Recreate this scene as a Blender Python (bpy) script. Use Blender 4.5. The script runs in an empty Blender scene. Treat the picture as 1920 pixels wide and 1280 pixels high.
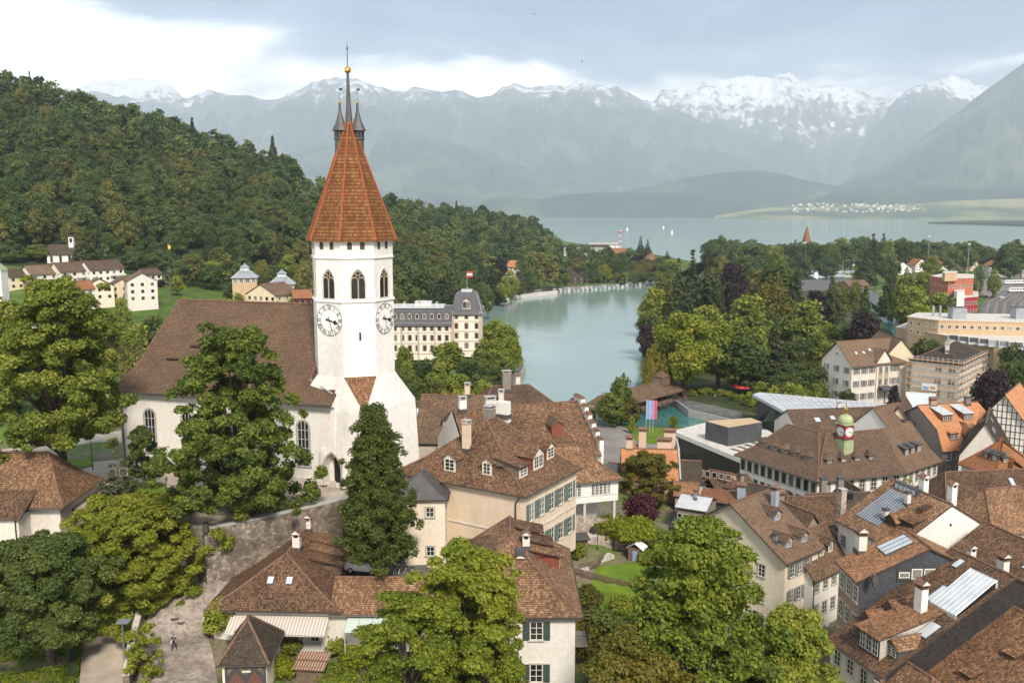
import bpy, bmesh, math, random
import numpy as np
from mathutils import Vector, Matrix
S = bpy.context.scene
COL = S.collection
R = math.radians
# camera
H = 62.0
F = 1920 * 32 / 36.0
PITCH = math.atan((640 - 395) / F)
cam_d = bpy.data.cameras.new('camera'); cam_d.lens = 32; cam_d.sensor_width = 36
cam_d.clip_start = 1.0; cam_d.clip_end = 200000
cam = bpy.data.objects.new('camera', cam_d); COL.objects.link(cam)
cam.location = (0, 0, H); cam.rotation_euler = (R(90) - PITCH, 0, 0)
S.camera = cam
# exposure
S.view_settings.view_transform = 'Standard'; S.view_settings.look = 'None'
S.view_settings.exposure = 1.34; S.view_settings.gamma = 1.0
S.cycles.max_bounces = 6; S.cycles.diffuse_bounces = 3; S.cycles.glossy_bounces = 2
S.cycles.transmission_bounces = 3; S.cycles.transparent_max_bounces = 4; S.cycles.volume_bounces = 3
S.cycles.use_denoising = True
S.cycles.sample_clamp_indirect = 4
# sun
SUN_EL, SUN_ROT = R(44), R(163)
sun_d = bpy.data.lights.new('sun', 'SUN'); sun_d.energy = 2.6; sun_d.angle = R(11); sun_d.color = (1.0, 0.90, 0.78)
sun = bpy.data.objects.new('sun', sun_d); COL.objects.link(sun)
sd = Vector((math.sin(SUN_ROT) * math.cos(SUN_EL), math.cos(SUN_ROT) * math.cos(SUN_EL), math.sin(SUN_EL)))
sun.rotation_euler = sd.to_track_quat('Z', 'Y').to_euler(); sun.location = sd * 500
# world: nishita sky under a cloud deck
world = bpy.data.worlds.new('World'); S.world = world; world.use_nodes = True
wt = world.node_tree; wn = wt.nodes; wl = wt.links; wn.clear()
def wnode(t, **kw):
 n = wn.new(t)
 for k, v in kw.items(): setattr(n, k, v)
 return n
w_out = wnode('ShaderNodeOutputWorld')
w_sky = wnode('ShaderNodeTexSky', sky_type='NISHITA', sun_disc=False, sun_elevation=SUN_EL, sun_rotation=SUN_ROT)
w_sky.air_density = 1.0; w_sky.dust_density = 2.0
w_bg = wnode('ShaderNodeBackground'); w_bg.inputs['Strength'].default_value = 0.12
wl.new(w_sky.outputs[0], w_bg.inputs[0])
w_tc = wnode('ShaderNodeTexCoord')
w_map = wnode('ShaderNodeMapping'); w_map.inputs['Scale'].default_value = (1.0, 1.0, 3.6)
wl.new(w_tc.outputs['Generated'], w_map.inputs[0])
w_n1 = wnode('ShaderNodeTexNoise'); w_n1.inputs['Scale'].default_value = 3.4; w_n1.inputs['Detail'].default_value = 10
w_n1.inputs['Roughness'].default_value = 0.55; w_n1.inputs['Distortion'].default_value = 0.35
w_map.inputs['Location'].default_value = (0.35, 0.1, 0.22)
wl.new(w_map.outputs[0], w_n1.inputs['Vector'])
w_sep = wnode('ShaderNodeSeparateXYZ'); wl.new(w_tc.outputs['Generated'], w_sep.inputs[0])
def wmath(op, a, b=None, clamp=False):
 n = wnode('ShaderNodeMath', operation=op, use_clamp=clamp)
 for i, v in enumerate((a, b)):
  if v is None: continue
  if isinstance(v, (int, float)): n.inputs[i].default_value = v
  else: wl.new(v, n.inputs[i])
 return n.outputs[0]
low = wmath('MULTIPLY', wmath('SUBTRACT', 0.19, w_sep.outputs['Z']), 3.6)
left = wmath('MULTIPLY', w_sep.outputs['X'], -0.26)
fac = wmath('ADD', wmath('ADD', wmath('ADD', wmath('MULTIPLY', wmath('SUBTRACT', w_n1.outputs['Fac'], 0.5), 1.9), wmath('MINIMUM', wmath('MAXIMUM', low, -0.22), 0.3)), left), 0.53, True)
w_ramp = wnode('ShaderNodeValToRGB'); cr = w_ramp.color_ramp
cr.elements[0].position = 0.28; cr.elements[0].color = (0.0, 0.05, 0.12, 1)
cr.elements[1].position = 0.92; cr.elements[1].color = (2.35, 2.12, 1.9, 1)
e = cr.elements.new(0.52); e.color = (0.12, 0.19, 0.27, 1)
e = cr.elements.new(0.70); e.color = (1.0, 0.95, 0.90, 1)
wl.new(fac, w_ramp.inputs[0])
w_cl = wnode('ShaderNodeBackground'); w_cl.inputs['Strength'].default_value = 1.0
wl.new(w_ramp.outputs[0], w_cl.inputs[0])
w_mix = wnode('ShaderNodeMixShader'); w_mix.inputs[0].default_value = 0.85
wl.new(w_bg.outputs[0], w_mix.inputs[1]); wl.new(w_cl.outputs[0], w_mix.inputs[2]); wl.new(w_mix.outputs[0], w_out.inputs[0])
# helpers: photo survey -> plan
COS_P, SIN_P = math.cos(PITCH), math.sin(PITCH)
def ray(px, py):
 a, b = (px - 960) / F, (640 - py) / F
 return Vector((a, COS_P + b * SIN_P, -SIN_P + b * COS_P))
def G(px, py, z):
 d = ray(px, py); t = (z - H) / d.z
 return Vector((d.x * t, d.y * t, z))
def D(px, py, dep):
 return Vector((0, 0, H)) + ray(px, py) * dep
def DY(px, py, Y):
 d = ray(px, py); return Vector((0, 0, H)) + d * (Y / d.y)
def U2(v): return Vector((v.x, v.y))
# numpy noise
def _hash(ix, iy, seed):
 h = (ix.astype(np.int64) * 374761393 + iy.astype(np.int64) * 668265263 + seed * 974634571) & 0xffffffff
 h = ((h ^ (h >> 13)) * 1274126177) & 0xffffffff
 return ((h ^ (h >> 16)) & 0xffff) / 65535.0
def vnoise(x, y, seed=0):
 x = np.asarray(x, float); y = np.asarray(y, float)
 ix, iy = np.floor(x), np.floor(y); fx, fy = x - ix, y - iy
 fx = fx * fx * (3 - 2 * fx); fy = fy * fy * (3 - 2 * fy)
 a = _hash(ix, iy, seed); b = _hash(ix + 1, iy, seed); c = _hash(ix, iy + 1, seed); d = _hash(ix + 1, iy + 1, seed)
 return (a * (1 - fx) + b * fx) * (1 - fy) + (c * (1 - fx) + d * fx) * fy
def fbm(x, y, oct=5, seed=0, ridged=False):
 s = 0; amp = 0.5; tot = 0
 for o in range(oct):
  n = vnoise(np.asarray(x) * 2 ** o, np.asarray(y) * 2 ** o, seed + o * 7)
  if ridged: n = 1 - np.abs(2 * n - 1)
  s = s + amp * n; tot += amp; amp *= 0.5
 return s / tot
# helpers: objects
def tag(o, label=None, cat=None, group=None, kind=None):
 if label: o['label'] = label
 if cat: o['category'] = cat
 if group: o['group'] = group
 if kind: o['kind'] = kind
 return o
def thing(name, label, cat, loc=(0, 0, 0), rz=0.0, group=None):
 o = bpy.data.objects.new(name, None); COL.objects.link(o); o.empty_display_size = 0.5
 o.location = loc; o.rotation_euler = (0, 0, rz)
 return tag(o, label, cat, group)
def put(name, data, parent=None, loc=(0, 0, 0), rot=(0, 0, 0), sc=None):
 o = bpy.data.objects.new(name, data); COL.objects.link(o)
 o.location = loc; o.rotation_euler = rot
 if sc is not None: o.scale = (sc, sc, sc) if isinstance(sc, (int, float)) else sc
 if parent is not None: o.parent = parent
 return o
class MB:
 """collects faces with materials and roof UVs, then becomes ONE mesh"""
 def __init__(s): s.v = []; s.f = []; s.m = []; s.uv = []; s.mats = []; s.M = None; s.smooth = []
 def mi(s, m):
  if m not in s.mats: s.mats.append(m)
  return s.mats.index(m)
 def face(s, pts, m, uv=None, smooth=False):
  b = len(s.v)
  for p in pts:
   p = Vector(p)
   if s.M is not None: p = s.M @ p
   s.v.append(p)
  s.f.append(list(range(b, b + len(pts)))); s.m.append(s.mi(m)); s.smooth.append(smooth)
  if uv is None:
   P = [s.v[b + i] for i in range(len(pts))]
   n = Vector((0, 0, 0))
   for i in range(len(P)): n += (P[i] - P[0]).cross(P[(i + 1) % len(P)] - P[0])
   n = n.normalized() if n.length > 1e-9 else Vector((0, 0, 1))
   u = Vector((0, 0, 1)).cross(n)
   u = u.normalized() if u.length > 1e-4 else Vector((1, 0, 0))
   w = n.cross(u)
   uv = [(p.dot(u), p.dot(w)) for p in P]
  s.uv.append(uv)
 def box(s, x0, x1, y0, y1, z0, z1, m, top=None, bottom=True):
  v = [(x0, y0, z0), (x1, y0, z0), (x1, y1, z0), (x0, y1, z0), (x0, y0, z1), (x1, y0, z1), (x1, y1, z1), (x0, y1, z1)]
  for q in ((0, 1, 5, 4), (1, 2, 6, 5), (2, 3, 7, 6), (3, 0, 4, 7)): s.face([v[i] for i in q], m)
  s.face([v[i] for i in (4, 5, 6, 7)], top or m)
  if bottom: s.face([v[i] for i in (3, 2, 1, 0)], m)
 def obox(s, c, sx, sy, sz, rz, m, top=None):
  old = s.M; T = Matrix.Translation(Vector(c)) @ Matrix.Rotation(rz, 4, 'Z')
  s.M = T if old is None else old @ T
  s.box(-sx / 2, sx / 2, -sy / 2, sy / 2, 0, sz, m, top); s.M = old
 def tube(s, pts, rad, m, n=6, cap=True):
  pts = [Vector(p) for p in pts]
  if not isinstance(rad, (list, tuple)): rad = [rad] * len(pts)
  rings = []
  for i, p in enumerate(pts):
   t = (pts[min(i + 1, len(pts) - 1)] - pts[max(i - 1, 0)]).normalized()
   a = t.cross(Vector((0, 0, 1)) if abs(t.z) < 0.9 else Vector((1, 0, 0))).normalized(); b = t.cross(a)
   rings.append([p + (a * math.cos(2 * math.pi * k / n) + b * math.sin(2 * math.pi * k / n)) * rad[i] for k in range(n)])
  for i in range(len(rings) - 1):
   for k in range(n):
    s.face([rings[i][k], rings[i + 1][k], rings[i + 1][(k + 1) % n], rings[i][(k + 1) % n]], m, smooth=True)
  if cap: s.face(rings[-1][::-1] if False else rings[-1], m); s.face(rings[0][::-1], m)
 def lathe(s, prof, c, m, n=12, ph=0.0, smooth=True):
  c = Vector(c)
  R_ = [[c + Vector((r * math.cos(ph + 2 * math.pi * k / n), r * math.sin(ph + 2 * math.pi * k / n), z)) for k in range(n)] for r, z in prof]
  for i in range(len(R_) - 1):
   for k in range(n):
    k2 = (k + 1) % n
    if prof[i + 1][0] < 1e-6: s.face([R_[i][k], R_[i][k2], R_[i + 1][k]], m, smooth=smooth)
    elif prof[i][0] < 1e-6: s.face([R_[i][k], R_[i + 1][k2], R_[i + 1][k]], m, smooth=smooth)
    else: s.face([R_[i][k], R_[i][k2], R_[i + 1][k2], R_[i + 1][k]], m, smooth=smooth)
 def prism(s, poly, z0, z1, m, top=None):
  n = len(poly); a = sum(poly[i][0] * poly[(i + 1) % n][1] - poly[(i + 1) % n][0] * poly[i][1] for i in range(n))
  if a < 0: poly = poly[::-1]
  for i in range(n):
   p, q = poly[i], poly[(i + 1) % n]
   s.face([(p[0], p[1], z0), (q[0], q[1], z0), (q[0], q[1], z1), (p[0], p[1], z1)], m)
  s.face([(p[0], p[1], z1) for p in poly], top or m); s.face([(p[0], p[1], z0) for p in poly[::-1]], m)
 def data(s, name):
  me = bpy.data.meshes.new(name); me.from_pydata([tuple(v) for v in s.v], [], s.f)
  for m in s.mats: me.materials.append(m)
  me.polygons.foreach_set('material_index', s.m); me.polygons.foreach_set('use_smooth', s.smooth)
  ul = me.uv_layers.new(name='UVMap'); ul.data.foreach_set('uv', [c for f in s.uv for p in f for c in p])
  me.update(); return me
 def build(s, name, parent=None, loc=(0, 0, 0), rot=(0, 0, 0)):
  return put(name, s.data(name), parent, loc, rot)
def grid_mesh(name, X, Y, Z, mat, smooth=True, flip=False):
 n, m = X.shape
 v = np.stack([X, Y, Z], -1).reshape(-1, 3)
 i = np.arange(n * m).reshape(n, m)
 f = np.stack([i[:-1, :-1], i[:-1, 1:], i[1:, 1:], i[1:, :-1]], -1).reshape(-1, 4)
 if flip: f = f[:, ::-1]
 return np_mesh(name, v, f, [mat], smooth=smooth)
def np_mesh(name, v, f, mats, tint=None, smooth=False, mid=None):
 v = np.ascontiguousarray(v, dtype=np.float32); f = np.ascontiguousarray(f, dtype=np.int32)
 me = bpy.data.meshes.new(name); k = f.shape[1]
 me.vertices.add(len(v)); me.vertices.foreach_set('co', v.ravel())
 me.loops.add(f.size); me.loops.foreach_set('vertex_index', f.ravel())
 me.polygons.add(len(f)); me.polygons.foreach_set('loop_start', np.arange(0, f.size, k, dtype=np.int32))
 for m in mats: me.materials.append(m)
 if mid is not None: me.polygons.foreach_set('material_index', np.asarray(mid, dtype=np.int32))
 me.polygons.foreach_set('use_smooth', np.full(len(f), smooth, dtype=bool))
 if tint is not None:
  a = me.attributes.new('tint', 'FLOAT', 'FACE'); a.data.foreach_set('value', np.asarray(tint, dtype=np.float32))
 me.update(calc_edges=True); return me
# helpers: materials
def nt(name):
 m = bpy.data.materials.new(name); m.use_nodes = True
 t = m.node_tree; b = t.nodes['Principled BSDF']
 return m, t, b
def node(t, typ, ins=None, **kw):
 n = t.nodes.new(typ)
 for k, v in kw.items(): setattr(n, k, v)
 if ins:
  for k, v in ins.items():
   if hasattr(v, 'is_linked') or isinstance(v, bpy.types.NodeSocket): t.links.new(v, n.inputs[k])
   else: n.inputs[k].default_value = v
 return n
def ramp(t, fac, stops, interp='LINEAR'):
 n = t.nodes.new('ShaderNodeValToRGB'); c = n.color_ramp; c.interpolation = interp
 while len(c.elements) < len(stops): c.elements.new(0.5)
 for e, (p, col) in zip(c.elements, stops): e.position = p; e.color = (*col, 1)
 t.links.new(fac, n.inputs[0]); return n.outputs[0]
def mixc(t, fac, a, b, mode='MIX'):
 n = t.nodes.new('ShaderNodeMix'); n.data_type = 'RGBA'; n.blend_type = mode
 for k, v in ((0, fac), (6, a), (7, b)):
  if isinstance(v, bpy.types.NodeSocket): t.links.new(v, n.inputs[k])
  elif isinstance(v, (int, float)): n.inputs[k].default_value = v
  else: n.inputs[k].default_value = (*v, 1)
 return n.outputs[2]
def mth(t, op, a, b=0.0, clamp=False):
 n = t.nodes.new('ShaderNodeMath'); n.operation = op; n.use_clamp = clamp
 for k, v in ((0, a), (1, b)):
  if isinstance(v, bpy.types.NodeSocket): t.links.new(v, n.inputs[k])
  else: n.inputs[k].default_value = v
 return n.outputs[0]
def noise(t, vec, scale, detail=3, rough=0.5):
 n = node(t, 'ShaderNodeTexNoise', {'Scale': scale, 'Detail': detail, 'Roughness': rough})
 t.links.new(vec, n.inputs['Vector']); return n.outputs['Fac']
def obj_co(t): return node(t, 'ShaderNodeTexCoord').outputs['Object']
def pos_co(t): return node(t, 'ShaderNodeNewGeometry').outputs['Position']
def bump(t, b, h, strength=0.4, dist=0.05):
 n = node(t, 'ShaderNodeBump', {'Strength': strength, 'Distance': dist}); t.links.new(h, n.inputs['Height'])
 t.links.new(n.outputs[0], b.inputs['Normal'])
def m_plain(name, col, rough=0.6, metal=0.0, var=0.12, scale=1.5, bumpy=0.0, spec=None):
 m, t, b = nt(name); c = obj_co(t)
 n = noise(t, c, scale, 4)
 lo = tuple(x * (1 - var) for x in col); hi = tuple(min(1, x * (1 + var)) for x in col)
 t.links.new(ramp(t, n, [(0.3, lo), (0.7, hi)]), b.inputs['Base Color'])
 b.inputs['Roughness'].default_value = rough; b.inputs['Metallic'].default_value = metal
 if spec is not None: b.inputs['Specular IOR Level'].default_value = spec
 if bumpy: bump(t, b, noise(t, c, scale * 8, 3), bumpy, 0.03)
 return m
def m_plaster(name, col, dirt=0.35, scale=0.35):
 m, t, b = nt(name); c = obj_co(t)
 mp = node(t, 'ShaderNodeMapping', {'Scale': (1, 1, 0.25)}); t.links.new(c, mp.inputs[0])
 n = noise(t, mp.outputs[0], scale, 6, 0.62); n2 = noise(t, c, scale * 7, 4)
 base = ramp(t, n, [(0.32, tuple(x * (1 - dirt * 0.5) for x in col)), (0.52, col), (0.75, tuple(min(1, x * 1.05) for x in col))])
 fine = ramp(t, n2, [(0.35, (0.90, 0.89, 0.87)), (0.65, (1, 1, 1))])
 t.links.new(mixc(t, 1.0, base, fine, 'MULTIPLY'), b.inputs['Base Color'])
 b.inputs['Roughness'].default_value = 0.9; b.inputs['Specular IOR Level'].default_value = 0.25
 bump(t, b, noise(t, c, 6, 5, 0.6), 0.25, 0.04); return m
def m_tile(name, cols, tw=0.19, th=0.155, moss=(0.10, 0.095, 0.035), mossy=0.3, stain=0.45, bstr=0.7, msc=0.5):
 """rows of plain clay tiles laid on the roof's own metres (UV)"""
 m, t, b = nt(name); uv = node(t, 'ShaderNodeTexCoord').outputs['UV']
 br = node(t, 'ShaderNodeTexBrick', {'Color1': (0, 0, 0, 1), 'Color2': (1, 1, 1, 1), 'Mortar': (0.5, 0.5, 0.5, 1), 'Scale': 1.0,
     'Mortar Size': min(tw, th) * 0.075, 'Mortar Smooth': 0.2, 'Bias': 0.0, 'Brick Width': tw, 'Row Height': th})
 t.links.new(uv, br.inputs['Vector'])
 g = node(t, 'ShaderNodeSeparateColor'); t.links.new(br.outputs['Color'], g.inputs[0])
 n_lo = noise(t, uv, 0.28, 5, 0.6); n_mid = noise(t, uv, 4.0, 3)
 v = mth(t, 'ADD', mth(t, 'ADD', mth(t, 'ADD', mth(t, 'MULTIPLY', g.outputs[0], 0.52), 0.10), mth(t, 'MULTIPLY', mth(t, 'SUBTRACT', node(t, 'ShaderNodeObjectInfo').outputs['Random'], 0.5), 0.22)), mth(t, 'MULTIPLY', n_mid, 0.28))
 k = len(cols)
 c = ramp(t, v, [(0.18 + 0.64 * i / (k - 1), cols[i]) for i in range(k)])
 st = ramp(t, n_lo, [(0.30, (1 - stain,) * 3), (0.62, (1, 1, 1))])
 c = mixc(t, 1.0, c, st, 'MULTIPLY')
 c = mixc(t, 1.0, c, ramp(t, node(t, 'ShaderNodeObjectInfo').outputs['Random'], [(0, (0.80, 0.82, 0.84)), (1, (1.15, 1.10, 1.05))]), 'MULTIPLY')
 mo = mth(t, 'MULTIPLY', ramp(t, noise(t, uv, msc, 5, 0.65), [(0.50, (0, 0, 0)), (0.72, (1, 1, 1))]), mossy)
 c = mixc(t, mo, c, moss)
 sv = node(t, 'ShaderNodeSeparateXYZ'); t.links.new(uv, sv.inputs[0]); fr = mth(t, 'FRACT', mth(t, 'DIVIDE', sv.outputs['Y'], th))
 margin = ramp(t, fr, [(0.0, (1, 1, 1)), (0.16, (1, 1, 1)), (0.26, (0, 0, 0))])  # shade line at each course edge, painted into the tile colour
 c = mixc(t, mth(t, 'MAXIMUM', mth(t, 'MULTIPLY', margin, 0.62), mth(t, 'MULTIPLY', br.outputs['Fac'], 0.35)), c, tuple(x * 0.45 for x in cols[0]))
 t.links.new(c, b.inputs['Base Color']); b.inputs['Roughness'].default_value = 0.85
 b.inputs['Specular IOR Level'].default_value = 0.25
 saw = mth(t, 'SUBTRACT', 1.0, fr)
 hgt = mth(t, 'ADD', mth(t, 'MULTIPLY', saw, 0.6), mth(t, 'ADD', mth(t, 'MULTIPLY', g.outputs[0], 0.5), mth(t, 'MULTIPLY', br.outputs['Fac'], -0.8)))
 bump(t, b, hgt, bstr, 0.03); return m
def m_leaf(name, cols, trans=0.28, rough=0.6):
 m, t, b = nt(name)
 a = node(t, 'ShaderNodeAttribute', attribute_name='tint').outputs['Fac']
 oi = node(t, 'ShaderNodeObjectInfo').outputs['Random']
 f = mth(t, 'ADD', a, mth(t, 'MULTIPLY', mth(t, 'SUBTRACT', oi, 0.5), 0.34), True)
 k = len(cols); c = ramp(t, f, [(i / (k - 1), cols[i]) for i in range(k)])
 t.links.new(c, b.inputs['Base Color']); b.inputs['Roughness'].default_value = rough; b.inputs['Specular IOR Level'].default_value = 0.2
 tr = node(t, 'ShaderNodeBsdfTranslucent'); t.links.new(mixc(t, 1.0, c, (1.25, 1.25, 0.6), 'MULTIPLY'), tr.inputs[0])
 mx = node(t, 'ShaderNodeMixShader', {0: trans}); t.links.new(b.outputs[0], mx.inputs[1]); t.links.new(tr.outputs[0], mx.inputs[2])
 t.links.new(mx.outputs[0], t.nodes['Material Output'].inputs[0]); return m
# MATERIALS OF THE LAND
M = {}
def m_mountain(name, snow_z, snow_w, snow_amt=1.0, ns=0.0011, meadow=0.5):
 m, t, b = nt(name); p = pos_co(t)
 sx = node(t, 'ShaderNodeSeparateXYZ'); t.links.new(p, sx.inputs[0])
 n1 = noise(t, p, ns, 8, 0.6); n2 = noise(t, p, ns * 5, 6, 0.62)
 veg = ramp(t, n1, [(0.40, (0.016, 0.030, 0.022)), (0.52, (0.026, 0.044, 0.028)), (0.60, (0.075, 0.095, 0.05)), (0.7, (0.12, 0.13, 0.08))])
 rock = ramp(t, n2, [(0.35, (0.07, 0.075, 0.08)), (0.65, (0.20, 0.20, 0.20))])
 hi = mth(t, 'ADD', mth(t, 'DIVIDE', mth(t, 'SUBTRACT', sx.outputs['Z'], snow_z - 500), 700), mth(t, 'MULTIPLY', mth(t, 'SUBTRACT', n1, 0.5), 2.0), True)
 c = mixc(t, hi, veg, rock)
 nz = node(t, 'ShaderNodeSeparateXYZ'); t.links.new(node(t, 'ShaderNodeNewGeometry').outputs['Normal'], nz.inputs[0])
 s = mth(t, 'DIVIDE', mth(t, 'SUBTRACT', sx.outputs['Z'], snow_z), snow_w)
 s = mth(t, 'ADD', s, mth(t, 'MULTIPLY', mth(t, 'SUBTRACT', n2, 0.53), 5.0))
 s = mth(t, 'ADD', s, mth(t, 'MULTIPLY', mth(t, 'SUBTRACT', n1, 0.5), 3.0))
 s = mth(t, 'MULTIPLY', mth(t, 'MULTIPLY', s, 1.6, True), snow_amt)
 c = mixc(t, s, c, (0.80, 0.81, 0.83))
 t.links.new(c, b.inputs['Base Color']); b.inputs['Roughness'].default_value = 0.95; b.inputs['Specular IOR Level'].default_value = 0.1
 return m
M['mt_main'] = m_mountain('alpine_slope', 2300, 520, 0.9)
M['mt_snow'] = m_mountain('alpine_snow', 1900, 900, 0.92)
M['mt_dark'] = m_mountain('wooded_slope', 5200, 600, 0.0)
def m_ground(name, stops, scale, detail=6, rough=0.95, b_=0.3, bs=3.0, bd=0.1):
 m, t, b = nt(name); p = pos_co(t)
 t.links.new(ramp(t, noise(t, p, scale, detail, 0.6), stops), b.inputs['Base Color'])
 b.inputs['Roughness'].default_value = rough; b.inputs['Specular IOR Level'].default_value = 0.15
 if b_: bump(t, b, noise(t, p, bs, 4), b_, bd)
 return m
M['fields'] = m_ground('far_fields', [(0.36, (0.03, 0.05, 0.025)), (0.47, (0.06, 0.085, 0.03)), (0.54, (0.16, 0.17, 0.06)), (0.62, (0.30, 0.25, 0.11)), (0.68, (0.09, 0.12, 0.04))], 0.0016, 5, b_=0)
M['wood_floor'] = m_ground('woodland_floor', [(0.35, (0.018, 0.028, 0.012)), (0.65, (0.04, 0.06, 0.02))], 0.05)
M['turf'] = m_ground('park_turf', [(0.35, (0.05, 0.085, 0.015)), (0.6, (0.09, 0.14, 0.025)), (0.75, (0.14, 0.16, 0.04))], 0.12, bs=2.0)
M['lawn'] = m_ground('garden_lawn', [(0.35, (0.075, 0.13, 0.012)), (0.65, (0.13, 0.19, 0.02))], 0.5, bs=6.0)
M['town_ground'] = m_ground('town_paving', [(0.35, (0.16, 0.145, 0.13)), (0.65, (0.26, 0.235, 0.21))], 0.08)
M['asphalt'] = m_ground('asphalt', [(0.35, (0.10, 0.098, 0.095)), (0.65, (0.16, 0.155, 0.15))], 0.3)
M['gravel'] = m_ground('pale_gravel', [(0.35, (0.30, 0.25, 0.20)), (0.65, (0.42, 0.36, 0.29))], 0.4)
# lake water
m, t, b = nt('lake_water'); p = pos_co(t)
mp = node(t, 'ShaderNodeMapping', {'Scale': (0.35, 1.0, 1.0), 'Rotation': (0, 0, 0.25)}); t.links.new(p, mp.inputs[0])
w1 = noise(t, mp.outputs[0], 0.25, 4, 0.55); w2 = noise(t, p, 0.02, 3)
t.links.new(ramp(t, w2, [(0.3, (0.20, 0.285, 0.25)), (0.7, (0.25, 0.335, 0.295))]), b.inputs['Base Color'])
b.inputs['Roughness'].default_value = 0.11; b.inputs['IOR'].default_value = 1.45
bump(t, b, w1, 0.10, 0.6); M['water'] = m
m, t, b = nt('river_water'); p = pos_co(t)
w1 = noise(t, p, 0.5, 6, 0.6); w2 = noise(t, p, 0.09, 6, 0.7)
t.links.new(ramp(t, w2, [(0.40, (0.030, 0.125, 0.115)), (0.60, (0.05, 0.18, 0.165)), (0.68, (0.30, 0.42, 0.40))]), b.inputs['Base Color'])
b.inputs['Roughness'].default_value = 0.12; bump(t, b, w1, 0.35, 0.5); M['river'] = m
def structure(name, data): return tag(put(name, data), kind='structure')
# LAKE, FAR SHORE, MOUNTAINS
mb = MB(); mb.face([(-33000, -3000, 0), (33000, -3000, 0), (33000, 33000, 0), (-33000, 33000, 0)], M['water'])
structure('lake', mb.data('lake'))
def mountain(name, pts, Y, front, back, mat, rough=0.05, base=-20, n=420, rows=46, seed=1, jag=1.0, power=1.15, wob=1.0):
 pts = sorted(pts); px = np.linspace(pts[0][0], pts[-1][0], n)
 py = np.interp(px, [p[0] for p in pts], [p[1] for p in pts])
 dirs = np.array([ray(a, b)[:] for a, b in zip(px, py)])
 s = Y / dirs[:, 1]
 xr, zr = dirs[:, 0] * s, H + dirs[:, 2] * s
 u = px / 60.0
 zr = zr + (fbm(u * 2.2, u * 0 + seed, 5, seed, True) - 0.62) * jag * Y * 0.011 * np.clip((zr) / 1500, 0.15, 1)
 T = np.concatenate([-(np.linspace(1, 0.12, 7)) ** 1.0, np.linspace(0, 1, rows)])
 X = np.zeros((len(T), n)); YY = X.copy(); Z = X.copy()
 for j, tt in enumerate(T):
  if tt < 0: yy = Y + back * -tt; z = base + (zr - base) * (1 + tt) ** 0.8
  else:
   yy = Y - front * tt
   prof = (1 - tt) ** power
   spur = (fbm(u * 1.3 + 0.5 * fbm(u, u * 0 + tt * front / (Y * 0.05), 3, seed + 3), u * 0 + tt * front / (Y * 0.035) * 0.75 + seed, 6, seed + 11, True) - 0.55)
   z = base + (zr - base) * (prof + wob * 0.42 * spur * np.minimum(1, tt * 4) * (1 - tt) ** 0.7)
  X[j] = xr * (yy / Y) if tt >= 0 else xr * (yy / Y); YY[j] = yy; Z[j] = np.maximum(z, base)
 structure(name, grid_mesh(name, X, YY, Z, mat, flip=False))
mountain('far_snow_peak', [(-300, 300), (-100, 230), (60, 175), (110, 168), (150, 160), (200, 150), (250, 147), (300, 149), (316, 158), (345, 185), (420, 215), (560, 260), (700, 330)], 21500, 4000, 3000, M['mt_snow'], seed=5, jag=0.5)
mountain('snow_massif', [(1000, 330), (1120, 260), (1200, 212), (1225, 190), (1240, 170), (1280, 160), (1340, 150), (1400, 140), (1450, 146), (1480, 134), (1500, 150), (1520, 165), (1560, 158), (1600, 165), (1640, 182), (1700, 168), (1750, 150), (1785, 140), (1840, 158), (1900, 190), (2000, 230), (2300, 310)], 21000, 5000, 3000, M['mt_snow'], seed=8, jag=0.5)
mountain('alpine_range', [(-400, 250), (-100, 200), (60, 185), (170, 172), (210, 178), (260, 185), (310, 188), (345, 185), (365, 178), (390, 167), (400, 172), (430, 178), (465, 177), (500, 186), (530, 182), (560, 169), (585, 154), (610, 147), (650, 144), (680, 150), (720, 165), (755, 172), (775, 161), (800, 168), (830, 172), (855, 165), (870, 170), (895, 184), (915, 180), (940, 163), (965, 154), (985, 165), (1000, 163), (1035, 159), (1060, 163), (1095, 149), (1120, 160), (1160, 165), (1200, 185), (1250, 200), (1300, 220), (1350, 240), (1400, 270), (1450, 300), (1500, 325), (1560, 352), (1640, 380)], 19000, 7000, 3000, M['mt_main'], seed=21, jag=0.45, n=640, rows=60)
mountain('valley_ridge', [(1480, 372), (1560, 345), (1600, 300), (1640, 245), (1680, 185), (1700, 168), (1735, 156), (1765, 166), (1800, 184), (1850, 200), (1950, 240), (2200, 330)], 18500, 4500, 2500, M['mt_main'], seed=33, jag=0.5)
mountain('foothill_ridge', [(200, 395), (420, 330), (540, 290), (640, 262), (730, 246), (790, 250), (860, 268), (930, 296), (1000, 318), (1080, 336), (1180, 352), (1300, 372), (1400, 392)], 14000, 3800, 2500, M['mt_dark'], seed=44, jag=0.25, power=1.0)
mountain('pyramid_mountain', [(1500, 392), (1560, 356), (1600, 332), (1650, 308), (1700, 282), (1750, 243), (1800, 208), (1840, 176), (1870, 155), (1900, 131), (1930, 112), (1990, 84), (2060, 130), (2200, 210), (2400, 330)], 12500, 3800, 2600, M['mt_dark'], seed=52, jag=0.22, power=1.05, wob=0.6)
mountain('wooded_knoll', [(960, 402), (1100, 372), (1180, 356), (1240, 344), (1300, 331), (1360, 322), (1420, 320), (1460, 325), (1510, 338), (1560, 347), (1640, 362), (1760, 380), (1900, 398)], 10500, 1500, 1500, M['mt_dark'], seed=61, jag=0.12, power=0.8, wob=0.25)
mountain('shore_hill', [(840, 404), (880, 388), (920, 372), (960, 366), (1010, 374), (1060, 364), (1120, 361), (1200, 361), (1290, 363), (1370, 368), (1410, 378), (1450, 398), (1500, 406)], 9200, 700, 1500, M['mt_dark'], seed=71, jag=0.12, power=0.7, wob=0.2)
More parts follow.
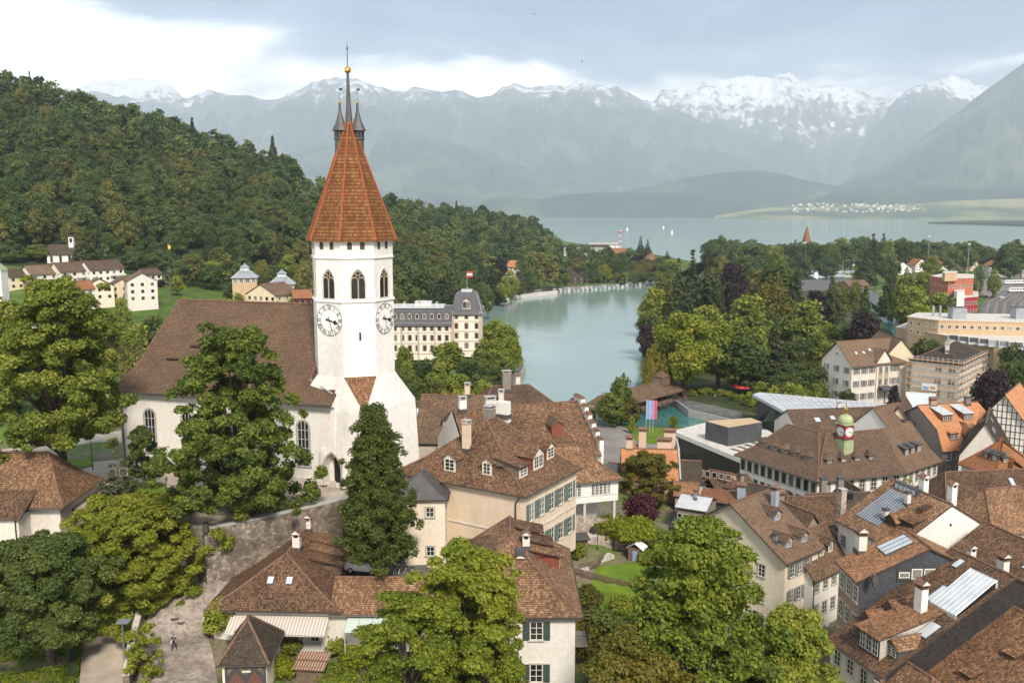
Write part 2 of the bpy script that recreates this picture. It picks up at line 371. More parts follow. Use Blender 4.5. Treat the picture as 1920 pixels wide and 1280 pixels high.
mountain('wooded_terrace', [(1380, 398), (1480, 388), (1560, 362), (1640, 354), (1760, 352), (1850, 354), (1920, 352), (2050, 350), (2400, 356)], 8800, 900, 1500, M['mt_dark'], seed=81, jag=0.12, power=0.6, wob=0.2)
mountain('shore_fields', [(1340, 404), (1420, 392), (1500, 384), (1600, 384), (1700, 383), (1800, 376), (1920, 372), (2050, 368), (2400, 372)], 8200, 1500, 900, M['fields'], seed=91, jag=0.05, power=0.8, wob=0.1)
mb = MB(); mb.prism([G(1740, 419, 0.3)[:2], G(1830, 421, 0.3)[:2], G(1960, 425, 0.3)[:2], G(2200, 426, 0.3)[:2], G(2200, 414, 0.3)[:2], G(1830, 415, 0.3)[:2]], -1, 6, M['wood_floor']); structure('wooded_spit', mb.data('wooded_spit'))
mb = MB(); mb.prism([(-30000, 9000), (1500, 8700), (3000, 8000), (5500, 6900), (32000, 6500), (32000, 32900), (-32000, 32900)], -1, 1.2, M['fields']); structure('far_land', mb.data('far_land'))
# NEAR LAND
def W0(l, z=0.0): return [tuple(G(a, b, z)[:2]) for a, b in l]
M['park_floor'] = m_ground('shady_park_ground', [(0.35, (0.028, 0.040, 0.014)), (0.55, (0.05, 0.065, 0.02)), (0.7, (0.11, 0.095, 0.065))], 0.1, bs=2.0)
seam = W0([(1400, 802)])[0]; far_seam = W0([(2000, 778)])[0]
lb = [(-900, -300), (2500, -300), (2500, 215), far_seam, seam] + W0([(1330, 814), (1195, 814), (1120, 792), (1060, 780), (985, 770), (938, 768), (983, 686), (975, 668), (930, 640), (880, 600), (898, 578), (905, 569), (950, 556), (1000, 549), (1045, 544), (1100, 541), (1160, 536), (1240, 529), (1310, 520), (1330, 500), (1290, 492), (1250, 484), (1180, 470), (1110, 462), (1060, 455), (1040, 445)]) + [(-100, 2300), (-2500, 2500), (-2500, -300)]
mb = MB(); mb.prism(lb, -2, 2.2, M['town_ground'], M['turf']); structure('left_bank', mb.data('left_bank'))
isl = [seam] + W0([(1390, 790), (1290, 766), (1262, 747), (1215, 735), (1205, 690), (1203, 640), (1198, 612), (1212, 580), (1225, 555), (1240, 535), (1290, 508), (1330, 484), (1400, 480), (1490, 492), (1500, 512), (1600, 562), (1640, 592), (1690, 655), (2000, 768)])
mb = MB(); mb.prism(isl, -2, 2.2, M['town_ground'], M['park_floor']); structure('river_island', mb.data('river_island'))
ml = W0([(2000, 750), (1770, 655), (1712, 612), (1652, 572), (1572, 530), (1522, 502), (1512, 488), (1600, 472), (1700, 466), (1862, 470), (1872, 500), (1884, 478), (2300, 476)]) + [(6000, 1600), (6000, 260)]
mb = MB(); mb.prism(ml, -2, 2.3, M['town_ground'], M['turf']); structure('right_bank', mb.data('right_bank'))
mb = MB(); mb.prism(W0([(1100, 790), (1130, 735), (1268, 738), (1300, 760), (1420, 795), (1420, 830), (1180, 840)]), -1, 0.02, M['river']); structure('river', mb.data('river'))
mb = MB(); mb.prism(W0([(1560, 540), (1640, 560), (1800, 660), (2010, 745), (2010, 780), (1650, 640)]), -1, 0.03, M['river']); structure('canal', mb.data('canal'))
q = W0([(925, 790), (938, 768), (983, 686), (975, 668), (958, 672), (905, 765), (880, 800)], 2.2)
mb = MB(); mb.prism(q, 2.0, 2.32, M['asphalt']); structure('quay_promenade', mb.data('quay_promenade'))
mb = MB(); mb.prism([(24, 150), (300, 60), (420, 190), (235, 222)] + W0([(1400, 812), (1195, 824), (1120, 800), (1060, 800)]), 2.0, 2.3, M['town_ground']); structure('town_street', mb.data('town_street'))
mb = MB(); mb.prism(W0([(1292, 767), (1266, 748), (1300, 752), (1390, 772), (1396, 788)], 2.2), 2.0, 2.28, M['asphalt']); structure('riverside_path', mb.data('riverside_path'))
mb = MB(); mb.prism(W0([(1600, 545), (1622, 538), (1660, 562), (1735, 612), (1760, 640), (1735, 632), (1660, 585)], 2.2), 2.1, 2.42, M['asphalt']); structure('canal_road', mb.data('canal_road'))
mb = MB(); mb.prism(W0([(1430, 535), (1560, 520), (1640, 530), (1600, 545), (1500, 545)], 2.2), 2.1, 2.44, M['asphalt']); structure('harbour_yard', mb.data('harbour_yard'))
yard = W0([(1780, 660), (1835, 600), (1850, 560), (1835, 545), (1800, 538), (1800, 522), (1960, 520), (2100, 530), (2100, 640)], 2.3)
M['ballast'] = m_ground('railway_ballast', [(0.35, (0.15, 0.13, 0.115)), (0.65, (0.24, 0.21, 0.185))], 0.1)
mb = MB(); mb.prism(yard, 2.2, 2.5, M['ballast']); structure('railway_yard', mb.data('railway_yard'))
mb = MB(); mb.prism(W0([(1175, 800), (1195, 830), (1270, 835), (1262, 806), (1225, 800)], 2.3), 2.2, 2.42, M['lawn']); structure('riverside_lawn', mb.data('riverside_lawn'))
# the valley side and the wooded hill: ground given along sight azimuths
HILL = [(-700, 420, 42, 820, 60, 20, 22, 34), (-300, 440, 40, 830, 85, 16, 18, 32), (0, 470, 36, 800, 139, 14, 15, 28), (150, 490, 35, 800, 174, 12, 15, 28), (300, 500, 31, 820, 224, 9, 14, 26),
  (450, 520, 26, 850, 274, 5, 12, 21), (545, 540, 22, 880, 298, 3, 8, 15), (580, 545, 20, 885, 340, 3, 7, 13), (640, 550, 17, 910, 352, 2, 5, 10), (700, 560, 14, 950, 372, 1, 3, 6),
  (800, 600, 4, 1100, 391, 0, 1, 1.8), (870, 640, 2.1, 1180, 395, 0, 1, 1.5), (900, 680, 2.0, 1200, 397, 0, 1, 1.4), (1000, 800, 2.0, 1250, 416, 0, 1, 1.4), (1050, 1000, 2, 1260, 455, 0, 0.5, 1), (1110, 1050, 0, 1260, 480, 0, 0, 0)]
hx = [h[0] for h in HILL]
def hill_z(px, d):
 v = [np.interp(px, hx, [h[k] for h in HILL]) for k in range(1, 8)]
 d0, z0, d1, tp, z2, z3, z4 = v
 z1 = H + (395 - tp) / F * d1 * 0.99 - 15.5
 t = np.clip((d - d0) / (d1 - d0), 0, 1); t2 = t ** 0.92
 up = z0 + (z1 - z0) * t2
 d4 = np.minimum(400.0, d0 - 20)
 low = np.where(d < 330, z2 + (z3 - z2) * np.clip((d - 200) / 130, 0, 1), np.where(d < d4, z3 + (z4 - z3) * np.clip((d - 330) / (d4 - 330), 0, 1), z4 + (z0 - z4) * np.clip((d - d4) / (d0 - d4), 0, 1)))
 z = np.where(d < d0, low, up)
 b = np.clip((d - d1) / 500, 0, 1)
 return np.where(d > d1, z1 * (0.5 + 0.5 * np.cos(b * math.pi)) - 1 * b, z)
pxs = np.linspace(-700, 1110, 260); ds = np.concatenate([np.linspace(185, 1260, 150), np.linspace(1270, 1760, 24)])
PX, DD = np.meshgrid(pxs, ds); A_ = (PX - 960) / F * 1.0
def hz(px, d): return hill_z(px, d) + (fbm(px / 40.0, d / 50.0, 4, 3) - 0.5) * np.clip((d - 450) / 200, 0, 1) * 10 * np.clip(hill_z(px, d) / 40, 0, 1)
ZZ = hz(PX, DD); ZZ = np.where(ZZ < 2.3, -1.5, ZZ); ZZ[0] = -1.5
def hill_pt(px, d):
 return Vector(((px - 960) / F * d, d, float(np.maximum(hz(np.array(float(px)), np.array(float(d))), 2.2))))
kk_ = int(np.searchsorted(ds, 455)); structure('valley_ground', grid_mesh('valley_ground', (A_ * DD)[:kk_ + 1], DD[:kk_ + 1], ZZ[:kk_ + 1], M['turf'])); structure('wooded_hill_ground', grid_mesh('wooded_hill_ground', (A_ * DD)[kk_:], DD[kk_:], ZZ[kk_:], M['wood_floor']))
# castle and church hill: survey points (px, py, z) seen, plus plain ones
CT = [G(a, b, z) for a, b, z in [(640, 1000, 22), (700, 1085, 22), (790, 1078, 22), (390, 1090, 21), (300, 1120, 20), (327, 1215, 18), (330, 1280, 17), (440, 1280, 16.5), (200, 1200, 18), (190, 1280, 17.2), (60, 1260, 17.2), (-100, 1260, 17.5), (-300, 1100, 20),
   (600, 1225, 16), (760, 1230, 15.5), (700, 1290, 15), (520, 1150, 18), (900, 1280, 13), (1050, 1290, 12), (1100, 1120, 17), (1180, 1060, 17.5), (1150, 1130, 15.5), (1120, 975, 19.5), (1200, 965, 16), (1080, 1010, 19.5), (960, 1060, 20), (1250, 1010, 11), (1300, 1200, 9), (1500, 1250, 6), (60, 950, 24), (330, 950, 26.6), (-100, 900, 26), (450, 1050, 21.5)]]
CT += [Vector(p) for p in [(-60, 128, 27.5), (-30, 130, 27.5), (-85, 120, 27), (-10, 128, 26), (2, 118, 23.5), (-40, 150, 22), (-80, 160, 18), (-120, 140, 20), (0, 150, 16), (20, 135, 14), (30, 150, 8), (50, 130, 6), (60, 100, 6.5), (45, 80, 8), (70, 60, 6), (20, 60, 11), (0, 50, 13), (-40, 55, 15), (-80, 70, 18), (40, 190, 3), (0, 190, 6), (-40, 190, 9), (-90, 200, 12), (100, 120, 4), (100, 180, 3), (130, 60, 4), (-150, 90, 22), (-150, 170, 15), (-150, 210, 12), (60, 220, 2), (20, 230, 1), (-20, 235, 2), (-60, 235, 7), (-110, 240, 11), (130, 220, 2)]]
cx = np.array([c.x for c in CT]); cy = np.array([c.y for c in CT]); cz = np.array([c.z for c in CT])
def ground(x, y):
 x = np.asarray(x, float); y = np.asarray(y, float)
 d2 = (x[..., None] - cx) ** 2 + (y[..., None] - cy) ** 2 + 2.0
 w = 1 / d2 ** 2.0
 return (w * cz).sum(-1) / w.sum(-1)
def gz(x, y): return float(ground(np.array(x), np.array(y)))
gx, gy = np.meshgrid(np.linspace(-150, 130, 190), np.linspace(30, 240, 150))
gzz = ground(gx, gy) + (fbm(gx / 6, gy / 6, 3, 9) - 0.5) * 0.3
edge = np.minimum(1, np.minimum(np.minimum(gx + 150, 130 - gx) / 15, np.minimum(240 - gy, gy - 30 + 15) / 15)); gzz = gzz * edge + (1 - edge) * 1.0
m, t, b = nt('hill_garden'); p = pos_co(t); n1 = noise(t, p, 0.18, 6, 0.62); n2 = noise(t, p, 2.2, 4)
t.links.new(mixc(t, ramp(t, n1, [(0.46, (0, 0, 0)), (0.56, (1, 1, 1))]), ramp(t, n2, [(0.3, (0.05, 0.085, 0.012)), (0.7, (0.12, 0.16, 0.025))]), ramp(t, n2, [(0.3, (0.10, 0.085, 0.05)), (0.7, (0.20, 0.165, 0.11))])), b.inputs['Base Color'])
b.inputs['Roughness'].default_value = 0.95; bump(t, b, n2, 0.5, 0.2); M['hill'] = m
structure('church_hill', grid_mesh('church_hill', gx, gy, gzz, M['hill']))
def GG(px, py, z=18.0):
 for i in range(30):
  p = G(px, py, z); z = 0.6 * z + 0.4 * gz(p.x, p.y)
 return Vector((p.x, p.y, gz(p.x, p.y)))
def strip(name, left, right, mat, lift=0.07, n=16, m=6):
 def res(l):
  P = [GG(a, b_) for a, b_ in l]; d = [0]
  for i in range(1, len(P)): d.append(d[-1] + (P[i] - P[i - 1]).length)
  t_ = np.linspace(0, d[-1], n); return np.interp(t_, d, [p.x for p in P]), np.interp(t_, d, [p.y for p in P])
 (lx, ly), (rx, ry) = res(left), res(right); k = np.linspace(0, 1, m)[None, :]
 X = lx[:, None] * (1 - k) + rx[:, None] * k; Y = ly[:, None] * (1 - k) + ry[:, None] * k
 structure(name, grid_mesh(name, X, Y, ground(X, Y) + lift + 0.12, mat))
m, t, b = nt('cobbles'); p = pos_co(t); v = node(t, 'ShaderNodeTexVoronoi', {'Scale': 3.2}); t.links.new(p, v.inputs['Vector'])
g = node(t, 'ShaderNodeSeparateColor'); t.links.new(v.outputs['Color'], g.inputs[0])
c1 = ramp(t, g.outputs[0], [(0, (0.23, 0.19, 0.16)), (0.5, (0.31, 0.26, 0.22)), (1, (0.39, 0.33, 0.28))])
c2 = ramp(t, noise(t, p, 0.35, 5, 0.6), [(0.35, (0.62, 0.60, 0.57)), (0.62, (1, 1, 1))])
t.links.new(mixc(t, 1, c1, c2, 'MULTIPLY'), b.inputs['Base Color']); b.inputs['Roughness'].default_value = 0.9; bump(t, b, v.outputs['Distance'], 0.4, 0.05); M['cobbles'] = m
strip('cobbled_lane', [(255, 1300), (264, 1220), (276, 1160), (300, 1112), (352, 1092), (378, 1080)], [(412, 1300), (402, 1240), (385, 1180), (384, 1146), (425, 1104), (440, 1082)], M['cobbles'])
strip('gravel_path', [(148, 1300), (152, 1240), (158, 1200)], [(232, 1300), (236, 1240), (240, 1185)], M['gravel'], m=4)
strip('parking_court', [(640, 1095), (655, 1062), (665, 1040)], [(812, 1092), (800, 1064), (790, 1044)], M['asphalt'], 0.12, m=5)
strip('garden_lawn', [(1080, 1150), (1090, 1112), (1120, 1065)], [(1180, 1165), (1215, 1105), (1222, 1060)], M['lawn'], 0.1, m=5)
# BUILDING KIT
M['white'] = m_plaster('white_limewash', (0.76, 0.73, 0.68), 0.22)
M['tower_white'] = m_plaster('tower_limewash', (0.80, 0.765, 0.72), 0.38, 0.22)
M['cream'] = m_plaster('cream_plaster', (0.74, 0.65, 0.52), 0.25)
M['beige'] = m_plaster('beige_plaster', (0.68, 0.55, 0.41), 0.25)
M['offwhite'] = m_plaster('offwhite_plaster', (0.68, 0.63, 0.56), 0.25)
M['taupe'] = m_plaster('taupe_plaster', (0.30, 0.25, 0.20), 0.3)
M['greybrown'] = m_plaster('greybrown_plaster', (0.24, 0.21, 0.18), 0.3)
M['pinkish'] = m_plaster('pink_brown_plaster', (0.42, 0.27, 0.19), 0.25)
M['yellow'] = m_plaster('yellow_plaster', (0.68, 0.58, 0.40), 0.25)
M['tan'] = m_plaster('tan_brick', (0.52, 0.37, 0.23), 0.2)
M['palered'] = m_plaster('orange_red_brick', (0.42, 0.14, 0.085), 0.2)
M['crimson'] = m_plain('crimson_panels', (0.30, 0.02, 0.025), 0.4)
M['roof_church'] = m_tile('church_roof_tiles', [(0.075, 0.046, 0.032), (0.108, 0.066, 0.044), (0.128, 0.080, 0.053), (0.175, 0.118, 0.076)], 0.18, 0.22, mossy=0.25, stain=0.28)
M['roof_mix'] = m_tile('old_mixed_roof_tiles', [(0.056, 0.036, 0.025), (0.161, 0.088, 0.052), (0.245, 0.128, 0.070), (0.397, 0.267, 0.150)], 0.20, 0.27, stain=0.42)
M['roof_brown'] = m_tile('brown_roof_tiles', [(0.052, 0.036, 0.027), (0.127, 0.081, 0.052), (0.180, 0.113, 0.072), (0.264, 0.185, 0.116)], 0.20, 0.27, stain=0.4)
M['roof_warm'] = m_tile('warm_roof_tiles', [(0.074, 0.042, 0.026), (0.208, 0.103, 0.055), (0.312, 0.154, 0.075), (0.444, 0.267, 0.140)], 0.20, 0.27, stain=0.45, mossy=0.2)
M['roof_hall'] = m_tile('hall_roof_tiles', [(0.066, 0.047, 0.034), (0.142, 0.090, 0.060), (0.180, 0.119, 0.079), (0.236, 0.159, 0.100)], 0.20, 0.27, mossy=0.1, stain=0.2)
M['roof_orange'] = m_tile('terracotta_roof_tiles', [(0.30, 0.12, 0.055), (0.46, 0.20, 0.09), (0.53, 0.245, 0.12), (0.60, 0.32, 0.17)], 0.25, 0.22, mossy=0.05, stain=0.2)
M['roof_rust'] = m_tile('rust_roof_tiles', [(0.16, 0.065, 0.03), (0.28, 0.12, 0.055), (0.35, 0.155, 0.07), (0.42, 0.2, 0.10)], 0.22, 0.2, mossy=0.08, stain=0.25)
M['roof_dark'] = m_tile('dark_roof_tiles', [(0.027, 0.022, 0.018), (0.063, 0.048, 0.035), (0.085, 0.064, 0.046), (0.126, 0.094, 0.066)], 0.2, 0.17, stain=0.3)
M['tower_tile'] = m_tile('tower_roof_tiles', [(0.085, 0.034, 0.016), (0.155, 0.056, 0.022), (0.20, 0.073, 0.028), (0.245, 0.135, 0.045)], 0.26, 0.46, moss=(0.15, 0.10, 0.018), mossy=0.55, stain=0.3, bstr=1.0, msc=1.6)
M['tile_ridge'] = m_plain('ridge_tiles', (0.16, 0.085, 0.055), 0.85, var=0.45, scale=3)
M['tower_ridge'] = m_plain('tower_ridge_tiles', (0.27, 0.075, 0.026), 0.85, var=0.25, scale=3)
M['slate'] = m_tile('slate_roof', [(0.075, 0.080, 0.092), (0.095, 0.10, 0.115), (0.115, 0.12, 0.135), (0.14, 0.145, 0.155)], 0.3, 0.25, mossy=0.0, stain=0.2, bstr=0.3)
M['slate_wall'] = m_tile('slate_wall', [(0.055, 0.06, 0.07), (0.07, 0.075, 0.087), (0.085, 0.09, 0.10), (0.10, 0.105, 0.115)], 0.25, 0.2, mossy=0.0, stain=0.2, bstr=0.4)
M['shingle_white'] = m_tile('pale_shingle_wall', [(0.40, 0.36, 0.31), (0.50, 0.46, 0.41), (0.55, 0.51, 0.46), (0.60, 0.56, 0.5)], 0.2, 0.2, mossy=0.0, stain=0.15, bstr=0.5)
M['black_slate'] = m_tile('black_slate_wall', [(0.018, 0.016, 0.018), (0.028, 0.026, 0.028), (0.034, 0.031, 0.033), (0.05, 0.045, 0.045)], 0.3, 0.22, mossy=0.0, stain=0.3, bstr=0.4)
M['zinc'] = m_plain('zinc_sheet', (0.30, 0.32, 0.34), 0.45, 0.3, 0.15, 0.6)
M['lead'] = m_plain('lead_sheet', (0.085, 0.08, 0.078), 0.55, 0.2, 0.2, 1.0)
M['palemetal'] = m_plain('pale_metal_sheet', (0.56, 0.56, 0.55), 0.4, 0.2, 0.12, 0.6)
M['copper_green'] = m_plain('verdigris_copper', (0.34, 0.39, 0.22), 0.6, 0.1, 0.2, 1.5)
M['black'] = m_plain('black_iron', (0.02, 0.02, 0.021), 0.45, 0.3)
M['gold'] = m_plain('gilding', (0.72, 0.42, 0.07), 0.3, 0.9, 0.1)
M['stone'] = m_plain('grey_sandstone', (0.36, 0.35, 0.32), 0.85, 0, 0.2, 1.2, 0.3)
M['sandstone'] = m_plain('ochre_sandstone', (0.40, 0.31, 0.21), 0.85, 0, 0.2, 1.2, 0.3)
M['palestone'] = m_plain('pale_stone', (0.52, 0.48, 0.42), 0.85, 0, 0.2, 1.0, 0.3)
M['gutter'] = m_plain('gutter_metal', (0.10, 0.085, 0.075), 0.5, 0.4)
M['frame_white'] = m_plain('white_window_paint', (0.72, 0.70, 0.66), 0.5, var=0.05)
M['frame_brown'] = m_plain('brown_window_paint', (0.11, 0.045, 0.03), 0.5, var=0.1)
M['frame_dark'] = m_plain('dark_window_paint', (0.05, 0.05, 0.05), 0.5, var=0.1)
M['shut_green'] = m_plain('grey_green_shutter_paint', (0.115, 0.155, 0.125), 0.6, var=0.15)
M['shut_dark'] = m_plain('dark_green_shutter_paint', (0.05, 0.075, 0.06), 0.6, var=0.15)
M['shut_grey'] = m_plain('grey_shutter_paint', (0.20, 0.185, 0.16), 0.6, var=0.12)
M['wood'] = m_plain('weathered_wood', (0.14, 0.095, 0.065), 0.8, 0, 0.3, 2.5, 0.3)
M['wood_red'] = m_plain('red_brown_boards', (0.20, 0.055, 0.03), 0.7, 0, 0.2, 2.5, 0.2)
M['wood_dark'] = m_plain('dark_timber', (0.05, 0.032, 0.022), 0.8, 0, 0.3, 2.5, 0.2)
m, t, b = nt('window_glass'); oi = node(t, 'ShaderNodeObjectInfo').outputs['Random']; c = obj_co(t)
cur = ramp(t, mth(t, 'ADD', mth(t, 'MULTIPLY', oi, 0.8), mth(t, 'MULTIPLY', noise(t, c, 0.9, 2), 0.3)), [(0.45, (0.018, 0.019, 0.021)), (0.75, (0.05, 0.048, 0.045)), (0.95, (0.22, 0.21, 0.19))])
t.links.new(cur, b.inputs['Base Color']); b.inputs['Roughness'].default_value = 0.08; b.inputs['IOR'].default_value = 1.5; M['glass'] = m
m, t, b = nt('roof_glass'); c = obj_co(t)
t.links.new(ramp(t, noise(t, c, 0.8, 3), [(0.3, (0.42, 0.46, 0.48)), (0.7, (0.56, 0.59, 0.6))]), b.inputs['Base Color']); b.inputs['Roughness'].default_value = 0.06; M['skyglass'] = m
def m_rubble(name, cols, sc=1.6):
 m, t, b = nt(name); c = obj_co(t)
 v = node(t, 'ShaderNodeTexVoronoi', {'Scale': sc}); t.links.new(c, v.inputs['Vector'])
 v2 = node(t, 'ShaderNodeTexVoronoi', {'Scale': sc}, feature='DISTANCE_TO_EDGE'); t.links.new(c, v2.inputs['Vector'])
 g = node(t, 'ShaderNodeSeparateColor'); t.links.new(v.outputs['Color'], g.inputs[0])
 base = ramp(t, g.outputs[0], [(i / (len(cols) - 1), cols[i]) for i in range(len(cols))])
 st = ramp(t, noise(t, c, 0.25, 6, 0.65), [(0.35, (0.45, 0.42, 0.38)), (0.6, (1, 1, 1))])
 base = mixc(t, 1.0, base, st, 'MULTIPLY')
 j = ramp(t, v2.outputs['Distance'], [(0.0, (1, 1, 1)), (0.09, (0, 0, 0))])
 t.links.new(mixc(t, mth(t, 'MULTIPLY', j, 0.7), base, tuple(x * 0.45 for x in cols[0])), b.inputs['Base Color'])
 b.inputs['Roughness'].default_value = 0.95; bump(t, b, v2.outputs['Distance'], 0.7, 0.15); return m
M['rubble'] = m_rubble('rubble_wall', [(0.16, 0.13, 0.105), (0.25, 0.205, 0.165), (0.36, 0.31, 0.25)], 2.1)
M['rubble_pale'] = m_rubble('pale_rubble_wall', [(0.33, 0.25, 0.19), (0.5, 0.42, 0.35), (0.6, 0.54, 0.47)], 3.2)
# windows
_wc = {}
def win_data(w, h, frame='frame_white', surround='stone', bars=(1, 2), sw=0.13, arch=0.0, merged=False, sill=True, glass='glass'):
 key = (round(w, 2), round(h, 2), frame, surround, bars, sw, arch, merged, sill, glass)
 if key in _wc: return _wc[key]
 f = MB(); g = MB() if not merged else f
 fm = M[frame]; x, z = w / 2, h / 2
 def arc(wd, top, n=8):
  if arch <= 0: return [(-wd, -z), (-wd, top), (wd, top), (wd, -z)]
  r = wd * arch
  return [(-wd, -z)] + [(-wd * math.cos(math.pi * k / n), top - r + r * math.sin(math.pi * k / n)) for k in range(n + 1)] + [(wd, -z)]
 gl = arc(x, z)
 g.face([(a, -0.015, c_) for a, c_ in gl][::-1] if False else [(a, -0.015, c_) for a, c_ in gl], M[glass])
 if surround:
  so = arc(x + sw, z + sw); si = arc(x, z); sm = M[surround]; y1 = -0.09
  for i in range(len(si) - 1):
   f.face([(so[i][0], y1, so[i][1]), (so[i + 1][0], y1, so[i + 1][1]), (si[i + 1][0], y1, si[i + 1][1]), (si[i][0], y1, si[i][1])], sm)
   f.face([(si[i][0], y1, si[i][1]), (si[i + 1][0], y1, si[i + 1][1]), (si[i + 1][0], 0, si[i + 1][1]), (si[i][0], 0, si[i][1])], sm)
   f.face([(so[i + 1][0], y1, so[i + 1][1]), (so[i][0], y1, so[i][1]), (so[i][0], 0, so[i][1]), (so[i + 1][0], 0, so[i + 1][1])], sm)
  if sill: f.box(-x - sw - 0.05, x + sw + 0.05, -0.16, 0, -z - 0.12, -z, sm)
 fr = 0.06
 f.box(-x, -x + fr, -0.05, -0.02, -z, z - (x * arch if arch else 0), fm); f.box(x - fr, x, -0.05, -0.02, -z, z - (x * arch if arch else 0), fm)
 f.box(-x, x, -0.048, -0.018, -z, -z + fr, fm)
 if not arch: f.box(-x, x, -0.048, -0.018, z - fr, z, fm)
 nv, nh = bars; bw = max(0.022, min(0.05, w * 0.03))
 for i in range(1, nv + 1):
  xx = -x + w * i / (nv + 1); ztop = z if not arch else z - x * arch + x * arch * math.sqrt(max(0, 1 - (xx / x) ** 2))
  f.box(xx - bw, xx + bw, -0.046, -0.02, -z, ztop, fm)
 for i in range(1, nh + 1):
  zz = -z + h * i / (nh + 1)
  f.box(-x, x, -0.044, -0.022, zz - bw * 0.7, zz + bw * 0.7, fm)
 r = (f.data('window'), None if merged else g.data('pane'))
 _wc[key] = r; return r
_sc = {}
def shutter_data(w, h, mat):
 k = (round(w, 2), round(h, 2), mat)
 if k not in _sc:
  f = MB(); m_ = M[mat]; f.box(-w / 2, w / 2, -0.10, -0.055, -h / 2, h / 2, m_)
  n = max(3, int(h / 0.3))
  for i in range(n): f.box(-w / 2 + 0.06, w / 2 - 0.06, -0.125, -0.10, -h / 2 + 0.05 + i * (h - 0.1) / n, -h / 2 + 0.03 + (i + 0.72) * (h - 0.1) / n, m_)
  _sc[k] = f.data('shutter')
 return _sc[k]
class House: pass
def house(name, label, cat, B, yaw, U, V, z0, ze, zr, axis='u', hips=(0, 0), over=0.6, gover=0.35, flare=0.0, wall='white', roof='roof_mix', group=None, thick=0.2, ridge='tile_ridge', walls=None, gutter=True, asym=0.5, mansard=None):
 """a block with a ridged roof. side 0 faces local -y, 1 +x, 2 +y, 3 -x. hips: inset of each ridge end (0 = gable, (inset, from) = half hip)"""
 h = House(); h.U, h.V, h.z0, h.ze, h.zr = U, V, z0, ze - z0, zr - z0
 h.root = thing(name, label, cat, (B[0], B[1], z0), yaw, group); h.over = over
 L, Wd = (U, V) if axis == 'u' else (V, U)
 h.L, h.Wd = L, Wd; h.asym = asym
 h.RM = Matrix.Identity(4) if axis == 'u' else Matrix.Translation((U, 0, 0)) @ Matrix.Rotation(R(90), 4, 'Z')
 E, T = h.ze, h.zr; half = Wd * asym; half2 = Wd - half; k = (T - E) / half
 if flare: prof = [(-over, E - over * k * 0.55), (half * 0.30, E + (T - E) * (0.30 - 0.12 * flare)), (half, T)]
 elif mansard: prof = [(-over, E - over * mansard[1] / mansard[0]), (mansard[0], E + mansard[1]), (half, T)]
 else: prof = [(-over, E - over * k), (half, T)]
 h.prof = prof
 def zs(s): return float(np.interp(s, [p[0] for p in prof], [p[1] for p in prof]))
 h.zs = zs
 he = []
 for e_ in hips: he.append(e_ if isinstance(e_, tuple) else (e_, 0.0))
 h.hips = he
 def endx(frac, e_):
  hh, f0 = he[e_]
  if hh <= 0: return -gover
  if f0 > 0: return -gover + (hh + gover) * max(0, (frac - f0) / (1 - f0))
  return -over + (hh + over) * frac
 rm, rr = M[roof], M[ridge]
 mb = MB(); mb.M = h.RM
 fr_list = []
 for s, z in prof: fr_list.append(((s + over) / (half + over), z))
 for hh, f0 in he:
  if f0 > 0: fr_list.append((f0, None))
 fr_list = sorted(set((round(a, 5)) for a, _ in fr_list))
 def ring(fr, dz):
  s = -over + fr * (half + over); z = zs(s) + dz; s2 = -over + fr * (half2 + over)
  x0 = endx(fr, 0); x1 = L - endx(fr, 1)
  return [Vector((x0, s, z)), Vector((x1, s, z)), Vector((x1, Wd - s2, z)), Vector((x0, Wd - s2, z))]
 top = [ring(f_, 0) for f_ in fr_list]; bot = [ring(f_, -thick) for f_ in fr_list]
 gm = M['wood_dark']
 for i in range(len(top) - 1):
  a, b_ = top[i], top[i + 1]; c_, d_ = bot[i], bot[i + 1]
  mb.face([a[0], a[1], b_[1], b_[0]], rm); mb.face([a[2], a[3], b_[3], b_[2]], rm)
  mb.face([c_[1], c_[0], d_[0], d_[1]], gm); mb.face([c_[3], c_[2], d_[2], d_[3]], gm)
  for e_, (p, q) in enumerate(((3, 0), (1, 2))):
   hip = abs(a[q].x - b_[q].x) > 1e-4
   if hip:
    if (b_[p] - b_[q]).length > 1e-4: mb.face([a[p], a[q], b_[q], b_[p]], rm)
    else: mb.face([a[p], a[q], b_[q]], rm)
   else:
    mb.face([a[q], b_[q], d_[q], c_[q]], gm); mb.face([b_[p], a[p], c_[p], d_[p]], gm)
 a, c_ = top[0], bot[0]
 for i in range(4):
  if i in (0, 2) or he[0 if i == 3 else 1] != (0, 0.0) and he[0 if i == 3 else 1][1] == 0: mb.face([a[i], c_[i], c_[(i + 1) % 4], a[(i + 1) % 4]], gm)
 ra, rb = top[-1][0] + Vector((0, 0, 0.03)), top[-1][1] + Vector((0, 0, 0.03))
 if (ra - rb).length > 0.3: mb.tube([ra, rb], 0.14, rr, 6)
 for e_, idx in enumerate(((0, 3), (1, 2))):
  hh, f0 = he[e_]
  if hh > 0:
   for q in idx:
    pts = [top[i][q] + Vector((0, 0, 0.02)) for i in range(len(top)) if fr_list[i] >= f0 - 1e-6]
    mb.tube(pts, 0.13, rr, 6)
 if gutter:
  gp = [v - Vector((0, 0, 0.12)) for v in top[0]]
  mb.tube([gp[0] + Vector((0, -0.06, 0)), gp[1] + Vector((0, -0.06, 0))], 0.075, M['gutter'], 5)
  mb.tube([gp[3] + Vector((0, 0.06, 0)), gp[2] + Vector((0, 0.06, 0))], 0.075, M['gutter'], 5)
  if he[0][0] > 0 and he[0][1] == 0: mb.tube([gp[0], gp[3]], 0.075, M['gutter'], 5)
  if he[1][0] > 0 and he[1][1] == 0: mb.tube([gp[1], gp[2]], 0.075, M['gutter'], 5)
 h.roof = mb.build('roof', h.root)
 wb = MB(); wb.M = h.RM; ws = walls or {}
